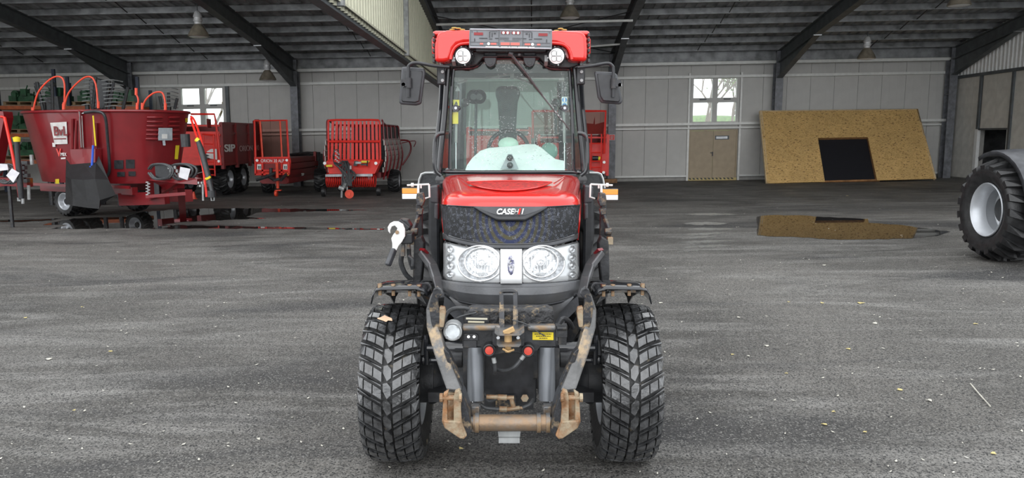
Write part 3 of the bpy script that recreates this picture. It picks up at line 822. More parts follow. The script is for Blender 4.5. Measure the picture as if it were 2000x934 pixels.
# ---- wheels -------------------------------------------------
def tyre(parent, c, r, wd, rim_r, face, tread='municipal', mt=None, mcar=None, rimmat=None, name='front_wheel', label=None, xf=None, pitch=31, deep=False):
    """a wheel about the X axis (or xf); face=+1/-1 is the outer side; returns the part object"""
    mt = mt or WETRUB; mcar = mcar or RUBBER; rimmat = rimmat or SILVER
    c = V(c); h = wd / 2; td = .022 * r / .41 * (1.9 if tread == 'ag' else 1)
    def X(p): return p
    prof = [(-h * .80, rim_r), (-h * .98, rim_r + (r - rim_r) * .25), (-h * 1.04, rim_r + (r - rim_r) * .55), (-h * .97, rim_r + (r - rim_r) * (.84 if tread != 'ag' else .66)), (-h * .84, r - td * 1.5), (-h * .45, r - td * 1.05), (0, r - td), (h * .45, r - td * 1.05), (h * .84, r - td * 1.5), (h * .97, rim_r + (r - rim_r) * (.84 if tread != 'ag' else .66)), (h * 1.04, rim_r + (r - rim_r) * .55), (h * .98, rim_r + (r - rim_r) * .25), (h * .80, rim_r)]
    m = MB(xf); m.lathe(prof, c, (1, 0, 0), 64)
    tn = m.build(name, mcar, parent, label, ang=50)
    # tread
    m = MB(xf)
    if tread == 'ag': td *= 1.0
    def R(t, a=0):  # outer radius at |t|
        return r - (td * (.55 if tread != 'ag' else .12)) * abs(t) ** 3 * 1.6
    def P(t, s, inner):
        th = 2 * math.pi * s / pitch
        rr = R(t) if not inner else R(t) - td * 1.25
        if abs(t) > 1: rr = rr - (abs(t) - 1) * h * 2.4
        x = max(-1.05, min(1.05, t)) * h * (1.0 if not inner else .98)
        return c + V((x * face * -1 * -1, -math.cos(th) * rr, math.sin(th) * rr))
    def block(poly, ins=.0):
        n = len(poly)
        a = [P(t, s, False) for t, s in poly]; b = [P(t, s, True) for t, s in poly]
        m.add(a + b, [tuple(range(n)), ] + [(i, n + i, n + (i + 1) % n, (i + 1) % n) for i in range(n)])
    if tread == 'municipal':
        for k in range(pitch):
            for sg in SX:
                off = .5 if sg > 0 else 0
                def cur(t): return 1.05 * (abs(t) ** .8)
                for t0, t1 in ((.19, .47), (.51, .78), (.82, 1.07)):
                    g = .27
                    if t0 > .8: g = .30
                    tm = (t0 + t1) / 2; sk = .05 if sg > 0 else -.02
                    poly = [(sg * t0, k + off + cur(t0) - g), (sg * tm, k + off + cur(tm) - g), (sg * t1, k + off + cur(t1) - g), (sg * t1, k + off + cur(t1) + g), (sg * tm, k + off + cur(tm) + g), (sg * t0, k + off + cur(t0) + g)]
                    block(poly)
                    # sipe ledge: a low narrow bar in the groove behind each block
                if True:
                    poly = [(sg * .2, k + off + cur(.2) + .46), (sg * .6, k + off + cur(.6) + .46), (sg * 1.04, k + off + cur(1.04) + .45), (sg * 1.04, k + off + cur(1.04) + .57), (sg * .6, k + off + cur(.6) + .56), (sg * .2, k + off + cur(.2) + .55)]
                    block(poly)
            block([(-.13, k - .28), (.0, k - .46), (.13, k - .02), (.13, k + .40), (0, k + .46), (-.13, k + .20)])
    else:  # agricultural lugs
        for k in range(pitch):
            for sg in SX:
                off = .5 if sg > 0 else 0
                g = .19
                poly = [(sg * .0 - sg * .04, k + off - g * .8), (sg * .5, k + off + .35 - g), (sg * 1.1, k + off + .62 - g * 1.3), (sg * 1.1, k + off + .62 + g * 1.3), (sg * .5, k + off + .35 + g), (-sg * .04, k + off + g * .9)]
                block(poly)
    m.build('tread', mt, tn, smooth=False, bevel=0)
    # rim
    m = MB(xf); f = face
    if deep:
        pr = [(f * h * .86, rim_r + .012), (f * h * .90, rim_r), (f * h * .80, rim_r - .03), (f * h * .30, rim_r - .055), (f * h * .22, rim_r - .04), (f * h * -.35, rim_r - .06), (f * h * -.45, rim_r - .10), (f * h * -.40, rim_r * .42), (f * h * -.42, .02)]
    else:
        pr = [(f * h * .86, rim_r + .01), (f * h * .88, rim_r - .004), (f * h * .75, rim_r - .03), (f * h * .35, rim_r - .05), (f * h * .25, rim_r * .62), (f * h * .38, rim_r * .45), (f * h * .38, .02)]
    m.lathe(pr, c, (1, 0, 0), 40)
    pr2 = [(-f * h * .86, rim_r + .01), (-f * h * .88, rim_r - .004), (-f * h * .7, rim_r - .035), (-f * h * .1, rim_r - .05), (0 if not deep else -f * h * .3, rim_r * .6)]
    m.lathe(pr2, c, (1, 0, 0), 40)
    m.build('rim', rimmat, tn, ang=40, solid=.004)
    m = MB(xf); m.cyl(c + V((f * h * (.1 if not deep else -.45), 0, 0)), c + V((f * h * (.55 if not deep else .10), 0, 0)), rim_r * .34, 20)
    for k in range(8):
        a = 2 * math.pi * k / 8; q = c + V((0, math.cos(a) * rim_r * .36, math.sin(a) * rim_r * .36))
        m.cyl(q + V((f * h * (.0 if not deep else -.42), 0, 0)), q + V((f * h * (.50 if not deep else .02), 0, 0)), .011 * r / .41, 6)
    m.build('hub', BLKM, tn)
    return tn
RF, YF = .412, 3.93
for s, lab in ((-1, None), (1, 'front tyre with dried mud along its inner shoulder')):
    tn = tyre(T, (XC + s * .592, YF, RF), RF, .285, .215, s, mcar=DIRTRUB, name='front_wheel', label=lab)
for s in SX:
    tyre(T, (XC + s * .53, 5.85, .60), .60, .28, .36, s, tread='ag', pitch=20, mt=RUBBER, name='rear_wheel')
# front mudguards
for s in SX:
    f = lambda px: 1000 + s * (px - 1000) * -1 if s > 0 else px
    def mx(px): return px if s < 0 else 1997 - px
    rows = []
    xo, xi = at(mx(729), 560, 3.75).x, at(mx(838), 570, 3.75).x
    for j, (y, z) in enumerate([(3.66, .958), (3.70, .968), (3.85, .962), (4.05, .93), (4.25, .87), (4.38, .80)]):
        row = []
        for t, dz in ((0, -.075), (.03, -.035), (.09, -.008), (.2, 0), (.8, .004), (.93, -.006), (1, -.03)):
            row.append(V((lerp(xo, xi, t) + (s * .0), y + (.0 if t > .1 else .02), z + dz)))
        rows.append(row)
    m = MB(); m.grid(rows); g = m.build('mudguard', BLKG, T, solid=.006, ang=60)
    m = MB()
    for px in (742, 768, 800, 818):
        p = at(mx(px), 559 + (px - 742) * .03, 3.70); m.cyl(p + V((0, 0, -.01)), p + V((0, 0, .012)), .011, 8)
        m.cyl(p + V((0, 0, -.045)), p + V((0, 0, -.02)), .009, 6)
    m.build('bolt', RUST, g)
    m = MB(); m.tube(bez([at(mx(750), 571, 3.74), at(mx(790), 569, 3.74), at(mx(815), 573, 3.78), at(mx(842), 586, 3.9)], 4), .006, 6)
    m.beam(at(mx(756), 568, 3.73), at(mx(808), 569, 3.73), .02, .012)
    m.build('guard_bracket', WORN2, g)
    m = MB(); m.beam(at(mx(834), 575, 3.9), (XC + s * .30, 3.95, .62), .06, .05); m.build('guard_arm', BLKM, g)
# ---- front axle, steering ----------------------------------
m = MB()
m.tube([(XC - .40, YF, .43), (XC - .26, YF, .45), (XC, YF, .47), (XC + .26, YF, .45), (XC + .40, YF, .43)], [.06, .075, .10, .075, .06], 16)
m.box((XC - .13, YF - .14, .34), (XC + .13, YF + .25, .60))
m.build('front_axle', BLKM, T, bevel=.008)
for s in SX:
    m = MB(); m.sphere((XC + s * .42, YF, .42), .105, 16, 10, (.75, 1, 1.25)); m.cyl((XC + s * .40, YF, .42), (XC + s * .50, YF, .42), .12, 20)
    m.box((XC + s * .34, YF - .18, .36), (XC + s * .42, YF - .05, .41))
    m.build('steering_knuckle', BLKM, T, ang=40)
    m = MB(); a = V((XC + s * .22, YF - .24, .60)); b_ = V((XC + s * .44, YF - .20, .585))
    m.tube([a, a.lerp(b_, .55)], .028, 12); m.tube([a.lerp(b_, .5), b_], .014, 10); m.sphere(b_, .026)
    m.tube([(XC + s * .20, YF - .28, .67), (XC + s * .33, YF - .26, .665)], .034, 12); m.tube([(XC + s * .33, YF - .26, .665), (XC + s * .41, YF - .24, .66)], .018, 10)
    m.cyl((XC + s * .42, YF - .22, .57), (XC + s * .42, YF - .22, .72), .013, 8)
    m.build('steering_cylinder', BLKG, T)
    m = MB()
    m.tube([(XC + s * .2, YF + .2, .38), (XC + s * .43, YF - .04, .36)], .016, 8); m.build('tie_rod', WORN2, T)
# ---- chassis ------------------------------------------------
m = MB()
m.box((XC - .19, 3.62, .52), (XC + .19, 5.3, .86)); m.box((XC - .16, 4.9, .35), (XC + .16, 6.1, .80)); m.box((XC - .40, 5.72, .50), (XC + .40, 5.98, .70))
m.build('chassis', BLKM, T, bevel=.01)
m = MB(); m.box((XC - .21, 3.66, .86), (XC + .21, 4.85, 1.33)); m.build('engine_block', BLKM, T, bevel=.02)
# ---- nose: one surface described by rows (pixel row, depth at centre, half width, sweep back)
ROWS = [(403, 3.62, .338, .26, 3.0), (430, 3.585, .342, .27, 2.8), (470, 3.555, .336, .29, 2.6), (500, 3.52, .330, .30, 2.6), (550, 3.50, .330, .29, 2.6), (575, 3.485, .326, .28, 2.5), (597, 3.52, .292, .25, 2.4), (612, 3.60, .262, .22, 2.4)]
RZ = [(at(1000, py, Y).z, Y, hw, bow, n) for py, Y, hw, bow, n in ROWS]
def rowat(z):
    if z >= RZ[0][0]: return RZ[0][1:]
    for a, b_ in zip(RZ, RZ[1:]):
        if z >= b_[0]:
            t = (a[0] - z) / (a[0] - b_[0]); return tuple(lerp(a[i], b_[i], t) for i in range(1, 5))
    return RZ[-1][1:]
def Yf(x, z):
    Y, hw, bow, n = rowat(z); q = min(.999, abs(x - XC) / hw)
    return Y + bow * (1 - (1 - q ** n) ** (1 / n))
def FP(px, py, off=0):
    Y = 3.6; p = at(px, py, Y)
    for i in range(14):
        p = at(px, py, Y); Y = lerp(Y, Yf(p.x, p.z) - off, .8)
    return at(px, py, Y)
def ring_loop(z, Y, hw, bow, n, hwb, zb, yb=4.86, N=30):
    pts = [V((XC - hwb, yb, zb)), V((XC - lerp(hw, hwb, .45), lerp(Y + bow, yb, .5), lerp(z, zb, .5)))]
    for i in range(N + 1):
        a = -math.pi / 2 + math.pi * i / N
        sx = math.copysign(abs(math.sin(a)) ** (2 / n), math.sin(a)); cy = abs(math.cos(a)) ** (2 / n)
        pts.append(V((XC + hw * sx, Y + bow * (1 - cy), z)))
    pts += [V((XC + lerp(hw, hwb, .45), lerp(Y + bow, yb, .5), lerp(z, zb, .5))), V((XC + hwb, yb, zb))]
    return pts
z0 = RZ[0][0]
loops = [ring_loop(z0 - .004, 3.618, .341, .26, 3.0, .435, z0 + .02), ring_loop(z0 + .018, 3.622, .338, .255, 3.0, .432, z0 + .045), ring_loop(z0 + .036, 3.645, .325, .245, 3, .415, z0 + .07),
         ring_loop(z0 + .050, 3.70, .298, .22, 2.8, .385, z0 + .082), ring_loop(z0 + .060, 3.80, .255, .20, 2.6, .34, z0 + .086), ring_loop(z0 + .068, 4.0, .215, .16, 2.4, .29, z0 + .088), ring_loop(z0 + .078, 4.3, .17, .1, 2.2, .2, z0 + .09)]
m = MB(); m.rings(loops, False, False, False)
n = len(loops[-1]); m.add(loops[-1], [tuple(range(n))])
HOOD = m.build('hood', RED, T, ang=60)
# side red flanks and black side grilles
for s in SX:
    rows = []
    for z, dx in ((z0 - .005, 0), (1.26, .008), (1.17, .0)):
        rows.append([V((XC + s * (lerp(.341, .435, t) + dx), lerp(3.90, 4.86, t), z)) for t in (0, .25, .5, .75, 1)])
    m = MB(); m.grid(rows); m.build('side_panel', RED, T, solid=.008)
    m = MB()
    rows = [[V((XC + s * (lerp(.33, .39, t)), lerp(3.80, 4.86, t), z)) for t in (0, .5, 1)] for z in (1.165, 1.0, .86)]
    m.grid(rows); m.build('lower_side_panel', BLKM, T, solid=.008)
# intake bowl panel on the hood
INT = mat('mottled_red_intake_mesh', (.42, .012, .01), .45, noise_amt=.6, nscale=55, bump=1, bscale=60)
def hoodz(x, y):
    best = None
    # centre profile of the hood
    P_ = [(3.62, z0), (3.645, z0 + .036), (3.70, z0 + .050), (3.80, z0 + .060), (4.0, z0 + .068), (4.3, z0 + .078), (4.86, z0 + .090)]
    for a, b_ in zip(P_, P_[1:]):
        if y <= b_[0]: t = (y - a[0]) / (b_[0] - a[0]); return lerp(a[1], b_[1], t)
    return P_[-1][1]
def hood_pt(px, py, off=0):
    Y = 4.0
    for i in range(25):
        p = at(px, py, Y); zz = hoodz(p.x, Y) + off - .12 * max(0, abs(p.x - XC) - .2) ** 2
        # move along ray to reach zz
        r = ray(px, py); tt = (zz - CAM_H) / r.z; Y = lerp(Y, max(3.63, min(4.85, r.y * tt)), .6)
    p = at(px, py, Y); return p
out = []
N = 20
topr = [(912 + (1078 - 912) * i / N, 356 - 2.5 * math.sin(math.pi * i / N)) for i in range(N + 1)]
botr = [(912 + (1078 - 912) * i / N, 356 + 15.5 * math.sin(math.pi * i / N) ** .75) for i in range(N + 1)]
rows = []
for q in (0, .12, .35, .6, .85, 1):
    rows.append([hood_pt(a[0], lerp(a[1], b_[1], q), .007) for a, b_ in zip(topr, botr)])
m = MB(); m.grid(rows); m.build('intake_mesh', INT, HOOD, solid=.003)
m = MB(); m.tube([hood_pt(a, b_ - .5, .010) for a, b_ in topr] , .0035, 6); m.tube([hood_pt(a, b_ + .4, .009) for a, b_ in botr], .003, 6)
m.build('intake_rim', RED, HOOD)
# raised crease lines of the hood
m = MB()
for s in SX:
    def mx(px): return px if s < 0 else 1997 - px
    m.tube([hood_pt(mx(a), b_, .003) for a, b_ in ((893, 344), (905, 352), (915, 358))], .004, 6)
m.build('crease', RED, HOOD)
# ---- grille screen, bezels, headlamps, bumper : patches on the nose surface
def patch(tops, bots, off, rows=6):
    out = []
    for q in range(rows + 1):
        out.append([FP(lerp(a[0], b_[0], q / rows), lerp(a[1], b_[1], q / rows), off) for a, b_ in zip(tops, bots)])
    return out
def curve(x0, x1, ye, yc, n=28, p=2):
    xm = (x0 + x1) / 2; h = (x1 - x0) / 2
    return [(x0 + (x1 - x0) * i / n, yc + (ye - yc) * abs((x0 + (x1 - x0) * i / n - xm) / h) ** p) for i in range(n + 1)]
def grille_mat():
    m = mat('wet_grille_mesh', (.016, .017, .022), .4, noise_amt=.3, nscale=30)
    N, L = m.node_tree.nodes, m.node_tree.links; b = N['Principled BSDF']; tc = N.new('ShaderNodeTexCoord')
    vo = N.new('ShaderNodeTexVoronoi'); vo.feature = 'DISTANCE_TO_EDGE'; vo.inputs['Scale'].default_value = 150; L.new(tc.outputs['Object'], vo.inputs['Vector'])
    nz = N.new('ShaderNodeTexNoise'); nz.inputs['Scale'].default_value = 60; L.new(tc.outputs['Object'], nz.inputs['Vector'])
    lt = N.new('ShaderNodeMath'); lt.operation = 'LESS_THAN'; lt.inputs[1].default_value = .05; L.new(vo.outputs['Distance'], lt.inputs[0])
    gt = N.new('ShaderNodeMath'); gt.operation = 'GREATER_THAN'; gt.inputs[1].default_value = .53; L.new(nz.outputs['Fac'], gt.inputs[0])
    mu = N.new('ShaderNodeMath'); mu.operation = 'MULTIPLY'; L.new(lt.outputs[0], mu.inputs[0]); L.new(gt.outputs[0], mu.inputs[1])
    # moire-like rings of the double mesh around the centre (blue and ochre)
    wv = N.new('ShaderNodeTexWave'); wv.wave_type = 'RINGS'; wv.rings_direction = 'SPHERICAL'; wv.inputs['Scale'].default_value = 11; wv.inputs['Distortion'].default_value = .6
    mp = N.new('ShaderNodeMapping'); mp.inputs['Scale'].default_value = (1, .2, .8); mp.inputs['Location'].default_value = (0, 0, -.02)
    L.new(tc.outputs['Object'], mp.inputs['Vector']); L.new(mp.outputs['Vector'], wv.inputs['Vector'])
    rp = N.new('ShaderNodeValToRGB'); rp.color_ramp.elements[0].position = .25; rp.color_ramp.elements[0].color = (.010, .017, .060, 1)
    rp.color_ramp.elements[1].position = .75; rp.color_ramp.elements[1].color = (.050, .044, .018, 1)
    L.new(wv.outputs['Color'], rp.inputs['Fac'])
    vl = N.new('ShaderNodeVectorMath'); vl.operation = 'LENGTH'; L.new(mp.outputs['Vector'], vl.inputs[0])
    mr = N.new('ShaderNodeMapRange'); mr.inputs['From Min'].default_value = .08; mr.inputs['From Max'].default_value = .22; L.new(vl.outputs['Value'], mr.inputs['Value'])
    mx = N.new('ShaderNodeMix'); mx.data_type = 'RGBA'; L.new(mr.outputs['Result'], mx.inputs['Factor']); L.new(rp.outputs['Color'], mx.inputs['A']); mx.inputs['B'].default_value = (.012, .013, .015, 1); b.inputs['Specular IOR Level'].default_value = .25
    m2 = N.new('ShaderNodeMix'); m2.data_type = 'RGBA'; L.new(mu.outputs[0], m2.inputs['Factor']); L.new(mx.outputs['Result'], m2.inputs['A']); m2.inputs['B'].default_value = (.12, .13, .16, 1)
    L.new(m2.outputs['Result'], b.inputs['Base Color'])
    bp = N.new('ShaderNodeBump'); bp.inputs['Strength'].default_value = .5; bp.inputs['Distance'].default_value = .003; L.new(vo.outputs['Distance'], bp.inputs['Height']); L.new(bp.outputs['Normal'], b.inputs['Normal'])
    return m
GRM = grille_mat()
gt_, gb_ = curve(860.5, 1133.5, 399, 404.5), curve(866, 1128, 456, 477, p=2.6)
m = MB(); m.grid(patch(gt_, gb_, .0, 8)); m.build('grille_screen', GRM, T, smooth=True, ang=70)
m = MB(); m.grid(patch(curve(865, 1129, 455, 476, p=2.6), curve(866, 1128, 466, 486, p=2.6), .008, 3)); m.build('grille_bezel', DGREY, T, solid=.006)
m = MB(); m.tube([FP(a, b_, .012) for a, b_ in curve(866, 1128, 456, 477, p=2.6)], .004, 6); m.tube([FP(a, b_, .004) for a, b_ in curve(861, 1133, 400, 405.5)], .003, 6); m.build('bezel_lip', BLKG, T)
# badge wing
bw_t = [(925 + (1068 - 925) * i / 20, 405) for i in range(21)]
def wing(x, lo):
    q = abs(x - 998) / 72
    return 405 + (26 if lo else 18) * max(0, 1 - max(0, (q - .38) / .62)) ** .9
m = MB(); m.grid(patch([(a, 404.5) for a, _ in bw_t], [(a, wing(a, 0)) for a, _ in bw_t], .014, 4)); m.build('badge_plate', DGREY, T, solid=.01)
m = MB(); m.grid(patch([(a, wing(a, 0) - .8) for a, _ in bw_t], [(a, wing(a, 1) + .2) for a, _ in bw_t], .022, 2)); bl = m.build('badge_lip', BLK, T, solid=.014)
p = FP(991, 414, .026)
text('badge_lettering', 'CASE', WHITE, T, FP(986, 413.8, .030), (1, 0, 0), (0, -.10, 1), .036, .003, shear=.25, sx=.98, bold=.0012)
text('badge_numeral', 'I', REDB, T, FP(1013.5, 413.5, .030), (1, 0, 0), (0, -.10, 1), .036, .003, shear=.25, bold=.002)
text('badge_numeral', 'H', WHITE, T, FP(1008, 413.5, .029), (1, 0, 0), (0, -.10, 1), .030, .002, shear=.25)
text('badge_numeral', 'I', WHITE, T, FP(1019.5, 413.5, .030), (1, 0, 0), (0, -.10, 1), .036, .003, shear=.25, bold=.001)
# headlamps
CHR = mat('faceted_chrome_reflector', (.74, .75, .77), .15, .8, noise_amt=.25, nscale=26, bump=1.0, bscale=32)
CHRS = mat('smooth_chrome_housing', (.62, .63, .64), .25, .35, noise_amt=.05)
LENS = glass('clear_lamp_lens', (.96, .97, .97), .03)
def yb_top(px): 
    q = abs(px - 998) / 131; return 487 - 16 * q ** 2.4
def yb_bot(px):
    q = abs(px - 998) / 131; return 553.5 - 7 * q ** 3
for s in SX:
    def mx(px): return px if s < 0 else 1997 - px
    xs_ = [867, 869, 874, 882, 892, 902, 914, 926, 938, 950, 962, 974, 977]
    def lim(px, k):
        yt, yb2 = yb_top(px) + 1, yb_bot(px) - .5
        if px < 869: yt += 3; yb2 -= 7
        elif px < 874: yt += .5; yb2 -= 3
        if px > 975.5: yt += 2; yb2 -= 2
        return yt if k else yb2
    m = MB(); m.grid(patch([(mx(a), lim(a, 1)) for a in xs_], [(mx(a), lim(a, 0)) for a in xs_], .002, 6))
    H = m.build('headlight', CHRS, T, solid=.004)
    # outline gasket
    loop = [FP(mx(a), lim(a, 1), .008) for a in xs_] + [FP(mx(a), lim(a, 0), .008) for a in xs_[::-1]]
    MB().tube(loop, .0035, 6, closed=True).build('gasket', BLK, H)
    def ell(cx, cy, rx, ry, off, n=32, ry2=None):
        o = []
        for k in range(n):
            a = 2 * math.pi * k / n; px = cx + rx * math.cos(a); py = cy + ry * math.sin(a)
            px = min(974.5, px); py = min(py, yb_bot(px) - 2); o.append(FP(mx(px), py, off))
        return o
    m = MB(); m.tube(ell(938, 515, 43, 34, .010), .006, 8, closed=True); m.build('outer_ring', CHROME, H)
    m = MB()
    R_ = [ell(938, 515, 41, 32, .009), ell(941, 513.5, 33, 29, .010)]
    m.rings([r_ for r_ in R_], False, False); m.build('ring_fill', mat('dark_chrome', (.38, .39, .41), .25, .4, noise_amt=.5, nscale=50, bump=.5, bscale=80), H, smooth=False)
    m = MB(); c0 = [ell(941, 513, 33 * q, 28.5 * q, o_) for q, o_ in ((1, .016), (.93, .010), (.75, .012), (.5, .006), (.25, .012), (.12, .022), (.02, .024))]
    m.rings(c0, False, False); m.build('reflector', CHR, H, smooth=False)
    m = MB(); m.tube(ell(941, 513, 33, 28.5, .017), .0045, 8, closed=True); m.tube(ell(941, 513, 6, 5.5, .026), .0022, 6, closed=True); m.build('inner_ring', CHROME, H)
    # facets: little vertical ribs on the reflector
    m = MB()
    for k in range(9):
        px = 917 + k * 6; hh = math.sqrt(max(0, 1 - ((px - 941) / 31) ** 2)) * 24
        m.beam(FP(mx(px), 513 - hh, .014), FP(mx(px), 513 + hh, .014), .0025, .006)
    m.beam(FP(mx(934), 534, .016), FP(mx(948), 534, .016), .028, .008); m.build('reflector_rib', CHRS, H)
    # outer indicator cluster
    m = MB()
    for cy, rx, ry in ((487, 6, 8), (503, 7.5, 8), (519, 7.5, 9), (536, 8, 7)):
        rr = [[FP(mx(879 + rx * q * math.cos(2 * math.pi * k / 16)), cy + ry * q * math.sin(2 * math.pi * k / 16), o_) for k in range(16)] for q, o_ in ((1, .006), (.85, .016), (.45, .008), (.05, .020))]
        m.rings(rr, False, False)
    m.build('indicator_reflector', CHR, H, smooth=False)
    m = MB(); m.grid(patch([(mx(a), lim(a, 1)) for a in xs_], [(mx(a), lim(a, 0)) for a in xs_], .030, 6)); m.build('lens', LENS, H)
    ed = MB(); 
m = MB(); m.grid(patch([(a, yb_top(a) + .5) for a in (977.5, 981, 988, 998, 1008, 1015, 1019.5)], [(a, 554) for a in (977.5, 981, 988, 998, 1008, 1015, 1019.5)], .022, 6))
DV = m.build('headlight_divider', mat('bright_divider_panel', (.80, .81, .82), .2, .2, noise_amt=.04), T, solid=.01)
m = MB(); m.grid(patch([(a, 487) for a in (986, 990, 998, 1006, 1010)], [(a, 553) for a in (986, 990, 998, 1006, 1010)], .028, 6))
rr = [[FP(998 + 7 * q * math.cos(2 * math.pi * k / 12), 518 + 20 * q * math.sin(2 * math.pi * k / 12), o_) for k in range(12)] for q, o_ in ((1, .029), (.7, .034), (.3, .030), (.05, .033))]
m = MB(); m.rings(rr, False, False); m.build('divider_emblem', mat('mottled_grey_smudge', (.42, .42, .45), .3, .3, noise_amt=.7, nscale=90, col2=(.10, .10, .22), mix=(.5, .6), c2scale=60), DV, smooth=False)
# bumper
bt_ = [(a, yb_bot(a) + .5) for a, _ in curve(864, 1131, 0, 0)]
bm = curve(868, 1127, 566, 597, p=4)
bm = [(a, 597 - 22 * (abs(a - 998) / 130) ** 3.2) for a, _ in bm]
m = MB(); m.grid(patch(bt_, bm, .006, 8)); BU = m.build('front_bumper', BUMPER, T, solid=.012)
m = MB(); m.tube([FP(a, b_ + 6.5, .010) for a, b_ in bt_], .0035, 6); m.build('bumper_crease', BUMPER, BU)
m = MB(); m.tube([FP(a, b_, .010) for a, b_ in bm], .006, 6); m.build('bumper_lip', DGREY, BU)
# apron under the bumper
rows = [[at(a, b_, 3.60) for a, b_ in [(878, 580), (900, 592), (935, 600), (998, 603), (1062, 600), (1097, 592), (1120, 580)]],
        [at(a, b_, 3.63) for a, b_ in [(900, 606), (920, 612), (950, 618), (998, 620), (1046, 618), (1076, 612), (1096, 606)]],
        [at(a, b_, 3.66) for a, b_ in [(918, 640), (935, 640), (960, 640), (998, 640), (1036, 640), (1064, 640), (1078, 640)]]]
m = MB(); m.grid(rows); m.build('lower_apron', BUMPER, T, solid=.01)
for s in SX:
    def mx(px): return px if s < 0 else 1997 - px
    m = MB(); m.plate([(mx(868), 578), (mx(905), 606), (mx(920), 640), (mx(905), 640), (mx(866), 600)], 3.68, .01); m.build('apron_wing', DGREY, T, smooth=False)
# ---- front linkage -----------------------------------------
YL = 3.22
m = MB()
m.plate([(903, 636), (903, 678), (938, 678), (945, 690), (958, 697), (985, 690), (1010, 690), (1035, 697), (1048, 688), (1056, 678), (1086, 678), (1086, 638), (1060, 636)], YL, .04)
HP = m.build('linkage_headstock', BLKM, T, smooth=False, bevel=.004)
m = MB(); m.plate([(905, 612), (905, 640), (1084, 640), (1082, 608), (1070, 604), (920, 604)], YL + .05, .10); m.build('headstock_top', mat('gritty_black_steel', (.03, .03, .032), .5, noise_amt=.5, nscale=40, bump=1, bscale=50, col2=(.20, .15, .09), mix=(.56, .66)), HP, smooth=False, bevel=.01)
m = MB(); m.beam(at(904, 639, YL - .01), at(978, 639, YL - .01), .05, .022); m.beam(at(1030, 639, YL - .01), at(1085, 639, YL - .01), .05, .022); m.build('headstock_edge', WORN2, HP, smooth=False, bevel=.008)
# recess box in the middle with the pin
m = MB(); m.plate([(962, 641), (1024, 641), (1024, 676), (962, 676)], YL - .03, .03); m.build('pin_recess', BLKM, HP, smooth=False)
m = MB(); m.plate([(966, 648), (974, 652), (1014, 652), (1024, 646), (1024, 649), (1015, 656), (972, 656), (966, 651)], YL - .13, .12); m.plate([(970, 673), (1018, 673), (1014, 678), (974, 678)], YL - .13, .12); m.build('pin_plate', WORN2, HP, smooth=False)
m = MB(); m.cyl(at(992.5, 645, YL - .08), at(992.5, 672, YL - .08), .016, 16); m.cyl(at(992.5, 676, YL - .08), at(992.5, 688, YL - .08), .013, 12); m.beam(at(984, 651, YL - .12), at(1004, 642, YL - .12), .02, .02)
m.tube([at(982, 681, YL - .10), at(992, 687, YL - .11), at(1004, 683, YL - .10)], .006, 6)
m.build('linkage_pin', mat('rusty_brass_pin', (.55, .36, .17), .45, .3, noise_amt=.25), HP, bevel=.002)
m = MB()
for px in (973, 1012): m.cyl(at(px, 660, YL - .045), at(px, 660, YL - .03), .008, 6)
m.build('recess_bolt', STEEL, HP)
# holes block left, id plate, yellow sticker
m = MB(); m.plate([(906, 652), (930, 652), (934, 656), (934, 666), (906, 666)], YL - .012, .012); m.plate([(905, 666), (931, 666), (931, 680), (905, 680)], YL - .008, .02); m.build('holed_plate', BLKM, HP, smooth=False, bevel=.002)
m = MB()
for px in (915, 926): m.cyl(at(px, 658, YL - .016), at(px, 658, YL - .010), .0065, 12)
m.build('plate_hole', LAMPW, HP)
def flat(name, quad, Y, material, parent, t=.002, smooth=False):
    m = MB(); m.plate(quad, Y, t); return m.build(name, material, parent, smooth=smooth)
idp = flat('id_plate', [(907, 618), (955, 619), (955, 633), (906.5, 632)], YL + .03, BLK, HP, .01)
flat('id_plate_print', [(910, 620.5), (952, 621.5), (952, 625), (910, 624)], YL + .027, mat('dull_silver_print', (.55, .52, .42), .4), idp)
flat('id_plate_print', [(914, 627), (946, 628), (946, 631), (914, 630.3)], YL + .027, mat('dull_gold_print', (.60, .55, .40), .4), idp)
flat('yellow_sticker', [(1040, 649), (1081, 649.5), (1081, 664.5), (1040, 664)], YL - .003, YEL, HP)
for i, (tx, py) in enumerate((('ACHTUNG', 652.5), ('Betriebsanleitung', 657), ('beachten', 661.3))):
    pass
m = MB()
for py, a, c in ((652.8, 1044, 1077), (657, 1047, 1075), (661, 1053, 1069)):
    x = a
    while x < c:
        L_ = random.uniform(2, 5); m.plate([(x, py - .7), (min(x + L_, c), py - .7), (min(x + L_, c), py + .7), (x, py + .7)], YL - .0045, .001); x += L_ + 1
m.build('sticker_print', BLK, HP, smooth=False)
# top link bracket
m = MB()
for px in (980, 1007):
    m.beam(at(px - 1, 572, 3.34), at(px, 610, 3.26), .018, .014); m.beam(at(px, 606, 3.26), at(px, 646, 3.20), .022, .03)
m.tube(bez([at(979, 576, 3.34), at(981, 570, 3.34), at(994, 569, 3.34), at(1006, 570, 3.34), at(1008, 576, 3.34)], 4), .009, 8)
m.build('top_link_bracket', WORN, HP, bevel=.002)
m = MB(); m.plate([(984, 606), (1004, 606), (1004, 644), (984, 644)], 3.30, .02); m.build('bracket_web', RUST, HP, smooth=False)
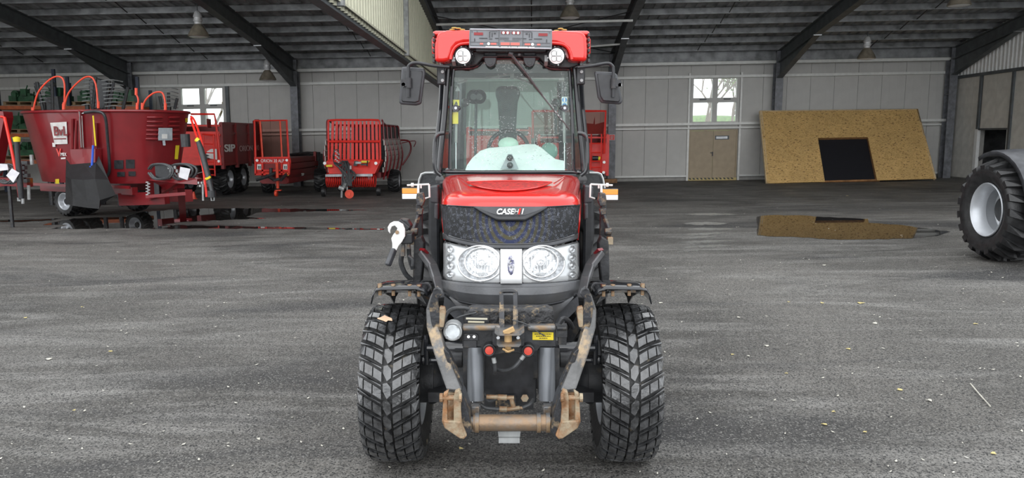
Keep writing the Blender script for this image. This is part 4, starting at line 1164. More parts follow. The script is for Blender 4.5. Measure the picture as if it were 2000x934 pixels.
# red-capped hydraulic couplings
RCAP = mat('faded_red_rubber', (.62, .07, .045), .5)
for px, py, ex in ((955.5, 684.5, 8), (1031.5, 685.5, -9)):
    c = at(px, py, YL - .05)
    m = MB(); m.cyl(c + V((0, .05, 0)), c, .026, 20); m.tube(circ(c, .0235, (1, 0, 0), (0, 0, 1), 20), .0045, 6, closed=True)
    q = at(px + (13 if ex < 0 else 4), py + 9, YL - .03); m.beam(c + V((0, .02, 0)), q + V((0, .02, 0)), .022, .02)
    cp = m.build('hydraulic_coupling', BLK, T)
    m = MB(); m.lathe([(0, .0005), (0, .016), (.004, .017), (.006, .012), (.006, .0004)][::-1], c + V((0, -.001, 0)), (0, -1, 0), 20); m.cyl(c, c + V((0, -.006, 0)), .0175, 20); m.build('red_cap', RCAP, cp)
m = MB(); m.cyl(at(964, 699, YL - .04), at(966, 709, YL - .04), .0095, 12); m.cyl(at(1024, 694, YL - .04), at(1018, 702, YL - .04), .0095, 12); m.build('hose_ferrule', GALV, T)
HOSE = mat('black_hydraulic_hose', (.05, .052, .055), .45, noise_amt=.3, nscale=30)
m = MB(); m.tube(bez([at(966, 707, YL - .04), at(967, 722, YL - .03), at(966, 730, YL)], 5), .0085, 8); m.tube(bez([at(1018, 702, YL - .04), at(1005, 717, YL - .04), at(988, 724, YL - .02), at(970, 721, YL + .01), at(960, 712, YL + .04)], 6), .0085, 8); m.build('hydraulic_hose', HOSE, T)
# lift cylinders
for s in SX:
    def mx(px): return px if s < 0 else 1997 - px
    m = MB(); m.cyl(at(mx(928), 678, YL + .02), at(mx(929), 782, YL - .02), .036, 28); cy = m.build('lift_cylinder', WORN2, T)
    cy.data.materials[0] = mat('grey_cylinder_paint', (.16, .17, .185), .3, .3, noise_amt=.12, nscale=8, col2=(.42, .30, .15), mix=(.64, .68), c2scale=11)
    m = MB(); m.plate([(mx(904), 680), (mx(915), 680), (mx(915), 770), (mx(905), 770)], YL, .12); m.plate([(mx(942), 684), (mx(946), 684), (mx(946), 770), (mx(941), 770)], YL + .02, .10); m.build('cylinder_bracket', BLKM, cy, smooth=False)
    m = MB(); m.cyl(at(mx(928), 780, YL - .02), at(mx(929), 800, YL - .05), .015, 14); m.build('piston_rod', CHROME, cy)
    m = MB(); m.box(at(mx(920), 795, YL - .10), at(mx(936), 845, YL - .10) + V((0, .06, 0))); m.cyl(at(mx(928), 792, YL - .075), at(mx(928), 800, YL - .075), .024, 10); m.build('rod_clevis', WORN2, cy, bevel=.004)
# centre back plate
m = MB(); m.plate([(946, 690), (1042, 690), (1042, 800), (946, 800)], YL + .16, .02); m.build('centre_plate', mat('wet_dark_sheet', (.035, .036, .04), .3, noise_amt=.3, nscale=20), T, smooth=False)
m = MB(); m.plate([(968, 778), (1008, 778), (1008, 803), (968, 803)], YL + .10, .05); m.build('valve_block', WORN, T, smooth=False)
# brass fittings
m = MB()
for a, b_, r_ in (((950, 775), (972, 776), .010), ((972, 776), (990, 777), .013), ((990, 777), (1004, 777), .009), ((998, 777), (1003, 795), .010), ((975, 799), (990, 800), .013), ((990, 800), (1015, 797), .010), ((1015, 797), (1022, 797), .007)):
    m.cyl(at(*a, YL + .02), at(*b_, YL + .02), r_, 8)
m.cyl(at(1025, 778, YL + .10), at(1025, 778, YL + .13), .018, 6)
m.build('hydraulic_fitting', RUST, T, smooth=False)
m = MB(); m.tube(bez([at(942, 766, YL + .05), at(950, 778, YL + .04), at(958, 784, YL + .03), at(972, 776, YL + .02)], 5), .009, 8); m.tube(bez([at(938, 790, YL + .03), at(950, 797, YL + .03), at(975, 800, YL + .02)], 5), .009, 8); m.tube(bez([at(1020, 797, YL + .02), at(1035, 790, YL + .03), at(1042, 780, YL + .05)], 5), .008, 8); m.build('return_hose', HOSE, T)
# cross tube with collars and lower link forks
YT = 3.06
m = MB(); a, b_ = at(925, 826, YT), at(1072, 826, YT); m.cyl(a, b_, .034, 28); CTU = m.build('cross_tube', mat('scraped_tan_steel', (.19, .165, .14), .42, .4, noise_amt=.3, nscale=9, bump=.2, col2=(.27, .18, .11), mix=(.45, .6)), T)
m = MB()
for px in (912, 932, 1052, 1070, 1083):
    p = at(px, 826, YT); m.cyl(p - V((.008, 0, 0)), p + V((.008, 0, 0)), .041, 24)
m.cyl(at(905, 826, YT), at(925, 826, YT), .026, 18); m.cyl(at(1072, 826, YT), at(1090, 826, YT), .026, 18)
m.build('collar', WORN2, CTU)
m = MB(); m.plate([(972, 843), (1017, 843), (1015, 856), (974, 856)], YT + .02, .06); m.plate([(974, 856), (1015, 856), (1015, 866), (974, 866)], YT + .005, .02); m.build('step_plate', GALV, T, smooth=False)
for s in SX:
    def mx(px): return px if s < 0 else 1997 - px
    # folded lower link arm: flat bar with a hook end
    m = MB(); A_ = [at(mx(a), b_, c) for a, b_, c in ((872, 762, 3.06), (847, 690, 3.12), (833, 640, 3.16), (832, 605, 3.18), (840, 580, 3.18), (851, 563, 3.18))]
    Bv = [at(mx(a), b_, c) for a, b_, c in ((903, 765, 3.06), (868, 680, 3.12), (853, 630, 3.16), (850, 605, 3.18), (853, 585, 3.18), (860, 573, 3.18))]
    vs = []; n = len(A_)
    for p, q in zip(A_, Bv):
        vs += [p, q, q + V((0, .07, 0)), p + V((0, .07, 0))]
    fs = []
    for i in range(n - 1):
        for k in range(4): fs.append((i * 4 + k, i * 4 + (k + 1) % 4, i * 4 + 4 + (k + 1) % 4, i * 4 + 4 + k))
    fs += [(3, 2, 1, 0), tuple(4 * (n - 1) + k for k in range(4))]
    m.add(vs, fs)
    AR = m.build('lower_link_arm', mat('scraped_link_steel', (.12, .12, .12), .38, .4, noise_amt=.25, nscale=9, bump=.3, bscale=50, col2=(.36, .27, .17), mix=(.52, .62), c2scale=7), T, smooth=False, bevel=.006)
    m = MB(); m.plate([(mx(869), 682), (mx(877), 690), (mx(903), 748), (mx(905), 764), (mx(892), 766), (mx(866), 684)], 3.10, .05); m.build('arm_side', WORN, AR, smooth=False, bevel=.003)
    m = MB()
    m.plate([(mx(a), b_) for a, b_ in ((846, 566), (853, 562), (860, 566), (864, 575), (860, 580), (855, 584), (856, 600), (860, 610), (864, 618), (868, 616), (866, 640), (858, 652), (848, 650), (842, 630), (838, 600))], 3.155, .03)
    m.build('link_hook', WORN, AR, smooth=False, bevel=.006)
    m = MB(); m.plate([(mx(a), b_) for a, b_ in ((858, 600), (868, 602), (870, 612), (866, 640), (858, 640))], 3.15, .04); m.build('hook_latch', RUST, AR, smooth=False, bevel=.004)
    # fork
    m = MB()
    m.plate([(mx(a), b_) for a, b_ in ((866, 770), (876, 764), (874, 776), (874, 822), (900, 832), (905, 855), (899, 858), (868, 836), (863, 824))], 2.99, .03)
    m.plate([(mx(a), b_) for a, b_ in ((886, 778), (888, 766), (897, 762), (901, 772), (900, 800), (902, 826), (912, 852), (905, 859), (897, 856), (886, 836))], 2.985, .03)
    m.plate([(mx(a), b_) for a, b_ in ((866, 822), (900, 824), (908, 856), (899, 858), (868, 837))], 2.98, .02)
    m.plate([(mx(a), b_) for a, b_ in ((866, 768), (900, 768), (912, 850), (900, 856), (868, 835))], 3.07, .02)
    m.build('link_fork', RUST, T, smooth=False, bevel=.004)
    m = MB(); m.plate([(mx(a), b_) for a, b_ in ((900, 770), (906, 780), (916, 812), (922, 842), (912, 858), (906, 858), (901, 835), (899, 800))], 3.0, .14); m.build('fork_plate', WORN, T, smooth=False, bevel=.004)
    m = MB(); m.cyl(at(mx(861), 777, 3.0), at(mx(898), 777, 3.0), .011, 14); m.cyl(at(mx(859), 777, 3.0), at(mx(865), 777, 3.0), .018, 10); m.cyl(at(mx(897), 777, 2.98), at(mx(902), 777, 2.98), .018, 10); m.build('fork_pin', RUST, T)
# round trailer socket, left of the headstock
c = at(884, 648, YL - .03)
m = MB(); m.cyl(c, c + V((0, .06, 0)), .040, 28); m.tube(circ(c, .036, (1, 0, 0), (0, 0, 1), 28), .005, 6, closed=True); SK = m.build('trailer_socket', GALV, T)
m = MB(); m.cyl(c + V((0, -.004, 0)), c + V((0, .01, 0)), .031, 24); m.build('socket_face', mat('foggy_white_lens', (.62, .66, .68), .2, noise_amt=.2, nscale=30), SK)
m = MB()
for k in range(4):
    a = math.pi / 4 + k * math.pi / 2; q = c + V((math.cos(a) * .034, -.004, math.sin(a) * .034)); m.cyl(q + V((0, -.004, 0)), q + V((0, .004, 0)), .006, 8)
m.build('socket_screw', STEEL, SK)
# block at right
m = MB(); m.cbox(at(1096, 645, YL + .02), (.05, .05, .05)); m.cyl(at(1088, 641, YL), at(1106, 641, YL), .012, 10); m.cbox(at(1098, 660, YL + .03), (.035, .05, .05)); m.tube(bez([at(1093, 632, YL), at(1100, 622, YL), at(1112, 628, YL + .02), at(1118, 640, YL + .1)], 4), .01, 8); m.build('valve_body', BLKM, T, smooth=False, bevel=.006)
m = MB(); m.tube(bez([at(874, 648, YL + .05), at(868, 625, YL + .05), at(880, 606, YL + .06), at(905, 602, YL + .06), at(930, 610, YL + .10)], 5), .009, 8); m.tube(bez([at(872, 632, YL + .03), at(900, 618, YL + .03), at(930, 611, YL + .05)], 5), .004, 6); m.tube(bez([at(1000, 625, YL - .02), at(1025, 632, YL - .03), at(1045, 645, YL - .03), at(1065, 657, YL - .02)], 5), .0025, 6); m.build('cable', HOSE, T)
for s in SX:
    def mx(px): return px if s < 0 else 1997 - px
    m = MB(); m.cyl(at(mx(884), 703, YL + .1), at(mx(903), 703, YL + .1), .034, 18); m.cyl(at(mx(870), 690, YL + .3), at(mx(900), 700, YL + .2), .02, 12); m.build('frame_boss', BLKM, T)
# ---- loader consoles beside the bonnet ----------------------
for s in SX:
    def mx(px): return px if s < 0 else 1997 - px
    m = MB(); m.plate([(mx(a), b_) for a, b_ in ((808, 470), (822, 462), (828, 475), (828, 500), (822, 560), (812, 572), (806, 540))], 4.15, .09)
    m.plate([(mx(a), b_) for a, b_ in ((812, 398), (824, 398), (826, 466), (812, 466))], 4.3, .03)
    CO = m.build('loader_console', BLKM, T, smooth=False, bevel=.008)
    m = MB(); m.beam(at(mx(824), 492, 4.1), at(mx(845), 520, 4.05), .05, .035); m.beam(at(mx(844), 518, 4.05), at(mx(853), 545, 4.0), .05, .035); m.beam(at(mx(853), 543, 4.0), at(mx(862), 585, 3.9), .05, .035); m.build('console_strut', mat('worn_dark_bar', (.12, .12, .125), .3, .4, noise_amt=.25), CO, smooth=False, bevel=.006)
    m = MB(); m.beam(at(mx(824), 487, 4.08), at(mx(832), 495, 4.10), .04, .015); m.build('red_edge', MAROON, CO, smooth=False)
    m = MB()
    m.plate([(mx(a), b_) for a, b_ in ((814, 378), (826, 376), (829, 392), (825, 403), (815, 402), (812, 390))], 4.28, .05)
    m.plate([(mx(a), b_) for a, b_ in ((812, 408), (826, 408), (824, 420), (814, 420))], 4.26, .04)
    m.beam(at(mx(818), 420, 4.27), at(mx(809), 448, 4.25), .02, .02)
    m.cyl(at(mx(803), 453, 4.2), at(mx(816), 453, 4.2), .020, 12)
    m.plate([(mx(a), b_) for a, b_ in ((801, 447), (815, 447), (813, 462), (802, 462))], 4.2, .05)
    m.build('linkage_chain', WORN, CO, smooth=False, bevel=.004)
    m = MB(); m.cbox(at(mx(806), 470, 4.18), (.03, .05, .04)); m.build('rusty_bushing', RUST, CO, smooth=False, bevel=.003)
# left quick coupler with its white cam lever
LV = MB(); YH = 4.05
def fan(pts, Y, t, mm): mm.prism([at(a, b_, Y) for a, b_ in pts], (0, t, 0))
m = MB()
fan([(758, 452), (757, 444), (761, 437), (768, 433), (778, 433), (787, 438), (791, 448), (791, 462), (785, 473), (779, 480), (774, 490), (766, 489), (766, 476), (764, 466), (768, 458), (774, 452), (776, 446), (771, 441), (765, 443), (762, 450), (762, 457)], YH - .03, .02, m)
CP = m.build('coupler_cam_lever', LAMPW, T, smooth=False, bevel=.003)
CP.data.materials[0] = WHITE
m = MB(); m.beam(at(770, 486, YH - .02), at(757, 519, YH - .06), .030, .03); m.build('lever_grip', DGREY, CP, bevel=.008, smooth=True)
m = MB(); p = at(775.5, 454, YH - .035); m.cyl(p, p + V((0, .01, 0)), .010, 12); m.build('lever_bolt', RUST, CP)
m = MB(); fan([(782, 428), (796, 430), (803, 442), (800, 452), (790, 440)], YH, .08, m); fan([(781, 458), (805, 456), (806, 476), (783, 478)], YH, .10, m); m.beam(at(780, 430, YH + .02), at(800, 447, YH + .02), .08, .03)
m.build('coupler_block', BLK, T, smooth=False, bevel=.006)
m = MB(); m.cyl(at(787, 478, YH + .03), at(787, 500, YH + .03), .013, 10); m.cyl(at(798, 474, YH + .03), at(798, 486, YH + .03), .011, 10); m.build('coupler_nipple', WORN2, T)
m = MB(); m.tube(bez([at(787, 490, YH + .05), at(783, 512, YH + .06), at(792, 535, YH + .08), at(806, 548, YH + .1)], 5), .014, 8); m.tube(bez([at(798, 484, YH + .05), at(800, 505, YH + .06), at(806, 525, YH + .08)], 5), .012, 8); m.tube(bez([at(797, 500, YH), at(806, 508, YH), at(806, 520, YH)], 4), .010, 8); m.build('coupler_hose', HOSE, T)
# indicator lamps on white brackets
for s, yy in ((-1, 367), (1, 369)):
    def mx(px): return px if s < 0 else 1991 - px + 0
    Yi = 4.45
    p0, p1 = at(784 if s < 0 else 1173, yy, Yi), at(818.5 if s < 0 else 1208, yy + 23, Yi)
    c = (p0 + p1) / 2; wz = abs(p1.x - p0.x); hz = abs(p0.z - p1.z)
    m = MB(); m.box((p0.x, Yi + .012, p1.z), (p1.x, Yi + .06, p0.z)); IL = m.build('indicator_lamp', BLK, T, bevel=.004, smooth=False)
    zm = p1.z + hz * .5
    m = MB(); m.box((p0.x + .003, Yi, zm), (p1.x - .003, Yi + .012, p0.z - .003)); m.build('amber_lens', AMBER, IL, bevel=.003, smooth=False)
    m = MB(); m.box((p0.x + .003, Yi, p1.z + .003), (p1.x - .003, Yi + .012, zm - .001)); m.build('clear_lens', LAMPW, IL, bevel=.003, smooth=False)
    def m2(px): return px if s < 0 else 1991.5 - px
    m = MB(); m.tube([at(m2(795), 362, Yi + .02), at(m2(838), 360, Yi + .02)], .006, 6); m.tube([at(m2(822), 361, Yi + .02), at(m2(822), 368, Yi + .02)], .006, 6); m.tube([at(m2(838), 360, Yi + .02), at(m2(839), 385, Yi + .02), at(m2(830), 388, Yi + .04)], .006, 6); m.beam(at(m2(817), 360, Yi), at(m2(817), 378, Yi), .012, .012)
    m.cyl(at(m2(803), 361.5, Yi + .01), at(m2(808), 361.5, Yi + .01), .012, 8)
    m.build('lamp_bracket', WHITE, T)
# rear fenders and fuel tanks at the sides
for s in SX:
    def mx(px): return px if s < 0 else 1997 - px
    Yr = 5.35
    m = MB(); m.plate([(mx(a), b_) for a, b_ in ((822, 343), (826, 338), (864, 337), (868, 380), (868, 395), (815, 388), (817, 370))], Yr, .5)
    RFD = m.build('rear_fender', BLKM, T, smooth=False, bevel=.02)
    m = MB(); m.tube([at(mx(a), b_, Yr - .01) for a, b_ in ((813, 386), (819, 350), (823, 340), (830, 337.5), (866, 337))], .007, 6); m.build('fender_rim', mat('pale_fender_edge', (.6, .6, .6), .4), RFD)
    m = MB(); m.plate([(mx(a), b_) for a, b_ in ((836, 372), (858, 372), (860, 540), (846, 520), (836, 470))], 5.0, .3); m.build('side_tank', BLK, T, smooth=False, bevel=.02)
    m = MB(); m.plate([(mx(a), b_) for a, b_ in ((838, 365), (855, 362), (857, 398), (840, 396))], 4.7, .12); m.plate([(mx(a), b_) for a, b_ in ((848, 398), (856, 398), (856, 430), (848, 428))], 4.6, .06); m.build('console_box', DGREY, T, smooth=False, bevel=.008)
# ---- cab ----------------------------------------------------
YCF = 4.90       # front of the cab
m = MB()
for s in SX:
    def mx(px): return px if s < 0 else 1998 - px
    # front pillar: outer and inner profile
    m.tube(bez([at(mx(876), 122, YCF), at(mx(873), 160, YCF), at(mx(868), 230, YCF), at(mx(861), 300, YCF), at(mx(858), 342, YCF)], 4), .018, 10)
    m.tube(bez([at(mx(866), 118, YCF + .1), at(mx(863), 200, YCF + .1), at(mx(857), 262, YCF + .1), at(mx(853), 340, YCF + .1)], 4), .022, 10)
    # rear pillar
    m.tube([at(mx(903), 160, 6.1), at(mx(898), 330, 6.15)], .03, 8)
    m.tube([V((XC + s * .43, 5.0, 2.22)), V((XC + s * .40, 6.1, 2.22))], .03, 8)
    m.tube([V((XC + s * .46, 4.95, 1.42)), V((XC + s * .44, 6.1, 1.38))], .03, 8)
FR = m.build('cab_frame', BLKG, T)
m = MB(); m.box((XC - .44, 6.10, 1.25), (XC + .44, 6.15, 1.42)); m.box((XC - .44, 6.08, 2.15), (XC + .44, 6.14, 2.25)); m.box((XC - .44, 4.95, 1.05), (XC + .44, 6.1, 1.1)); m.build('cab_floor_and_rear_bar', BLKM, T, smooth=False)
# windscreen surround: gasket with the arched top
WS = [(878, 331), (880, 250), (882, 180), (885, 140), (889, 134), (915, 133), (930, 130), (944, 118), (952, 114.5), (1044, 114.5), (1053, 118), (1068, 130), (1082, 134), (1108, 135), (1113, 141), (1115, 180), (1118, 250), (1120, 331), (1116, 336), (882, 336)]
m = MB(); m.tube(bez([at(a, b_, YCF - .01) for a, b_ in WS] + [at(*WS[0], YCF - .01)], 3), .011, 8); m.build('windscreen_gasket', BLKG, T)
TINT = glass('green_tinted_windscreen', (.90, .965, .94), .0, drops=True, ior=1.28)
m = MB(); m.prism([at(a, b_, YCF) for a, b_ in WS], (0, .006, 0)); m.build('windscreen', TINT, T, smooth=False)
m = MB(); m.box((XC - .42, 4.88, 1.40), (XC + .42, 4.96, 1.462)); m.build('cowl', BLK, T, smooth=False, bevel=.01)
# side and rear glass
SG = glass('tinted_side_glass', (.80, .90, .85), .0, ior=1.3)
for s in SX:
    m = MB(); m.add([(XC + s * .455, 5.05, 1.44), (XC + s * .435, 6.05, 1.42), (XC + s * .41, 6.05, 2.2), (XC + s * .43, 5.05, 2.2)], [(0, 1, 2, 3)]); m.build('side_window', SG, T, smooth=False, solid=.005)
m = MB(); m.add([(XC - .40, 6.12, 1.44), (XC + .40, 6.12, 1.44), (XC + .37, 6.12, 2.14), (XC - .37, 6.12, 2.14)], [(0, 1, 2, 3)]); m.build('rear_window', SG, T, smooth=False, solid=.005)
# black panel above the screen
YP = 4.86
pan = [(866, 128), (872, 112), (890, 100), (1108, 100), (1126, 112), (1130, 128), (1112, 133), (1082, 132), (1066, 127), (1054, 114), (1044, 111), (952, 111), (943, 114), (931, 127), (915, 131), (887, 132)]
m = MB(); m.plate(pan, YP, .04); m.plate([(868, 82), (1128, 82), (1128, 104), (868, 104)], YP + .02, .04); m.build('roof_front_panel', BLK, T, smooth=False, bevel=.006)
# visor inside
m = MB(); m.plate([(930, 125), (1066, 125), (1072, 142), (924, 142)], YCF + .12, .02); m.build('headliner_visor', DGREY, T, smooth=False)
# roof shell: red, with arches around the lamps
outline = [(849, 121), (848.5, 90), (852, 70), (858, 63), (872, 58.5), (900, 58), (1098, 59.5), (1126, 60.5), (1139, 62.5), (1146, 72), (1147.5, 95), (1146.5, 120), (1112, 118.5), (1110.5, 108), (1107, 97), (1098, 90), (1086, 86), (1070, 85), (928, 84), (906, 84), (893, 88), (886, 96), (882, 108), (880, 118.5), (866, 121.5)]
m = MB(); m.prism([at(a, b_, 4.72) for a, b_ in outline], (0, .16, 0))
ROOF = m.build('roof', RED, T, bevel=.022, seg=4, ang=60)
m = MB()
lp = [[V((XC + x, y, z)) for x, y in ((-.50, 4.94), (.50, 4.94), (.50, 6.2), (.40, 6.35), (-.40, 6.35), (-.50, 6.2))] for z in (2.20, 2.30)]
lp.append([V((XC + x * .94, 4.80 + (y - 4.8) * .96, 2.345)) for x, y in ((-.50, 4.94), (.50, 4.94), (.50, 6.2), (.40, 6.35), (-.40, 6.35), (-.50, 6.2))])
m.rings(lp); m.box((XC - .48, 4.80, 2.30), (XC + .48, 4.96, 2.335)); m.build('roof_shell', RED, ROOF, bevel=.02)
m = MB()
for s in SX:
    for k in range(6):
        p = at(848.5 if s < 0 else 1148.5, 70 + k * 10, 4.80); m.cbox(p, (.012, .12, .018))
m.build('roof_side_vent', BLK, ROOF, smooth=False)
m = MB()
for s in SX:
    def mx(px): return px if s < 0 else 1997 - px
    m.tube(bez([at(mx(a), b_, 4.715) for a, b_ in ((880, 116), (883, 104), (889, 93), (899, 86.5), (915, 84.5), (928, 84))], 4), .010, 8)
    m.plate([(mx(a), b_) for a, b_ in ((884, 112), (887, 100), (894, 92), (900, 92), (896, 104), (888, 114))], 4.76, .06)
m.build('roof_arch_lip', RED, ROOF)
m = MB()
for pts in (((883, 58), (887, 54.5), (895, 55.5), (903, 58)), ((1087, 60), (1095, 56), (1102, 58.5))):
    for a, b_ in pts: m.sphere(at(a, b_, 4.75), .012, 6, 4, (1.5, 1, .4))
m.build('leaf_litter', mat('yellowed_leaf', (.60, .42, .12), .7), ROOF, label='yellow leaves lying on the roof edge', kind='stuff')
# work lamps
for px, py in ((904.5, 109.5), (1087, 109.5)):
    c = at(px, py, 4.70); d = V((-.10 if px < 1000 else -.05, -1, -.06)).normalized()
    m = MB(); m.lathe([(.0, .048), (.004, .052), (.0, .055), (-.03, .056), (-.05, .05), (-.07, .03), (-.07, .001)], c, d, 28)
    for k in range(14):
        a = 2 * math.pi * k / 14; q = c - d * .035 + V((math.cos(a) * .056, 0, math.sin(a) * .056)); m.beam(q, q - d * .03, .006, .012)
    WL = m.build('work_lamp', BLK, T)
    m = MB(); m.lathe([(.003, .046), (.006, .04), (.007, .0005)], c, d, 28); m.build('lamp_glass', LAMPW, WL)
    m = MB()
    q0 = c + d * .008; e1 = V((1, 0, 0)); e2 = V((0, 0, 1))
    for k in range(4):
        a = math.pi / 4 + k * math.pi / 2; m.tube(circ(q0 + e1 * .021 * math.cos(a) + e2 * .021 * math.sin(a), .017, e1, e2, 16), .0015, 4, closed=True)
    for k in range(4):
        a = math.pi / 2 * k + .2; m.cyl(c + V((math.cos(a) * .053, -.004, math.sin(a) * .053)), c + V((math.cos(a) * .053, .004, math.sin(a) * .053)), .005, 6)
    m.build('led_ring', GALV, WL)
    m = MB(); m.beam(c + V((-.06, .03, -.01)), c + V((-.06, .10, -.03)), .02, .04); m.build('lamp_mount', GALV, WL, smooth=False)
# number plate holder on the roof
YN = 4.66
PLM = mat('grey_plate_carrier', (.17, .18, .195), .3, noise_amt=.12, nscale=12)
q = [(917, 56), (1078.5, 58), (1078, 96), (916, 93.5)]
NP = flat('plate_holder', q, YN, PLM, T, .012)
def npt(s, t):  # s 0..1 across, t 0..1 down
    a = (lerp(917, 1078.5, s), lerp(56, 58, s)); b_ = (lerp(916, 1078, s), lerp(93.5, 96, s))
    return (lerp(a[0], b_[0], t), lerp(a[1], b_[1], t))
def nrect(mm, s0_, t0_, s1_, t1_, Y, t=.002): mm.plate([npt(s0_, t0_), npt(s1_, t0_), npt(s1_, t1_), npt(s0_, t1_)], Y, t)
m = MB(); m.tube([at(*npt(a, b_), YN - .002) for a, b_ in ((.01, .03), (.99, .03), (.99, .97), (.01, .97))], .005, 6, closed=True); m.build('holder_rim', mat('light_grey_rim', (.42, .44, .47), .25), NP)
m = MB(); nrect(m, .01, .03, .014, .85, YN - .006); nrect(m, .355, .06, .36, .86, YN - .006); nrect(m, .645, .06, .65, .86, YN - .006); nrect(m, .02, .86, .98, .875, YN - .006); nrect(m, .02, .685, .35, .70, YN - .006); nrect(m, .655, .685, .98, .70, YN - .006)
for a0_, b0_, a1_, b1_ in ((.06, .50, .07, .66), (.12, .465, .22, .50), (.24, .14, .25, .45), (.27, .20, .28, .42), (.295, .20, .32, .26), (.25, .12, .34, .135), (.24, .50, .28, .53), (.31, .46, .35, .49), (.03, .12, .035, .19), (.09, .12, .095, .20),
                           (.93, .50, .94, .66), (.78, .465, .88, .50), (.75, .14, .76, .45), (.72, .20, .73, .42), (.68, .20, .705, .26), (.66, .12, .75, .135), (.72, .50, .76, .53), (.65, .46, .69, .49), (.965, .12, .97, .19),
                           (.37, .45, .48, .465), (.52, .45, .64, .465), (.37, .53, .48, .54), (.52, .53, .63, .54), (.42, .60, .60, .61)):
    nrect(m, a0_, b0_, a1_, b1_, YN - .005)
m.build('holder_slot', BLK, NP, smooth=False)
m = MB()
for a0_, b0_, a1_, b1_ in ((.055, .19, .165, .33), (.835, .19, .945, .33), (.385, .12, .49, .25), (.51, .12, .615, .25)): nrect(m, a0_, b0_, a1_, b1_, YN - .0045)
m.build('dark_red_opening', mat('dark_red_seen_through', (.25, .01, .012), .35), NP, smooth=False)
m = MB()
for a0_, b0_, a1_, b1_ in ((.38, .69, .49, .83), (.50, .69, .61, .83), (.26, .72, .33, .82), (.67, .72, .74, .82), (.13, .73, .17, .82), (.82, .73, .86, .82)): nrect(m, a0_, b0_, a1_, b1_, YN - .0045)
m.build('red_opening', mat('pale_red_seen_through', (.68, .16, .13), .4), NP, smooth=False)
m = MB()
for s_ in (.412, .463, .538, .588):
    p = at(*npt(s_, .19), YN - .007); m.cyl(p, p + V((0, .003, 0)), .0075, 12)
for s_, t_ in ((.235, .77), (.765, .77)):
    p = at(*npt(s_, t_), YN - .007); m.cyl(p, p + V((0, .003, 0)), .0085, 12)
m.build('holder_screw', LAMPW, NP)
m = MB()
for a, c_ in ((.20, .365), (.385, .465), (.475, .50), (.51, .58), (.59, .71), (.72, .79)):
    x = a
    while x < c_ - .004:
        w_ = random.uniform(.010, .016); nrect(m, x, .895, min(x + w_, c_), .965, YN - .006); x += w_ + .003
m.build('lower_lettering', WHITE, NP, smooth=False)
m = MB(); m.plate([(930, 88), (1066, 88), (1066, 100), (930, 100)], YN + .05, .10); m.build('holder_bracket', BLK, NP, smooth=False)
# hinges
for s in SX:
    cx = 957.5 if s < 0 else 1034.5
    m = MB(); pts = [(cx - 12, 112), (cx - 11, 121), (cx - 7, 128), (cx, 131.5), (cx + 7, 128), (cx + 11, 121), (cx + 12, 112), (cx + 11, 109), (cx - 11, 109)]
    m.plate(pts, 4.80, .03); m.plate([(cx - 11, 103), (cx + 11, 103), (cx + 11, 108), (cx - 11, 108)], 4.80, .04); HI = m.build('screen_hinge', DGREY, T, bevel=.004, smooth=False)
    m = MB(); m.cyl(at(cx - 13, 110, 4.80), at(cx + 13, 110, 4.80), .009, 12); c = at(cx, 123, 4.79); m.cyl(c, c + V((0, .015, 0)), .0125, 16); m.build('hinge_pin', BLK, HI)
# wipers
m = MB(); m.tube([at(997, 105, 4.76), at(1003, 112, 4.76), at(1026, 141, 4.82), at(1046, 168, 4.85), at(1060, 186, 4.86)], [.012, .009, .006, .005, .004], 8)
m.tube([at(1005, 120, 4.84), at(1040, 165, 4.865)], .003, 6); m.tube([at(1042, 166, 4.865), at(1112, 252, 4.885)], .0045, 6)
m.cyl(at(994, 103, 4.76), at(1002, 106, 4.76), .018, 12); m.cyl(at(1014, 105, 4.78), at(1014, 109, 4.78), .014, 12)
m.build('front_wiper', mat('worn_wiper_metal', (.12, .12, .125), .35, .3, noise_amt=.3), T)
m = MB()
for k in range(7):
    a, b_ = lerp(1062, 1100, k / 7), lerp(188, 238, k / 7); m.beam(at(a, b_, 4.878), at(a + 2.5, b_ + 3.2, 4.878), .010, .008)
m.build('wiper_clip', GALV, T, smooth=False)
m = MB(); m.tube([at(948, 152, 6.0), at(998, 146, 6.0)], .008, 6); m.tube([at(998, 148, 6.0), at(1046, 166, 6.0)], .008, 6); m.cbox(at(1000, 149, 6.0), (.03, .03, .04)); m.build('rear_wiper', GALV, T)
# pivot of the screen, buttons, gas struts, mirrors inside
for s in SX:
    cx = 890 if s < 0 else 1103
    p = at(cx, 211, YCF - .02); m = MB(); m.cyl(p, p + V((0, .03, 0)), .022, 18); m.sphere(p + V((.018 * -s, .01, .0)), .014, 8, 6); KB = m.build('screen_lock_knob', DGREY, T)
    m = MB(); m.cyl(p + V((0, -.003, 0)), p, .009, 12); m.build('knob_centre', SILVER, KB)
    m = MB(); m.cyl(at(cx + s * -1.5, 218, YCF + .03), at(cx - s * .5, 279, YCF + .03), .0085, 10); m.build('gas_strut_body', GALV, T)
    m = MB(); m.cyl(at(cx, 279, YCF + .03), at(cx, 330, YCF + .03), .0045, 8); m.build('gas_strut_rod', CHROME, T)
    m = MB(); m.tube([at(cx + s * -18, 205, 5.3), at(cx + s * -17, 262, 5.3)], .011, 8); m.sphere(at(cx + s * -18, 201, 5.3), .03, 10, 8); m.build('window_latch', BLK, T)
m = MB(); m.cyl(at(930, 190, 5.6), at(928, 330, 5.5), .010, 8); m.build('harness_tube', DGREY, T)
m = MB()
for px in (924.5, 936): m.lathe([(0, .045), (.01, .050), (.05, .045), (.07, .02)], at(px, 189, 5.45), (0, 1, 0), 18); m.cyl(at(px, 189, 5.44), at(px, 189, 5.46), .022, 12)
m.build('cab_fan', BLK, T, label='pair of small round fans')
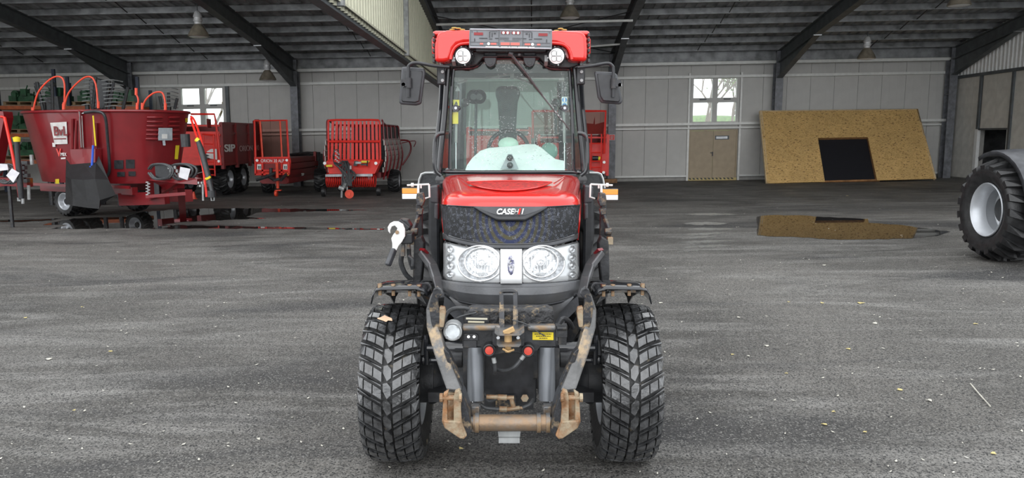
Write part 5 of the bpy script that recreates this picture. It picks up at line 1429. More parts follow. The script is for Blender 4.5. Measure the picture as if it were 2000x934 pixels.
m = MB(); m.tube([at(895, 163, 5.0), at(912, 157, 5.05)], .008, 6); m.plate([(889, 178), (894, 167), (899, 178)], 5.0, .004); m.build('inner_mirror_stalk', GALV, T)
# stickers on the screen
flat('yellow_warning_sticker', [(885, 195), (897, 195), (897, 208), (885, 208)], YCF + .008, YEL, T)
flat('yellow_warning_sticker', [(884, 219), (895, 219), (895, 242), (884, 242)], YCF + .008, YEL, T)
m = MB(); m.plate([(891, 197), (894.5, 204), (887.5, 204)], YCF + .0065, .001); m.build('warning_triangle', BLK, T, smooth=False)
BLUS = mat('blue_sticker', (.08, .30, .62), .4)
bs = flat('blue_sign_sticker', [(1097, 189), (1108, 189), (1108, 213), (1097, 213)], YCF + .008, WHITE, T)
m = MB()
for py in (195, 206):
    p = at(1102.5, py, YCF + .006); m.cyl(p, p + V((0, .001, 0)), .015, 20)
m.build('blue_disc', BLUS, bs)
m = MB(); m.plate([(1101, 191), (1104, 191), (1104, 199), (1101, 199)], YCF + .004, .001); m.build('disc_symbol', WHITE, bs, smooth=False)
# seat, wheel, dashboard cover
m = MB(); m.box((XC - .23, 5.45, 1.22), (XC + .23, 5.9, 1.34)); ST_ = m.build('seat_cushion', DGREY, T, bevel=.04)
m = MB(); m.plate([(975, 250), (972, 200), (966, 180), (972, 168), (1010, 168), (1017, 180), (1011, 200), (1008, 250), (1014, 320), (970, 320)], 5.85, .10); m.build('seat_back', DGREY, T, bevel=.03)
m = MB(); c = at(993, 283, 5.3); e1 = V((1, 0, 0)); e2 = V((0, .35, .93)); m.tube(circ(c - V((0, 0, .03)), .135, e1, e2, 32), .014, 8, closed=True); m.tube([c - V((.12, 0, .02)), c - V((0, 0, .05)), c + V((.12, 0, -.02))], .01, 6); m.tube([c - V((0, 0, .04)), (XC, 5.05, 1.35)], .03, 8); SW = m.build('steering_wheel', BLK, T)
m = MB(); m.sphere(at(993, 282, 5.29), .07, 16, 8, (1, .4, .7)); m.build('wheel_boss', mat('pale_green_boss', (.55, .72, .62), .5), SW)
DC = mat('white_dashboard_cover', (.90, .92, .93), .55, noise_amt=.05, nscale=12, col2=(.45, .5, .52), mix=(.62, .66), c2scale=40)
cov = [(908, 333), (912, 322), (922, 308), (938, 294), (955, 288), (985, 286), (1005, 284), (1025, 281), (1045, 281), (1058, 288), (1072, 300), (1085, 310), (1104, 314), (1104, 333)]
m = MB(); a = [at(p[0], p[1], 4.99 + (333 - p[1]) * .004) for p in cov]; m.prism(a, (0, .10, -.03)); m.build('dashboard_cover', DC, T, smooth=False, bevel=.008)
m = MB(); m.plate([(978, 330), (992, 301), (1000, 301), (1013, 330)], 4.965, .02); SB = m.build('button_panel', mat('light_grey_panel', (.42, .43, .47), .4), T, smooth=False)
m = MB()
for py in (308.5, 323):
    p = at(996, py, 4.955); m.sphere(p, .020, 14, 8, (1, .5, 1))
m.build('round_button', BLK, SB)
m = MB(); m.sphere(at(1072, 296, 5.2), .06, 14, 8, (1, .5, 1)); m.build('armrest_pad', mat('dull_green_pad', (.18, .30, .26), .5), T)
# wing mirrors
for s in SX:
    if s < 0: body = [(784, 130), (800, 131), (829, 133), (830, 140), (822, 203), (812, 206), (781, 204), (779, 199)]; rod = [(878, 131), (850, 129), (815, 123), (800, 127), (797.5, 140), (797.5, 190)]; cl = (798, 162); blk = (862, 148)
    else: body = [(1161, 139), (1200, 141), (1206, 146), (1216, 198), (1213, 204), (1175, 201), (1168, 190)]; rod = [(1128, 132), (1160, 128), (1185, 124), (1195, 128), (1198, 140), (1198, 190)]; cl = (1199, 163); blk = (1134, 148)
    YM = 4.75
    m = MB(); m.plate(body, YM, .045); MI = m.build('wing_mirror', DGREY, T, bevel=.012, seg=3, ang=50)
    cxm = sum(p[0] for p in body) / len(body); cym = sum(p[1] for p in body) / len(body)
    m = MB(); m.plate([(lerp(cxm, a, .82), lerp(cym, b_, .86)) for a, b_ in body], YM - .010, .012); m.build('mirror_back_shell', BLK, MI, bevel=.006, seg=2)
    m = MB(); m.tube(bez([at(a, b_, YM - .03) for a, b_ in rod], 5), .0105, 10); m.build('mirror_arm', BLK, MI)
    m = MB(); c = at(*cl, YM - .035); m.cyl(c - V((0, 0, .03)), c + V((0, 0, .03)), .018, 12); m.cbox(c + V((s * .02, 0, 0)), (.045, .03, .04)); CL = m.build('mirror_clamp', BLKM, MI, smooth=False)
    m = MB(); q = c + V((-.03 if s < 0 else .035, -.015, -.01)); m.cyl(q, q + V((0, .02, 0)), .012, 8)
    for dy in (-8, 9):
        p = at(blk[0] + 2, blk[1] + dy, YCF - .09); m.cyl(p, p + V((0, .02, 0)), .010, 8)
    m.build('clamp_bolt', GALV, MI)
    m = MB(); p = at(*blk, YCF - .04); m.cbox(p, (.05, .06, .11)); m.build('mirror_bracket', BLK, MI, smooth=False, bevel=.006)
    # grab handle
    g_ = [(868, 260), (857, 262), (851, 270), (849, 290), (849, 318), (852, 334), (862, 343)]
    if s > 0: g_ = [(1996 - a, b_) for a, b_ in g_]
    m = MB(); m.tube(bez([at(a, b_, YCF - .08) for a, b_ in g_], 4), .0135, 10); m.build('grab_handle', BLKG, T)
# leaf lying on the left front tyre
LEAF = mat('dry_brown_leaf', (.62, .42, .28), .7, noise_amt=.15)
lf = MB(); base = at(753, 623, 3.665)
lf.prism([at(a, b_, c_) for a, b_, c_ in ((737, 623, 3.66), (744, 621, 3.66), (751, 617, 3.67), (757, 620, 3.665), (765, 623, 3.66), (766, 627, 3.65), (758, 626, 3.655), (754, 629, 3.65), (747, 626, 3.65))], (0, .003, .003))
top(lf.build('leaf', LEAF, smooth=False), 'dry brown leaf lying on top of the tractor\'s left-hand front tyre in the photo', 'leaf')
# ================================================================ THE MACHINES ALONG THE BACK
def xfm(x, y, ang, z=None):
    return Matrix.Translation((x, y, fz(x, y) if z is None else z)) @ Matrix.Rotation(ang, 4, 'Z')
def bg_wheel(parent, x, y, ang, r, wd, face, name='wheel', rim=None, pitch=18, lug=True):
    return tyre(parent, (0, 0, 0), r, wd, r * .55, face, tread='ag' if lug else 'municipal', mt=RUBBER, mcar=RUBBER, rimmat=rim or SILVER, name=name, xf=xfm(x, y, ang) @ Matrix.Translation((0, 0, r)), pitch=pitch)
class Plane:
    """vertical plane through two ground points; hit(px,py) gives the point on it seen at that place"""
    def __init__(s, a, b): s.a, s.b = V(a), V(b); d = (s.b - s.a); s.n = V((-d.y, d.x, 0)).normalized(); s.t = V((d.x, d.y, 0)).normalized()
    def hit(s, px, py, off=0):
        o = V((0, 0, CAM_H)); r = ray(px, py); k = (s.a - o).dot(s.n) / r.dot(s.n); p = o + r * k
        return p + (s.n if s.n.dot(r) < 0 else -s.n) * off
MESHG = glass('fine_red_wire_mesh', (.86, .66, .62), .0, ior=1.05)
# ---------------------------------------------------------------- feed mixer wagon
C0 = V((-8.82, 16.9, 0)); ad = V((.93, -.37, 0)).normalized(); bd = V((-ad.y, ad.x, 0))
gzm = fz(C0.x, C0.y)
ZB, ZT = .86, 2.33
A_, B_, NN = 1.90, 1.12, 2.5
def tsc(z): return lerp(.83, 1, (z - gzm - ZB) / (ZT - ZB))
def tub(a, z, off=0):
    s = tsc(z); ca, sa = math.cos(a), math.sin(a)
    x = (A_ * s + off) * math.copysign(abs(ca) ** (2 / NN), ca); y = (B_ * s + off) * math.copysign(abs(sa) ** (2 / NN), sa)
    return C0 + ad * x + bd * y + V((0, 0, z))
def tub_hit(px, py, off=0):
    r = ray(px, py); o = V((0, 0, CAM_H)); k = 12 / r.y
    for i in range(4000):
        p = o + r * k; q = p - C0; x, y = q.dot(ad), q.dot(bd); s = tsc(p.z)
        if abs(x / (A_ * s + off)) ** NN + abs(y / (B_ * s + off)) ** NN <= 1: return p
        k += .0000016 * 3
        if k * r.y > 22: break
    return o + r * (17 / r.y)
MX = thing('feed_mixer_wagon', (C0.x, C0.y, gzm), 'large maroon feed mixer wagon with a white logo panel and a black rubber flap', 'farm trailer')
N = 64
m = MB(); zz = [gzm + ZB + (ZT - ZB) * k / 6 for k in range(7)]
m.rings([[tub(2 * math.pi * k / N, z) for k in range(N)] for z in zz], False, False)
m.rings([[tub(2 * math.pi * k / N, z, -.03) for k in range(N)] for z in zz[::-1]], False, False)
m.add([tub(2 * math.pi * k / N, zz[0]) for k in range(N)], [tuple(range(N))])
m.build('tub', MAROON, MX, ang=50)
m = MB(); m.tube([tub(2 * math.pi * k / N, gzm + ZT, .01) for k in range(N)], .030, 8, closed=True); m.build('tub_rim', MAROON, MX)
# frame, drawbar, jack
m = MB()
def loc(x, y, z): return C0 + ad * x + bd * y + V((0, 0, gzm + z))
m.beam(loc(-1.4, -.55, .72), loc(1.3, -.55, .70), .14, .16); m.beam(loc(-1.4, .55, .72), loc(1.3, .55, .70), .14, .16); m.beam(loc(-.5, -.6, .60), loc(-.5, .7, .60), .12, .12)
m.beam(loc(-1.5, -.85, .80), loc(1.5, -.85, .80), .04, .06)
m.build('chassis_frame', MAROON, MX, smooth=False)
m = MB(); m.beam(loc(.9, -.55, .52), loc(1.9, -.30, .56), .18, .26); m.beam(loc(.9, .55, .52), loc(1.9, .30, .56), .18, .26)
m.prism([tub_hit(290, 392) + V((0, 0, 0)), at(288, 352, 14.9), at(350, 344, 14.3), at(385, 350, 14.0), at(385, 361, 14.0), at(345, 358, 14.3), at(305, 384, 14.8)], (0, .25, 0))
m.beam(at(288, 384, 14.8), at(366, 378, 14.2), .08, .06)
m.build('drawbar', MAROON, MX, smooth=False)
m = MB(); jf = G(358, 431); m.beam((jf.x, jf.y, jf.z + .01), at(353, 362, 14.6) , .13, .11); m.cbox((jf.x, jf.y, jf.z + .02), (.30, .2, .035)); m.build('support_leg', MAROON, MX, smooth=False)
wl1 = G(138, 424)
WA = math.atan2(bd.y, bd.x)
bg_wheel(MX, wl1.x - .12, wl1.y + .20, WA, .35, .30, -1)
wl2 = G(262, 414)
bg_wheel(MX, wl2.x, wl2.y + .20, WA, .35, .30, -1)
bg_wheel(MX, wl1.x + .05, wl1.y + .62, WA, .35, .30, -1)
# logo panel
def tquad(pts, off, mm, sub=6):
    # quad on the tub
    rows = []
    for j in range(sub + 1):
        rows.append([tub_hit(lerp(lerp(pts[0][0], pts[1][0], i / sub), lerp(pts[3][0], pts[2][0], i / sub), j / sub), lerp(lerp(pts[0][1], pts[1][1], i / sub), lerp(pts[3][1], pts[2][1], i / sub), j / sub), off) for i in range(sub + 1)])
    mm.grid(rows)
m = MB(); tquad([(98, 240), (130, 238), (132, 281), (107, 282)], .02, m); tquad([(102, 279), (108, 279), (108, 287), (103, 287)], .02, m); LG = m.build('logo_panel', mat('off_white_panel', (.60, .58, .56), .5), MX, solid=.006, smooth=False)
p = tub_hit(117, 258, .045); q = tub_hit(125, 258, .045); ex = (q - p); ex.z = 0
DKR = mat('deep_red_print', (.16, .005, .008), .4)
text('logo_lettering', 'BvL', DKR, LG, tub_hit(118, 257, .05), ex, (0, 0, 1), .27, .004, sx=1.0, bold=.004)
m = MB(); tquad([(105, 270.5), (129, 270), (129, 272), (105, 272.5)], .032, m, 2); m.build('logo_underline', DKR, LG, smooth=False)
text('model_lettering', 'V', mat('bright_red_print', (.62, .05, .04), .4), MX, tub_hit(115, 299, .03), ex, (0, 0, 1), .22, .004, bold=.006)
text('model_lettering', 'MIX', WHITE, MX, tub_hit(124, 302, .03), ex, (0, 0, 1), .10, .003)
m = MB(); tquad([(119, 308), (128, 307.5), (128, 310.5), (119, 311)], .015, m, 2); m.build('white_strip', WHITE, MX, smooth=False)
m = MB(); tquad([(108, 350), (115.5, 349.5), (115.5, 359), (108, 359)], .012, m, 1); tquad([(343, 284), (350.5, 284), (347.5, 311), (341, 311)], .012, m, 2); tquad([(362, 231), (367, 231), (367, 239), (362, 239)], .012, m, 1); m.build('yellow_sticker', YEL, MX, smooth=False)
# louvres
m = MB()
for k in range(6):
    y = 229.5 + k * 8.4
    for x0, x1 in ((285 - k * .5, 319), (328, 353 - k * .6)):
        m.tube([tub_hit(x0 + 2, y, .02), tub_hit((x0 + x1) / 2, y, .035), tub_hit(x1 - 2, y, .02)], [.022, .03, .022], 8)
m.build('louvre', MAROON, MX)
m = MB()
for x0, x1, y0, y1 in ((223, 241, 313, 330), (246, 263, 312, 329), (229, 244, 336, 345), (251, 265, 335, 344)): tquad([(x0, y0), (x1, y0), (x1, y1), (x0, y1)], .015, m, 2)
m.build('sight_hole', BLK, MX, smooth=False, solid=.01)
m = MB(); tquad([(310, 250), (336, 250), (336, 274), (309, 274)], .05, m, 2); m.tube([tub_hit(320, 275, .05), tub_hit(321, 283, .05)], .02, 6); DOCB = m.build('document_bag', mat('clear_document_bag', (.42, .46, .50), .25, noise_amt=.15), MX, smooth=False, solid=.02)
m = MB(); tquad([(316, 262), (327, 262), (327, 271), (316, 271)], .075, m, 1); m.build('label_card', WHITE, DOCB, smooth=False)
# discharge door frame, flap, gauge tubes
m = MB()
def tq(a, b_, off): return tub_hit(a, b_, off)
m.prism([tq(137, 292, .16), tq(186, 291, .16), tq(186, 323, .20), tq(140, 323, .20)], -bd * -.15)
m.build('discharge_box', MAROON, MX, smooth=False)
m = MB()
m.tube([tq(141, 291, .06), tq(141, 232, .03)], .03, 6); m.tube([tq(147, 291, .06), tq(150, 235, .03)], .025, 6); m.tube([tq(158, 290, .06), tq(156, 216, .04)], .035, 6)
m.tube([tq(186, 290, .08), tq(186, 240, .04)], .05, 6)
m.build('door_guide', MAROON, MX)
m = MB(); m.tube([tq(159, 288, .10), tq(155, 218, .08)], .012, 6); m.tube([tq(163, 288, .10), tq(160, 226, .08)], .012, 6); m.tube([tq(160, 222, .10), tq(172, 220, .10), tq(190, 219, .10)], .014, 6); m.build('bright_pipe', CHROME, MX)
m = MB(); m.tube(bez([tq(165, 220, .10), tq(190, 218, .12), tq(205, 228, .12), tq(210, 270, .10), tq(214, 330, .08), tq(208, 345, .08)], 5), .030, 8); m.build('hydraulic_pipe', BLK, MX)
m = MB(); m.tube([tq(182, 226, .12), tq(187, 285, .14)], .015, 6); m.build('yellow_gauge', YEL, MX)
m = MB(); m.tube([tq(182, 284, .24), tq(179, 336, .30)], .022, 8); m.tube([tq(179, 325, .30), tq(178, 338, .30)], .04, 8); m.build('blue_handle', BLUE, MX)
FLAPM = mat('black_rubber_sheet', (.008, .008, .009), .5, noise_amt=.3, nscale=5, bump=.2, bscale=20)
fa, fb, fc, fd, fe = [tq(130, 312, .10), tq(138, 322, .22), tq(188, 318, .24), tq(196, 306, .16), tq(226, 384, .10)]
rows = [[fa, fb, fb.lerp(fc, .5), fc, tq(193, 305, .2)], [at(129, 345, 15.4), at(140, 350, 15.2), at(165, 352, 15.1), at(186, 350, 15.1), at(212, 352, 15.25)], [at(129, 376, 15.4), at(143, 388, 15.2), at(172, 398, 15.1), at(195, 391, 15.1), at(226, 381, 15.3)], [at(129, 398, 15.4), at(143, 402, 15.2), at(172, 406, 15.1), at(194, 408, 15.1), at(196, 400, 15.15)]]
m = MB(); m.grid(rows); m.build('rubber_flap', FLAPM, MX, solid=.02, smooth=False)
# hoops
m = MB()
for pts in (((64, 222), (74, 182), (98, 155), (117, 150), (126, 165), (125, 212)), ((124, 215), (134, 182), (158, 156), (176, 150), (187, 165), (192, 210)), ((278, 213), (284, 196), (300, 182), (316, 181), (322, 196), (323, 214)), ((268, 213), (270, 195), (266, 184))):
    Yh = 17.3 if pts[0][0] < 200 else 16.6
    m.tube(bez([at(a, b_, Yh) for a, b_ in pts], 5), .019, 8)
    for a, b_ in (pts[0], pts[-1]): m.cyl(at(a, b_ + 2, Yh), at(a, b_ - 12, Yh), .03, 8)
m.build('hay_hoop', ORANGE, MX)
# hydraulics at the drawbar
m = MB()
for c_ in ((318, 322), (322, 324), (360, 325), (368, 328)):
    m.tube(bez([at(c_[0] - 28, 330, 14.5), at(c_[0] - 20, 322, 14.4), at(c_[0], 321, 14.3), at(c_[0] + 16, 330, 14.2), at(c_[0] + 10, 346, 14.2), at(c_[0] - 15, 350, 14.3), at(c_[0] - 28, 338, 14.4)], 4), .022, 6)
m.build('hose_bundle', HOSE, MX)
m = MB(); m.cbox(at(322, 335, 14.5), (.28, .2, .26)); m.cbox(at(308, 368, 14.9), (.1, .1, .3)); m.build('gearbox', BLK, MX, smooth=False, bevel=.01)
m = MB()
for k in range(9): m.cbox(at(288 + (k % 2) * 3, 356 + k * 3.0, 14.75), (.05, .04, .02))
for k in range(6): m.cbox(at(330 + k * 4, 327 + (k % 3) * 7, 14.4), (.04, .04, .06))
m.build('coupling_row', GALV, MX, smooth=False)
m = MB(); m.prism([at(352, 326, 14.0), at(372, 330, 14.0), at(366, 352, 14.0), at(349, 346, 14.0)], (0, .01, 0)); m.build('paper_bag', mat('white_plastic_bag', (.62, .61, .64), .3, noise_amt=.1, nscale=8), MX, smooth=False)
m = MB(); m.cyl(at(363, 287, 14.9), at(361, 262, 14.9), .09, 12); m.build('manual_tube', BLK, MX)
# PTO shaft, ladder and stand at the front
m = MB(); m.tube([at(387, 276, 14.2), at(392, 290, 14.15), at(407, 345, 13.9), at(414, 374, 13.8)], [.04, .052, .05, .035], 12); m.lathe([(0, .07), (.12, .075), (.13, .04)], at(413, 372, 13.8), (0, 0, -1), 14); m.build('drive_shaft_guard', BLK, MX)
m = MB(); m.cyl(at(383, 272, 14.2), at(388, 276, 14.2), .045, 12); m.cyl(at(405, 346, 13.86), at(407, 349, 13.87), .054, 12); m.build('yellow_shaft_cap', YEL, MX)
m = MB(); m.tube([at(373, 232, 15.2), at(386, 272, 14.4), at(398, 336, 14.0), at(404, 385, 13.9)], .022, 6); m.tube(bez([at(373, 228, 15.2), at(380, 236, 15.0), at(392, 270, 14.4), at(402, 320, 14.0)], 4), .022, 6); m.build('shaft_hanger', REDB, MX)
m = MB(); m.tube([at(396, 360, 13.9), at(397, 392, 13.9)], .018, 6); m.tube([at(412, 382, 13.9), at(413, 392, 13.9), at(418, 392, 13.9), at(419, 380, 13.9)], .012, 6)
for k in range(5): m.cbox(at(388 + k * 3, 357 + (k % 2) * 6, 14), (.03, .03, .04))
m.build('hitch_pins', GALV, MX)
cn = G(379, 389); m = MB(); m.lathe([(0, .10), (.01, .10), (.012, .07), (.22, .02)], (cn.x, cn.y, cn.z), (0, 0, 1), 16, True); top(m.build('traffic_cone', ORANGE), 'small orange cone standing beside the feed mixer drawbar', 'cone')

# ---------------------------------------------------------------- implement at the left edge
L0 = at(20, 380, 15.6)
LI = thing('loader_drawbar', (L0.x, L0.y, fz(L0.x, L0.y)), 'red drawbar with an upright black drive shaft, cut off by the left edge', 'farm trailer')
YL0 = 15.6
m = MB(); m.prism([at(-8, 347, YL0), at(52, 349, YL0), at(53, 366, YL0), at(10, 363, YL0), at(-8, 366, YL0)], (0, .2, 0)); m.beam(at(36, 362, YL0), at(40, 386, YL0), .06, .06); m.prism([at(-14, 216, YL0 + .4), at(6, 218, YL0 + .4), at(8, 230, YL0 + .4), at(-14, 345, YL0 + .4)], (0, .3, 0)); m.build('drawbar', MAROON, LI, smooth=False)
m = MB(); m.tube([at(2, 228, YL0), at(9, 230, YL0), at(20, 280, YL0 - .3), at(33, 345, YL0 - .5)], .028, 8); m.build('shaft_hanger', REDB, LI)
m = MB(); m.tube([at(33, 275, YL0 - .6), at(34, 300, YL0 - .6), at(38, 345, YL0 - .6), at(42, 388, YL0 - .6)], [.05, .045, .055, .05], 12); m.build('drive_shaft_guard', BLK, LI)
m = MB(); m.lathe([(0, .06), (.08, .07), (.1, .02)], at(33, 277, YL0 - .6), (0, 0, 1), 14, True); m.build('yellow_shaft_cap', YEL, LI)
m = MB()
for c_ in (8, 14, 20): m.tube(bez([at(c_ - 20, 338, YL0 - .3), at(c_ - 8, 322, YL0 - .4), at(c_ + 8, 326, YL0 - .4), at(c_ + 18, 345, YL0 - .4), at(c_ + 4, 358, YL0 - .4), at(c_ - 14, 352, YL0 - .3)], 4), .025, 6)
for k in range(8): m.cbox(at(44 + random.uniform(-5, 8), 318 + k * 5, YL0), (.12, .1, .07))
m.build('hose_bundle', HOSE, LI)
m = MB(); m.prism([at(12, 343, YL0 - .7), at(23, 329, YL0 - .7), at(38, 338, YL0 - .7), at(26, 357, YL0 - .7)], (0, .01, 0)); m.prism([at(-2, 320, YL0 - .5), at(14, 321, YL0 - .5), at(16, 332, YL0 - .5), at(-2, 334, YL0 - .5)], (0, .02, 0)); m.build('paper_bag', mat('white_paper_bag', (.66, .65, .68), .4), LI, smooth=False)
m = MB(); m.tube([at(56, 362, YL0), at(57, 390, YL0)], .03, 6); m.tube([at(36, 386, YL0), at(36, 392, YL0), at(41, 392, YL0)], .025, 6); m.cyl(at(45, 386, YL0), at(45, 398, YL0), .03, 8); m.cbox(at(62, 312, YL0), (.05, .05, .2)); m.build('hitch_pins', GALV, LI)
m = MB(); g0 = G(18, 402); m.beam(at(18, 364, YL0), (at(18, 364, YL0).x, YL0, fz(-10, YL0)), .05, .05); m.build('support_leg', BLKM, LI, smooth=False)

# ---------------------------------------------------------------- storage rack and tedders behind the mixer
RK0 = at(70, 300, 25.6)
OR = mat('orange_rack_beam', (.42, .10, .03), .5, noise_amt=.2); BLR = mat('dark_blue_rack_post', (.03, .04, .07), .5); PAL = mat('pallet_wood', (.26, .17, .09), .7, noise_amt=.25)
YK = 26.4
RK = thing('pallet_rack', (-16, YK, FALL * -16), 'dark rack with orange beams full of green machine parts in the left corner', 'rack')
for px in (-40, 104, 131, 268):
    a = at(px, 135 if px in (104,) else 150, YK); m = MB(); m.box((a.x - .05, YK - .05, fz(a.x, YK)), (a.x + .05, YK + .03, a.z)); m.box((a.x - .05, YK + .85, fz(a.x, YK)), (a.x + .05, YK + .92, a.z - .4)); m.build('rack_post', BLR, RK, smooth=False)
for y0 in (210, 264, 316):
    a, b_ = at(-60, y0, YK - .06), at(266, y0 + 1, YK - .06)
    m = MB(); m.beam(a, b_, .05, .12); m.beam(a + V((0, .95, 0)), b_ + V((0, .95, 0)), .05, .12); m.build('rack_beam', OR, RK, smooth=False)
    m = MB(); m.box((a.x, YK, a.z + .05), (b_.x, YK + .9, a.z + .07)); m.build('rack_shelf', PURLM, RK, smooth=False)
rr_ = random.Random(9)
k_ = 0
for shelf, y0 in enumerate((203, 257, 309)):
    for x0 in (10, 76, 145, 207):
        if x0 > 60 and shelf == 2: continue
        a = at(x0, y0, YK + .02); w_ = .95; a.z = at(x0, (210, 264, 316)[shelf] + .5, YK - .06).z + .16
        m = MB()
        for k in range(3): m.cbox((a.x + w_ * k / 2, YK + .35, a.z - .02), (.10, .7, .09))
        m.cbox((a.x + w_ / 2, YK + .35, a.z + .04), (w_ + .1, .75, .022)); m.cbox((a.x + w_ / 2, YK + .35, a.z - .07), (w_ + .1, .75, .022))
        top(m.build('pallet', PAL, smooth=False), 'wooden pallet on the %s shelf of the rack, %s' % (('upper', 'middle', 'lower')[shelf], {10: 'at its left end', 76: 'left of its first post', 145: 'behind the hoops', 207: 'at its right end'}[x0]), 'pallet', 'pallets on the rack')
        m = MB()
        for q in range(9):
            c_ = V((a.x + rr_.uniform(.22, w_ - .22), YK + rr_.uniform(.15, .6), a.z)); sz = V((rr_.uniform(.1, .40), rr_.uniform(.1, .3), rr_.uniform(.08, .3)))
            c_.z = a.z + .055 + rr_.choice([sz.z / 2, sz.z / 2 + .18]); m.cbox(c_, sz)
            m.tube([c_, c_ + V((rr_.uniform(-.2, .2), -.1, rr_.uniform(.0, .30)))], .022, 6)
        m.cbox((a.x + w_ / 2, YK + .35, a.z + .15), (w_ * .9, .4, .2))
        m.cyl((a.x + .3, YK + .1, a.z + .3), (a.x + .3, YK + .5, a.z + .3), .13, 14)
        top(m.build('machine_parts', GREEN, smooth=False), 'heap of dark green machine parts on the %s rack shelf, %s' % (('upper', 'middle', 'lower')[shelf], {10: 'left end', 76: 'left of the first post', 145: 'behind the hoops', 207: 'right end'}[x0]), 'machine parts', 'green parts on the rack')
        k_ += 1
# folded rake gangs with spring tines
def rake(px0, py0, n, length, slant, Y, label, poles):
    p = at(px0, py0, Y); t = thing('hay_rake', (p.x, Y, fz(p.x, Y)), label, 'hay rake')
    m = MB()
    for i in range(n):
        y = py0 - i * 7.2
        m.tube(bez([at(px0 + slant * i, y, Y), at(px0 + slant * i + length * .5, y - 1.5, Y), at(px0 + slant * i + length, y + 2, Y + .2)], 3), .013, 5)
    o = m.build('spring_tines', GALV, t); o['kind'] = 'stuff'
    m = MB()
    for a, b_, c_, d_ in poles: m.tube([at(a, b_, Y + .02), at(c_, d_, Y + .02)], .04, 6)
    m.tube([at(px0 + length * .4, py0, Y + .1), (at(px0 + length * .4, py0, Y + .1).x, Y + .1, fz(p.x, Y))], .06, 8)
    m.build('rake_arm', BLKM, t); return t
rake(160, 205, 8, 26, .4, 20.6, 'upright hay rake with pale spring tines behind the middle of the feed mixer', [(181, 215, 187, 150), (205, 216, 214, 158)])
rake(205, 208, 8, 42, -1.0, 20.2, 'second hay rake with longer tines, right of the first', [(212, 216, 222, 160), (240, 214, 250, 170)])
rake(76, 200, 7, 24, .5, 21.0, 'hay rake whose tines stand behind the left hoop of the feed mixer', [(103, 216, 101, 150), (84, 216, 72, 160)])
rake(318, 209, 6, 30, .0, 21.5, 'row of black-sleeved tines standing beside the left window', [(317, 213, 312, 188), (330, 212, 329, 181), (341, 213, 346, 192)])
m = MB(); m.plate([(172, 158), (178, 153), (190, 153), (204, 156), (216, 164), (212, 200), (200, 215), (176, 212)], 21.0, .12); m.beam(at(190, 210, 21.0), V((at(190, 210, 21).x, 21.0, fz(-11, 21))), .1, .1)
top(m.build('rake_shield', BLK, smooth=False, bevel=.03), 'black rounded plastic shield among the hay rakes above the feed mixer', 'shield')
m = MB(); m.plate([(66, 162), (104, 161), (104, 168), (68, 169)], 22.1, .15); m.tube([at(70, 168, 22.15), at(88, 214, 22.15)], .05, 6); m.beam(at(88, 212, 22.15), V((at(88, 210, 22.15).x, 22.15, fz(-13, 22))), .12, .12); m.plate([(86, 190), (112, 188), (116, 216), (90, 218)], 22.1, .3)
top(m.build('implement_headstock', BLKM, smooth=False), 'black implement headstock standing behind the left hoop', 'implement')

# ---------------------------------------------------------------- spreader: tall box with ladder
def spreader(name, label, X0, X1, Yf, Yb, z0, z1, gz0, front_only=False):
    t = thing(name, ((X0 + X1) / 2, (Yf + Yb) / 2, gz0), label, 'farm trailer')
    m = MB()
    for x in (X0, X1):
        m.add([(x, Yf, z0), (x, Yb, z0), (x, Yb, z1), (x, Yf, z1)], [(0, 1, 2, 3)])
    m.add([(X0, Yf, z0), (X1, Yf, z0), (X1, Yb, z0), (X0, Yb, z0)], [(0, 1, 2, 3)]); m.add([(X0, Yb, z0), (X1, Yb, z0), (X1, Yb, z1), (X0, Yb, z1)], [(0, 1, 2, 3)])
    m.build('box_body', MAROON2, t, smooth=False, solid=.04)
    m = MB(); m.add([(X0, Yf, z0), (X1, Yf, z0), (X1, Yf, z1 - .25), (X0, Yf, z1 - .25)], [(0, 1, 2, 3)]); m.build('front_panel', REDB, t, smooth=False, solid=.05)
    m = MB()
    for z in (z0 + .02, z0 + .25, z0 + .55, z1 - .35, z1 - .08): m.box((X0 - .03, Yf - .04, z - .025), (X1 + .03, Yf, z + .025))
    m.build('front_rib', REDB, t, smooth=False)
    m = MB()
    for x, s in ((X0, -1), (X1, 1)):
        for z in (z0, (z0 + z1) / 2 - .05, z1 - .3, z1): m.box((x, Yf, z - .03), (x + s * .06, Yb, z + .03))
        for k in range(4):
            y = lerp(Yf + .05, Yb - .05, k / 3); m.box((x, y - .06, z0 - .12), (x + s * .09, y + .06, z1 + .01))
    m.build('side_rib', REDB if front_only else MAROON2, t, smooth=False)
    m = MB(); m.beam(((X0 + X1) / 2 - .4, Yf - 1.0, .6 + gz0), ((X0 + X1) / 2 - .4, Yb, z0 - .1), .12, .2); m.beam(((X0 + X1) / 2 + .4, Yf - .2, .6 + gz0), ((X0 + X1) / 2 + .4, Yb, z0 - .1), .12, .2); m.build('chassis_frame', MAROON, t, smooth=False)
    return t
Xc = at(431, 300, 22.8).x; gsp = fz(-9, 24)
S1 = spreader('manure_spreader', 'dark red manure spreader box with white lettering, parked behind the feed mixer', Xc - 2.15, Xc, 22.8, 26.4, .84, 2.07, gsp)
side = Plane((Xc + .08, 22.8, 0), (Xc + .08, 26.0, 0))
ext = V((0, 1, 0))
text('side_lettering', 'SIP', WHITE, S1, side.hit(447, 290, .03), ext, (0, 0, 1), .30, .004, sx=2.4, bold=.008)
text('side_lettering', 'ORION 140', mat('pale_pink_print', (.62, .42, .42), .5), S1, side.hit(486, 290, .03), ext, (0, 0, 1), .25, .004, sx=1.5)
for yy_ in (24.1, 25.3): bg_wheel(S1, Xc - .42, yy_, 0, .50, .45, 1)
bg_wheel(S1, Xc - 1.75, 24.3, 0, .50, .45, -1)
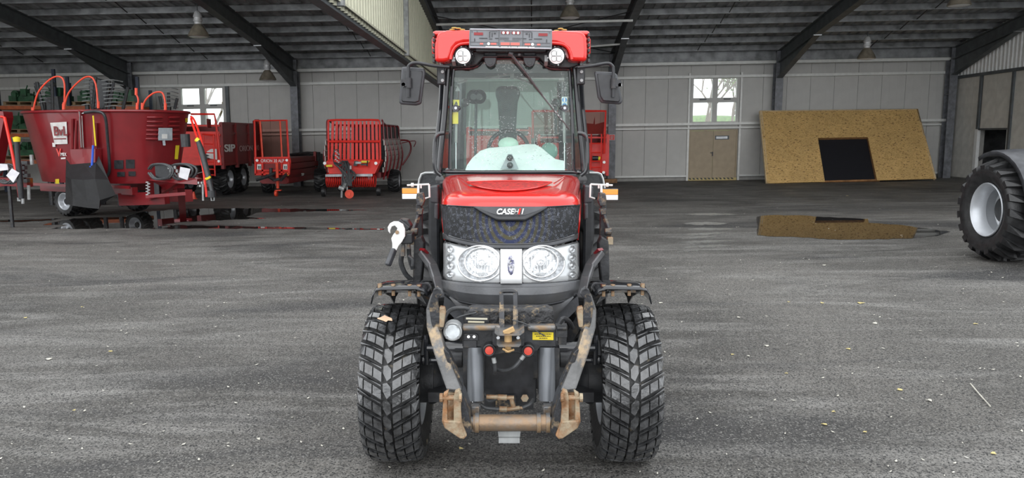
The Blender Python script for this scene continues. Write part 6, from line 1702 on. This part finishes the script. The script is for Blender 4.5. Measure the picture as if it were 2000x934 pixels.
# guard frame and ladder at the front
Yg = 22.5
m = MB(); m.tube([at(373, 223, Yg), at(418.5, 223, Yg), at(422, 240, Yg), at(431, 321, Yg)], .032, 6); m.tube([at(395, 262, Yg), at(419, 264, Yg)], .03, 6); m.build('guard_frame', REDB, S1)
m = MB()
for a0_, a1_ in (((397, 265), (399, 330)), ((417, 264), (420, 344))): m.tube([at(*a0_, Yg - .1), at(*a1_, Yg - .1)], .022, 6)
for y in (283, 300, 318, 332, 343): m.tube([at(398, y - 2, Yg - .1), at(419, y - 1, Yg - .1)], .018, 6)
m.build('ladder', REDB, S1)
m = MB(); m.plate([(401, 308), (404, 296), (412, 291), (423, 291), (424, 312)], Yg + .2, .03); wp = m.build('white_decal', WHITE, S1, smooth=False)
m = MB(); m.plate([(396, 299), (409, 304), (402, 306), (409, 309), (396, 313)], Yg + .17, .02); m.build('decal_arrow', BLK, wp, smooth=False)
m = MB(); m.cyl(at(427, 315, Yg - .04), at(429, 315, Yg + .02), .04, 12); m.build('marker_lamp', LAMPW, S1)
m = MB(); m.box(at(404, 232, Yg), at(412, 250, Yg + .3)); m.build('sight_box', MAROON2, S1, smooth=False)
m = MB(); m.tube([at(497, 236, 26.2), at(497, 320, 26.2)], .06, 6); m.plate([(497, 233), (505, 233), (510, 252), (515, 300), (515, 320), (497, 320)], 26.3, .05); m.build('rear_beater_frame', MAROON2, S1, smooth=False)

# ---------------------------------------------------------------- small spreader with mesh guard
Y2 = 23.2
g2 = fz(-7.3, Y2)
S2 = thing('mesh_guard_spreader', (at(530, 300, Y2).x, Y2 + 1.2, g2), 'small red spreader with a tall see-through mesh guard at its front', 'farm trailer')
m = MB(); m.tube([at(499, 308, Y2), at(497, 236, Y2), at(560, 235, Y2), at(564, 308, Y2)], .035, 6); m.tube([at(513, 308, Y2), at(508, 236, Y2)], .03, 6); m.tube([at(551, 308, Y2), at(547, 236, Y2)], .025, 6); m.build('guard_frame', ORANGE, S2).data.materials[0] = REDB
m = MB(); m.plate([(499, 237), (559, 236), (562, 306), (500, 306)], Y2 + .03, .006); m.build('guard_mesh', MESHG, S2, smooth=False)
m = MB(); m.plate([(496, 307), (566, 306), (568, 316), (566, 341), (498, 343), (497, 318)], Y2 + .02, .05); m.build('front_panel', REDB, S2, smooth=False)
m = MB()
for pts in (((498, 309), (565, 308)), ((498, 341), (566, 340)), ((499, 318), (499, 342)), ((513, 318), (513, 342)), ((550, 318), (551, 341)), ((564, 316), (565, 340)), ((503, 333), (563, 333))): m.beam(at(*pts[0], Y2 - .03), at(*pts[1], Y2 - .03), .05, .05)
m.build('front_frame', REDB, S2, smooth=False)
m = MB(); m.plate([(514, 320), (549, 319), (549, 334), (514, 335)], Y2 - .0, .02); m.build('dark_recess', MAROON2, S2, smooth=False)
text('front_lettering', 'ORION 20 ALP', WHITE, S2, at(532, 314.5, Y2 - .08), (1, 0, 0), (0, 0, 1), .135, .004, sx=.80)
m = MB()
for a, b_ in ((502, 313.5), (560, 313)): m.cyl(at(a, b_, Y2 - .06), at(a, b_, Y2 - .02), .04, 14)
m.build('marker_lamp', LAMPW, S2)
m = MB()
for a in (506, 557): m.plate([(a - 4, 321), (a + 4, 321), (a + 4, 332), (a - 4, 332)], Y2 - .03, .03)
pq = m.build('white_plate', WHITE, S2, smooth=False)
m = MB()
for a in (505, 508, 556, 559): m.plate([(a - .8, 324), (a + .8, 324), (a + .8, 330), (a - .8, 330)], Y2 - .035, .005)
m.build('plate_mark', BLK, pq, smooth=False)
m = MB(); m.plate([(519, 339), (527, 339), (527, 344), (519, 344)], Y2 - .04, .02); m.plate([(556, 338), (564, 338), (564, 343), (556, 343)], Y2 - .04, .02); m.build('yellow_reflector', YEL, S2, smooth=False)
# body going back
Pa, Pb = at(566, 330, Y2 + .1), at(622, 330, 26.0)
m = MB()
dd = Pb - Pa
bl_, br_ = [V((p.x, p.y, 0)) for p in (Pa, Pb)]
for zA, zB, off, mt_ in ((.88, 1.02, .04, 0), (.70, .86, .0, 0), (.50, .66, .03, 0), (.28, .42, .05, 0)):
    m.prism([bl_ + V((-off, 0, zA)), br_ + V((-off, 0, zA)), br_ + V((-off, 0, zB)), bl_ + V((-off, 0, zB))], (-.9, .1, 0))
m.prism([bl_ + V((-.1, 0, .25)), br_ + V((-.1, 0, .25)), br_ + V((-.1, 0, 1.0)), bl_ + V((-.1, 0, 1.0))], (-.8, .1, 0))
m.build('box_body', MAROON2, S2, smooth=False)
sp2 = Plane(Pa, Pb)
text('side_lettering', 'SIP', WHITE, S2, sp2.hit(588, 341, .06), dd, (0, 0, 1), .12, .003, sx=2)
Yb2 = 26.0
m = MB(); m.tube([at(a, b_, Yb2 - .1) for a, b_ in ((566, 302), (600, 298), (624, 298), (626, 345))], .04, 6)
for k in range(3): m.cyl(at(568, 304 + k * 6, Yb2 + .1), at(616, 304 + k * 6, Yb2 + .1), .07, 8)
m.plate([(616, 299), (626, 301), (629, 330), (617, 332)], Yb2, .3); m.build('spreading_beater', BLKM, S2, smooth=False)
m = MB(); m.plate([(612, 296), (617, 296), (617, 316), (612, 316)], Yb2 - .2, .1); m.build('red_upright', MAROON2, S2, smooth=False)
bg_wheel(S2, at(622, 355, 24.6).x, 24.9, .12, .39, .34, 1)
bg_wheel(S2, at(522, 355, 24.2).x - .1, 24.6, .12, .39, .30, -1)
m = MB(); jb = G(543, 381); m.beam(at(541, 318, Y2 - .2), (at(543, 370, Y2 - .2).x, Y2 - .2, jb.z + .25), .07, .07); m.lathe([(-.035, .09), (.035, .09)], (at(543, 370, Y2).x, Y2 - .2, jb.z + .10), (1, 0, 0), 16, True)
m.plate([(538, 371), (548, 371), (548, 373), (538, 373)], Y2 - .25, .15); m.build('jack_stand', ORANGE, S2)
m = MB(); m.tube([at(500, 352, Y2 - .4), at(520, 346, Y2 - .3), at(545, 335, Y2)], .05, 6); m.tube([at(520, 342, Y2), at(536, 352, Y2 - .5), at(545, 350, Y2 - .4)], .045, 6); m.tube([at(560, 340, Y2), at(548, 352, Y2 - .4)], .05, 6); m.cyl(at(529, 328, Y2 - .1), at(529, 340, Y2 - .1), .05, 10); m.build('drawbar', BLKM, S2)

# ---------------------------------------------------------------- pick-up loader wagon
Y3 = 22.8; g3 = fz(-5, Y3)
PW = thing('pickup_wagon', (at(690, 350, Y3).x, Y3 + 1.4, g3), 'orange-red pick-up loader wagon with a slatted front grate, left of the compact tractor', 'farm trailer')
for k in range(12):
    t_ = k / 11; xt, xb = lerp(650, 735, t_), lerp(648, 737, t_)
    m = MB(); m.prism([at(xt - 2.4, 237, Y3), at(xt + 2.4, 237, Y3), at(xb + 2.6, 314, Y3 + .03), at(xb - 2.6, 314, Y3 + .03)], (0, .03, 0)); m.build('front_slat', REDB, PW, smooth=False)
m = MB(); m.tube(bez([at(642, 312, Y3 - .02), at(641.5, 270, Y3 - .02), at(641.5, 242, Y3 - .02), at(646, 235, Y3 - .02), at(690, 234.5, Y3 - .02), at(733, 234.5, Y3 - .02), at(741, 238, Y3 - .02), at(742, 260, Y3 - .02), at(743, 314, Y3 - .02)], 3), .03, 8); m.tube([at(641, 276.5, Y3 - .04), at(743, 276.5, Y3 - .04)], .035, 8); m.build('grate_frame', REDB, PW)
m = MB(); m.prism([at(637, 314, Y3 - .3), at(744, 314, Y3 - .3), at(732, 340, Y3 - .45), at(642, 340, Y3 - .45)], (0, .5, 0)); m.prism([at(632, 325, Y3 - .1), at(640, 312, Y3 - .1), at(745, 312, Y3 - .1), at(740, 322, Y3 - .1)], (0, .4, 0)); m.build('front_hood', REDB, PW, smooth=False, bevel=.02)
m = MB(); m.plate([(637, 322), (649, 322), (649, 326), (637, 326)], Y3 - .47, .01); m.plate([(706, 314), (722, 314), (720, 318), (705, 318)], Y3 - .42, .01); m.build('yellow_sticker', YEL, PW, smooth=False)
m = MB(); m.plate([(705, 320), (717, 320), (716, 323), (704, 323)], Y3 - .46, .01); m.cyl(at(718, 314, Y3 - .5), at(717, 325, Y3 - .5), .02, 6); m.plate([(692, 314.5), (700, 314.5), (697, 324), (690, 324)], Y3 - .46, .01); m.build('hood_slot', BLK, PW, smooth=False)
m = MB()
for a, b_ in ((634, 319), (734, 319)): m.cyl(at(a, b_, Y3 - .52), at(a, b_, Y3 - .48), .045, 14)
m.build('marker_lamp', LAMPW, PW)
# pick-up reel: tines rings
m = MB()
for k in range(26):
    px = lerp(640, 732, k / 25); c_ = at(px, 352, Y3 - .2); m.tube(circ(c_, .20, (0, 1, 0), (0, 0, 1), 14), .016, 5, closed=True)
o = m.build('pickup_tine_ring', REDB, PW); o['kind'] = 'stuff'
m = MB(); m.cyl(at(640, 352, Y3 - .2), at(732, 352, Y3 - .2), .14, 16); m.build('pickup_drum', MAROON2, PW)
m = MB(); m.beam(at(636, 343, Y3 - .45), at(728, 342, Y3 - .45), .08, .07); m.build('crop_guard_bar', STEEL, PW, smooth=False)
for px in (633, 740):
    g_ = G(px, 371); bg_wheel(PW, at(px, 360, Y3).x, Y3 - .1, .1, .15, .11, 1, name='gauge_wheel', lug=False)
# body sides with hoops
XR = at(745, 300, Y3).x; XL = at(641, 300, Y3).x; Ye = 26.9
hs = [Y3 + .15, Y3 + .85, Y3 + 1.6, Y3 + 2.45, Ye - .8]
m = MB()
for x, s in ((XR, 1), (XL, -1)):
    for k, z in enumerate([.62, .78, .94, 1.10, 1.26, 1.42]):
        bulge = .12 * math.sin(math.pi * (k + .5) / 7); m.box((x + s * bulge - .01, Y3 + .05, z), (x + s * bulge + .01, Ye - .6, z + .145))
SD = m.build('side_plank', mat('aged_aluminium_plank', (.56, .54, .50), .45, .2, noise_amt=.25, nscale=4), PW, smooth=False)
m = MB()
for x, s in ((XR, 1), (XL, -1)):
    for i, y in enumerate(hs):
        top_ = 2.16 if i == 0 else 2.02
        m.tube(bez([(x + s * .02, y, .40), (x + s * .12, y, .8), (x + s * .16, y, 1.15), (x + s * .06, y, 1.6), (x + s * .04, y, top_ - .06), (x - s * .02, y, top_)], 4), .026, 6)
    m.tube([(x + s * .05, Y3 + .1, 1.58), (x + s * .05, Ye - .7, 1.58)], .03, 6); m.tube([(x, Y3 + .1, 2.16), (x, Y3 + .85, 2.03), (x, Ye - .8, 2.03)], .024, 6)
for y in hs[1:]: m.tube([(XL, y, 2.02), (XR, y, 2.02)], .022, 6)
m.tube(bez([(XR + .05, Ye - .7, 1.55), (XR + .35, Ye - .55, 1.5), (XR + .38, Ye - .5, 1.15), (XR + .10, Ye - .55, .7)], 4), .03, 6)
m.tube(bez([(XR + .1, Ye - .6, 1.45), (XR + .55, Ye - .5, 1.52), (XR + .5, Ye - .5, 1.32)], 4), .015, 6)
m.build('side_hoop', MAROON, PW)
m = MB(); m.box((XL, Ye - .7, .6), (XR, Ye - .66, 2.0)); m.add([(XR - .02, Y3 + .8, 1.62), (XR - .02, Ye - .72, 1.62), (XR - .02, Ye - .72, 1.98), (XR - .02, Y3 + .8, 1.98)], [(0, 1, 2, 3)])
for k in range(7):
    z = 1.60 + k * .06
m.build('dark_tailgate', BLKM, PW, smooth=False, solid=.01)
m = MB()
for k in range(6): m.tube([(XR - .04, Y3 + .8, 1.65 + k * .055), (XR - .04, Ye - .72, 1.65 + k * .055)], .007, 4)
m.build('net_wire', GALV, PW)
m = MB(); m.box((XL + .1, Y3 + .1, .45), (XR - .05, Ye - .8, .62)); m.beam((XR - .3, Y3 - .4, .5), (XR - .3, Ye - 1, .5), .1, .14); m.build('chassis_frame', MAROON, PW, smooth=False)
bg_wheel(PW, at(777, 357, 24.2).x - .12, 24.3, 0, .36, .34, 1)
bg_wheel(PW, XL + .1, 24.4, 0, .36, .34, -1)
# drawbar, jack wheel, hoses
m = MB(); gj = G(682, 383); c_ = at(682, 374, Y3 - .9); m.lathe([(-.04, .02), (-.04, .125), (.04, .125), (.04, .02)], (c_.x, c_.y, gj.z + .13), (.3, -1, 0), 20, True); m.cyl((c_.x, c_.y - .06, gj.z + .13), (c_.x, c_.y + .06, gj.z + .13), .05, 12); m.build('jockey_wheel', ORANGE, PW)
m = MB(); m.tube([at(678, 372, Y3 - .9), at(676, 340, Y3 - .7)], .03, 6); m.beam(at(672, 366, Y3 - 1.0), at(690, 335, Y3 - .2), .08, .08); m.tube([at(668, 366, Y3 - 1), at(667, 386, Y3 - 1)], .03, 6); m.cyl(at(662, 366, Y3 - 1.02), at(672, 370, Y3 - 1.02), .06, 10); m.build('drawbar_head', GALV, PW)
m = MB(); r3 = random.Random(3)
for k in range(12):
    x0 = 668 + r3.uniform(-6, 14); m.tube(bez([at(x0, 314 + r3.uniform(0, 8), Y3 - .5), at(x0 + r3.uniform(-16, 10), 322 + r3.uniform(-6, 8), Y3 - .6), at(x0 + r3.uniform(-16, 16), 342, Y3 - .75), at(672 + r3.uniform(-5, 14), 364, Y3 - .9)], 5), .026, 6)
m.tube(bez([at(653, 320, Y3 - .5), at(650, 305, Y3 - .55), at(656, 292, Y3 - .5), at(662, 300, Y3 - .5), at(665, 320, Y3 - .6)], 5), .012, 6)
m.build('hose_bundle', HOSE, PW)
m = MB()
for k in range(9): m.cbox(at(656 + (k % 3) * 3, 296 + k * 2.6, Y3 - .52), (.05, .04, .03))
m.cbox(at(685, 327, Y3 - .8), (.05, .05, .1)); m.cbox(at(700, 318, Y3 - .6), (.16, .05, .06)); m.build('coupling_row', GALV, PW, smooth=False)
# ---------------------------------------------------------------- spreaders seen behind and through the tractor cab
X1_ = at(1184, 300, 24.6).x
S3 = spreader('manure_spreader', 'bright red spreader front with a ladder, seen right of the compact tractor cab', X1_ - 2.1, X1_, 24.6, 26.9, .55, 1.72, fz(2, 24), True)
Yg = 24.4
m = MB(); m.tube([at(1136, 217, Yg), at(1183, 217, Yg), at(1181, 262, Yg), at(1180, 300, Yg)], .04, 6); m.tube([at(1040, 217, Yg), at(1136, 217, Yg)], .04, 6); m.tube([at(1040, 217, Yg), at(1041, 270, Yg)], .04, 6); m.build('guard_frame', REDB, S3)
m = MB(); m.plate([(1042, 219), (1181, 219), (1180, 262), (1042, 262)], Yg + .05, .006); m.build('guard_mesh', MESHG, S3, smooth=False)
m = MB(); m.plate([(1136, 240), (1159, 242), (1160, 236), (1162, 228), (1162, 243), (1181, 238), (1180, 262), (1136, 262)], Yg + .2, .05); m.build('inner_box', MAROON2, S3, smooth=False)
m = MB()
for a in (1155, 1175): m.tube([at(a, 262, Yg - .1), at(a - 1.5, 345, Yg - .1)], .025, 6)
for y in (280, 298, 315, 327): m.tube([at(1154, y, Yg - .1), at(1175, y, Yg - .1)], .02, 6)
m.build('ladder', REDB, S3)
m = MB(); m.cyl(at(1157, 309, Yg - .15), at(1168, 309, Yg - .15), .07, 12); m.build('manual_tube', BLK, S3)
m = MB(); m.cyl(at(1168, 309, Yg - .15), at(1172, 310, Yg - .15), .06, 10); m.build('yellow_tube_cap', YEL, S3)
m = MB()
for a, b_ in ((1180, 317), (1179, 337)): m.cyl(at(a, b_, Yg - .2), at(a, b_, Yg - .15), .045, 14)
m.build('marker_lamp', LAMPW, S3)
bg_wheel(S3, X1_ - .2, 25.6, 0, .5, .4, 1); bg_wheel(S3, X1_ - 1.9, 25.6, 0, .5, .4, -1)
X2_ = at(1032, 300, 24.8).x
S4 = spreader('manure_spreader', 'red spreader box visible only through the compact tractor windscreen', X2_ - 1.9, X2_, 24.8, 26.9, .55, 1.95, fz(-.5, 24), True)
bg_wheel(S4, X2_ - .2, 25.8, 0, .5, .4, 1); bg_wheel(S4, X2_ - 1.7, 25.8, 0, .5, .4, -1)
# ---------------------------------------------------------------- big tractor wheel at the right edge
wc = G(1932, 509)
RW = 100 / 1500 * (wc.y * CT + 1.0 * ST)
gzz = wc.z
BT = thing('large_tractor', (wc.x + .5, wc.y, gzz), 'large tractor cut off by the right edge, showing a big lugged wheel', 'tractor')
xf = Matrix.Translation((wc.x + .16, wc.y, gzz + RW)) @ Matrix.Rotation(math.radians(-1), 4, 'Z')
wbig = tyre(BT, (0, 0, 0), RW, .58, RW * .515, -1, tread='ag', mt=RUBBER, mcar=RUBBER, name='front_wheel', xf=xf, pitch=19, deep=True)
m = MB(xf); rows = []
for a in range(0, 13):
    th = math.radians(-28 + a * 10.5); rows.append([V((x, -math.sin(th) * (RW + .10 - dz), math.cos(th) * (RW + .10 - dz))) for x, dz in ((-.20, .06), (-.20, .01), (-.17, 0), (.12, -.02), (.36, 0), (.38, .04))])
m.grid(rows); m.build('mudguard', DGREY, BT, solid=.012, ang=60)
m = MB(xf); m.box((.30, -.12, -.12), (1.2, .12, .12)); m.cyl((-.05, 0, 0), (.35, 0, 0), .16, 20); m.tube([(.45, 0, .1), (.45, .05, .7), (.3, .1, .85)], .04, 8); m.build('front_axle', BLKM, BT)
m = MB(xf); m.box((1.0, -1.2, .10), (1.7, 1.6, .75)); m.build('tractor_body', BLKM, BT, bevel=.05)
# ---------------------------------------------------------------- scattered leaves and scraps
PALE = mat('pale_scrap', (.55, .53, .46), .7, noise_amt=.2); YLF = mat('yellow_fallen_leaf', (.55, .46, .20), .7, noise_amt=.2)
r5 = random.Random(12)
sc_ = [(1442, 621, 5), (1610, 831, 9), (1690, 846, 6), (1815, 784, 9), (1757, 763, 8), (1940, 888, 8), (1498, 677, 8), (1657, 683, 7), (1430, 694, 5), (1462, 697, 5), (1535, 731, 5), (1628, 806, 5), (1710, 633, 7), (1905, 634, 6), (216, 688, 5), (95, 703, 9), (145, 804, 4), (50, 622, 5), (505, 860, 6), (1605, 593, 6), (1680, 593, 11), (1610, 519, 5), (1655, 383, 4), (900, 878, 7), (1290, 593, 6), (1540, 591, 4), (160, 601, 4), (245, 590, 3)]
for i, (px, py, s_) in enumerate(sc_):
    g_ = G(px, py); d_ = math.hypot(g_.x, g_.y); s = s_ / 1500 * d_ * .75
    a = r5.uniform(0, 6.28); m = MB(); pts = []
    for k in range(7):
        t_ = 2 * math.pi * k / 7; rr1 = s * (1 if k % 2 else .6); pts.append((g_.x + math.cos(t_ + a) * rr1, g_.y + math.sin(t_ + a) * rr1 * .8, g_.z + .004 + r5.uniform(0, .006)))
    m.prism(pts, (0, 0, .003)); o = m.build('fallen_leaf', YLF if i % 3 else PALE, smooth=False)
    far = 'far off' if py < 560 else 'in the middle distance' if py < 700 else 'in the foreground'
    sd_ = 'left of the compact tractor' if px < 690 else 'between the front wheels' if px < 1200 else 'just right of the compact tractor' if px < 1500 else 'well right of the compact tractor' if px < 1700 else 'near the right edge'
    top(o, '%s leaf on the asphalt %s, %s' % ('yellowish' if i % 3 else 'pale', sd_, far), 'leaf', 'leaves scattered over the asphalt')
m = MB()
for k in range(420):
    px, py = r5.uniform(-20, 2020), 372 + 560 * r5.random() ** 1.6
    g_ = G(px, py); s = r5.uniform(.004, .011) * (1 + (g_.y / 9)); a = r5.uniform(0, 3.14)
    e1 = V((math.cos(a), math.sin(a), 0)) * s; e2 = V((-math.sin(a), math.cos(a), 0)) * s * .5
    c_ = g_ + V((0, 0, .005)); m.add([c_ - e1, c_ + e2, c_ + e1 + V((0, 0, .004)), c_ - e2], [(0, 1, 2, 3)])
o = m.build('debris', PALE, smooth=False); setp(o, 'countless tiny pale scraps and stones strewn over the asphalt', 'debris', kind='stuff')
# twig
m = MB(); m.tube([G(1895, 752) + V((0, 0, .01)), G(1912, 773) + V((0, 0, .012)), G(1934, 797) + V((0, 0, .01))], .004, 5); top(m.build('straw', PALE), 'long thin straw lying on the asphalt at the lower right', 'straw')
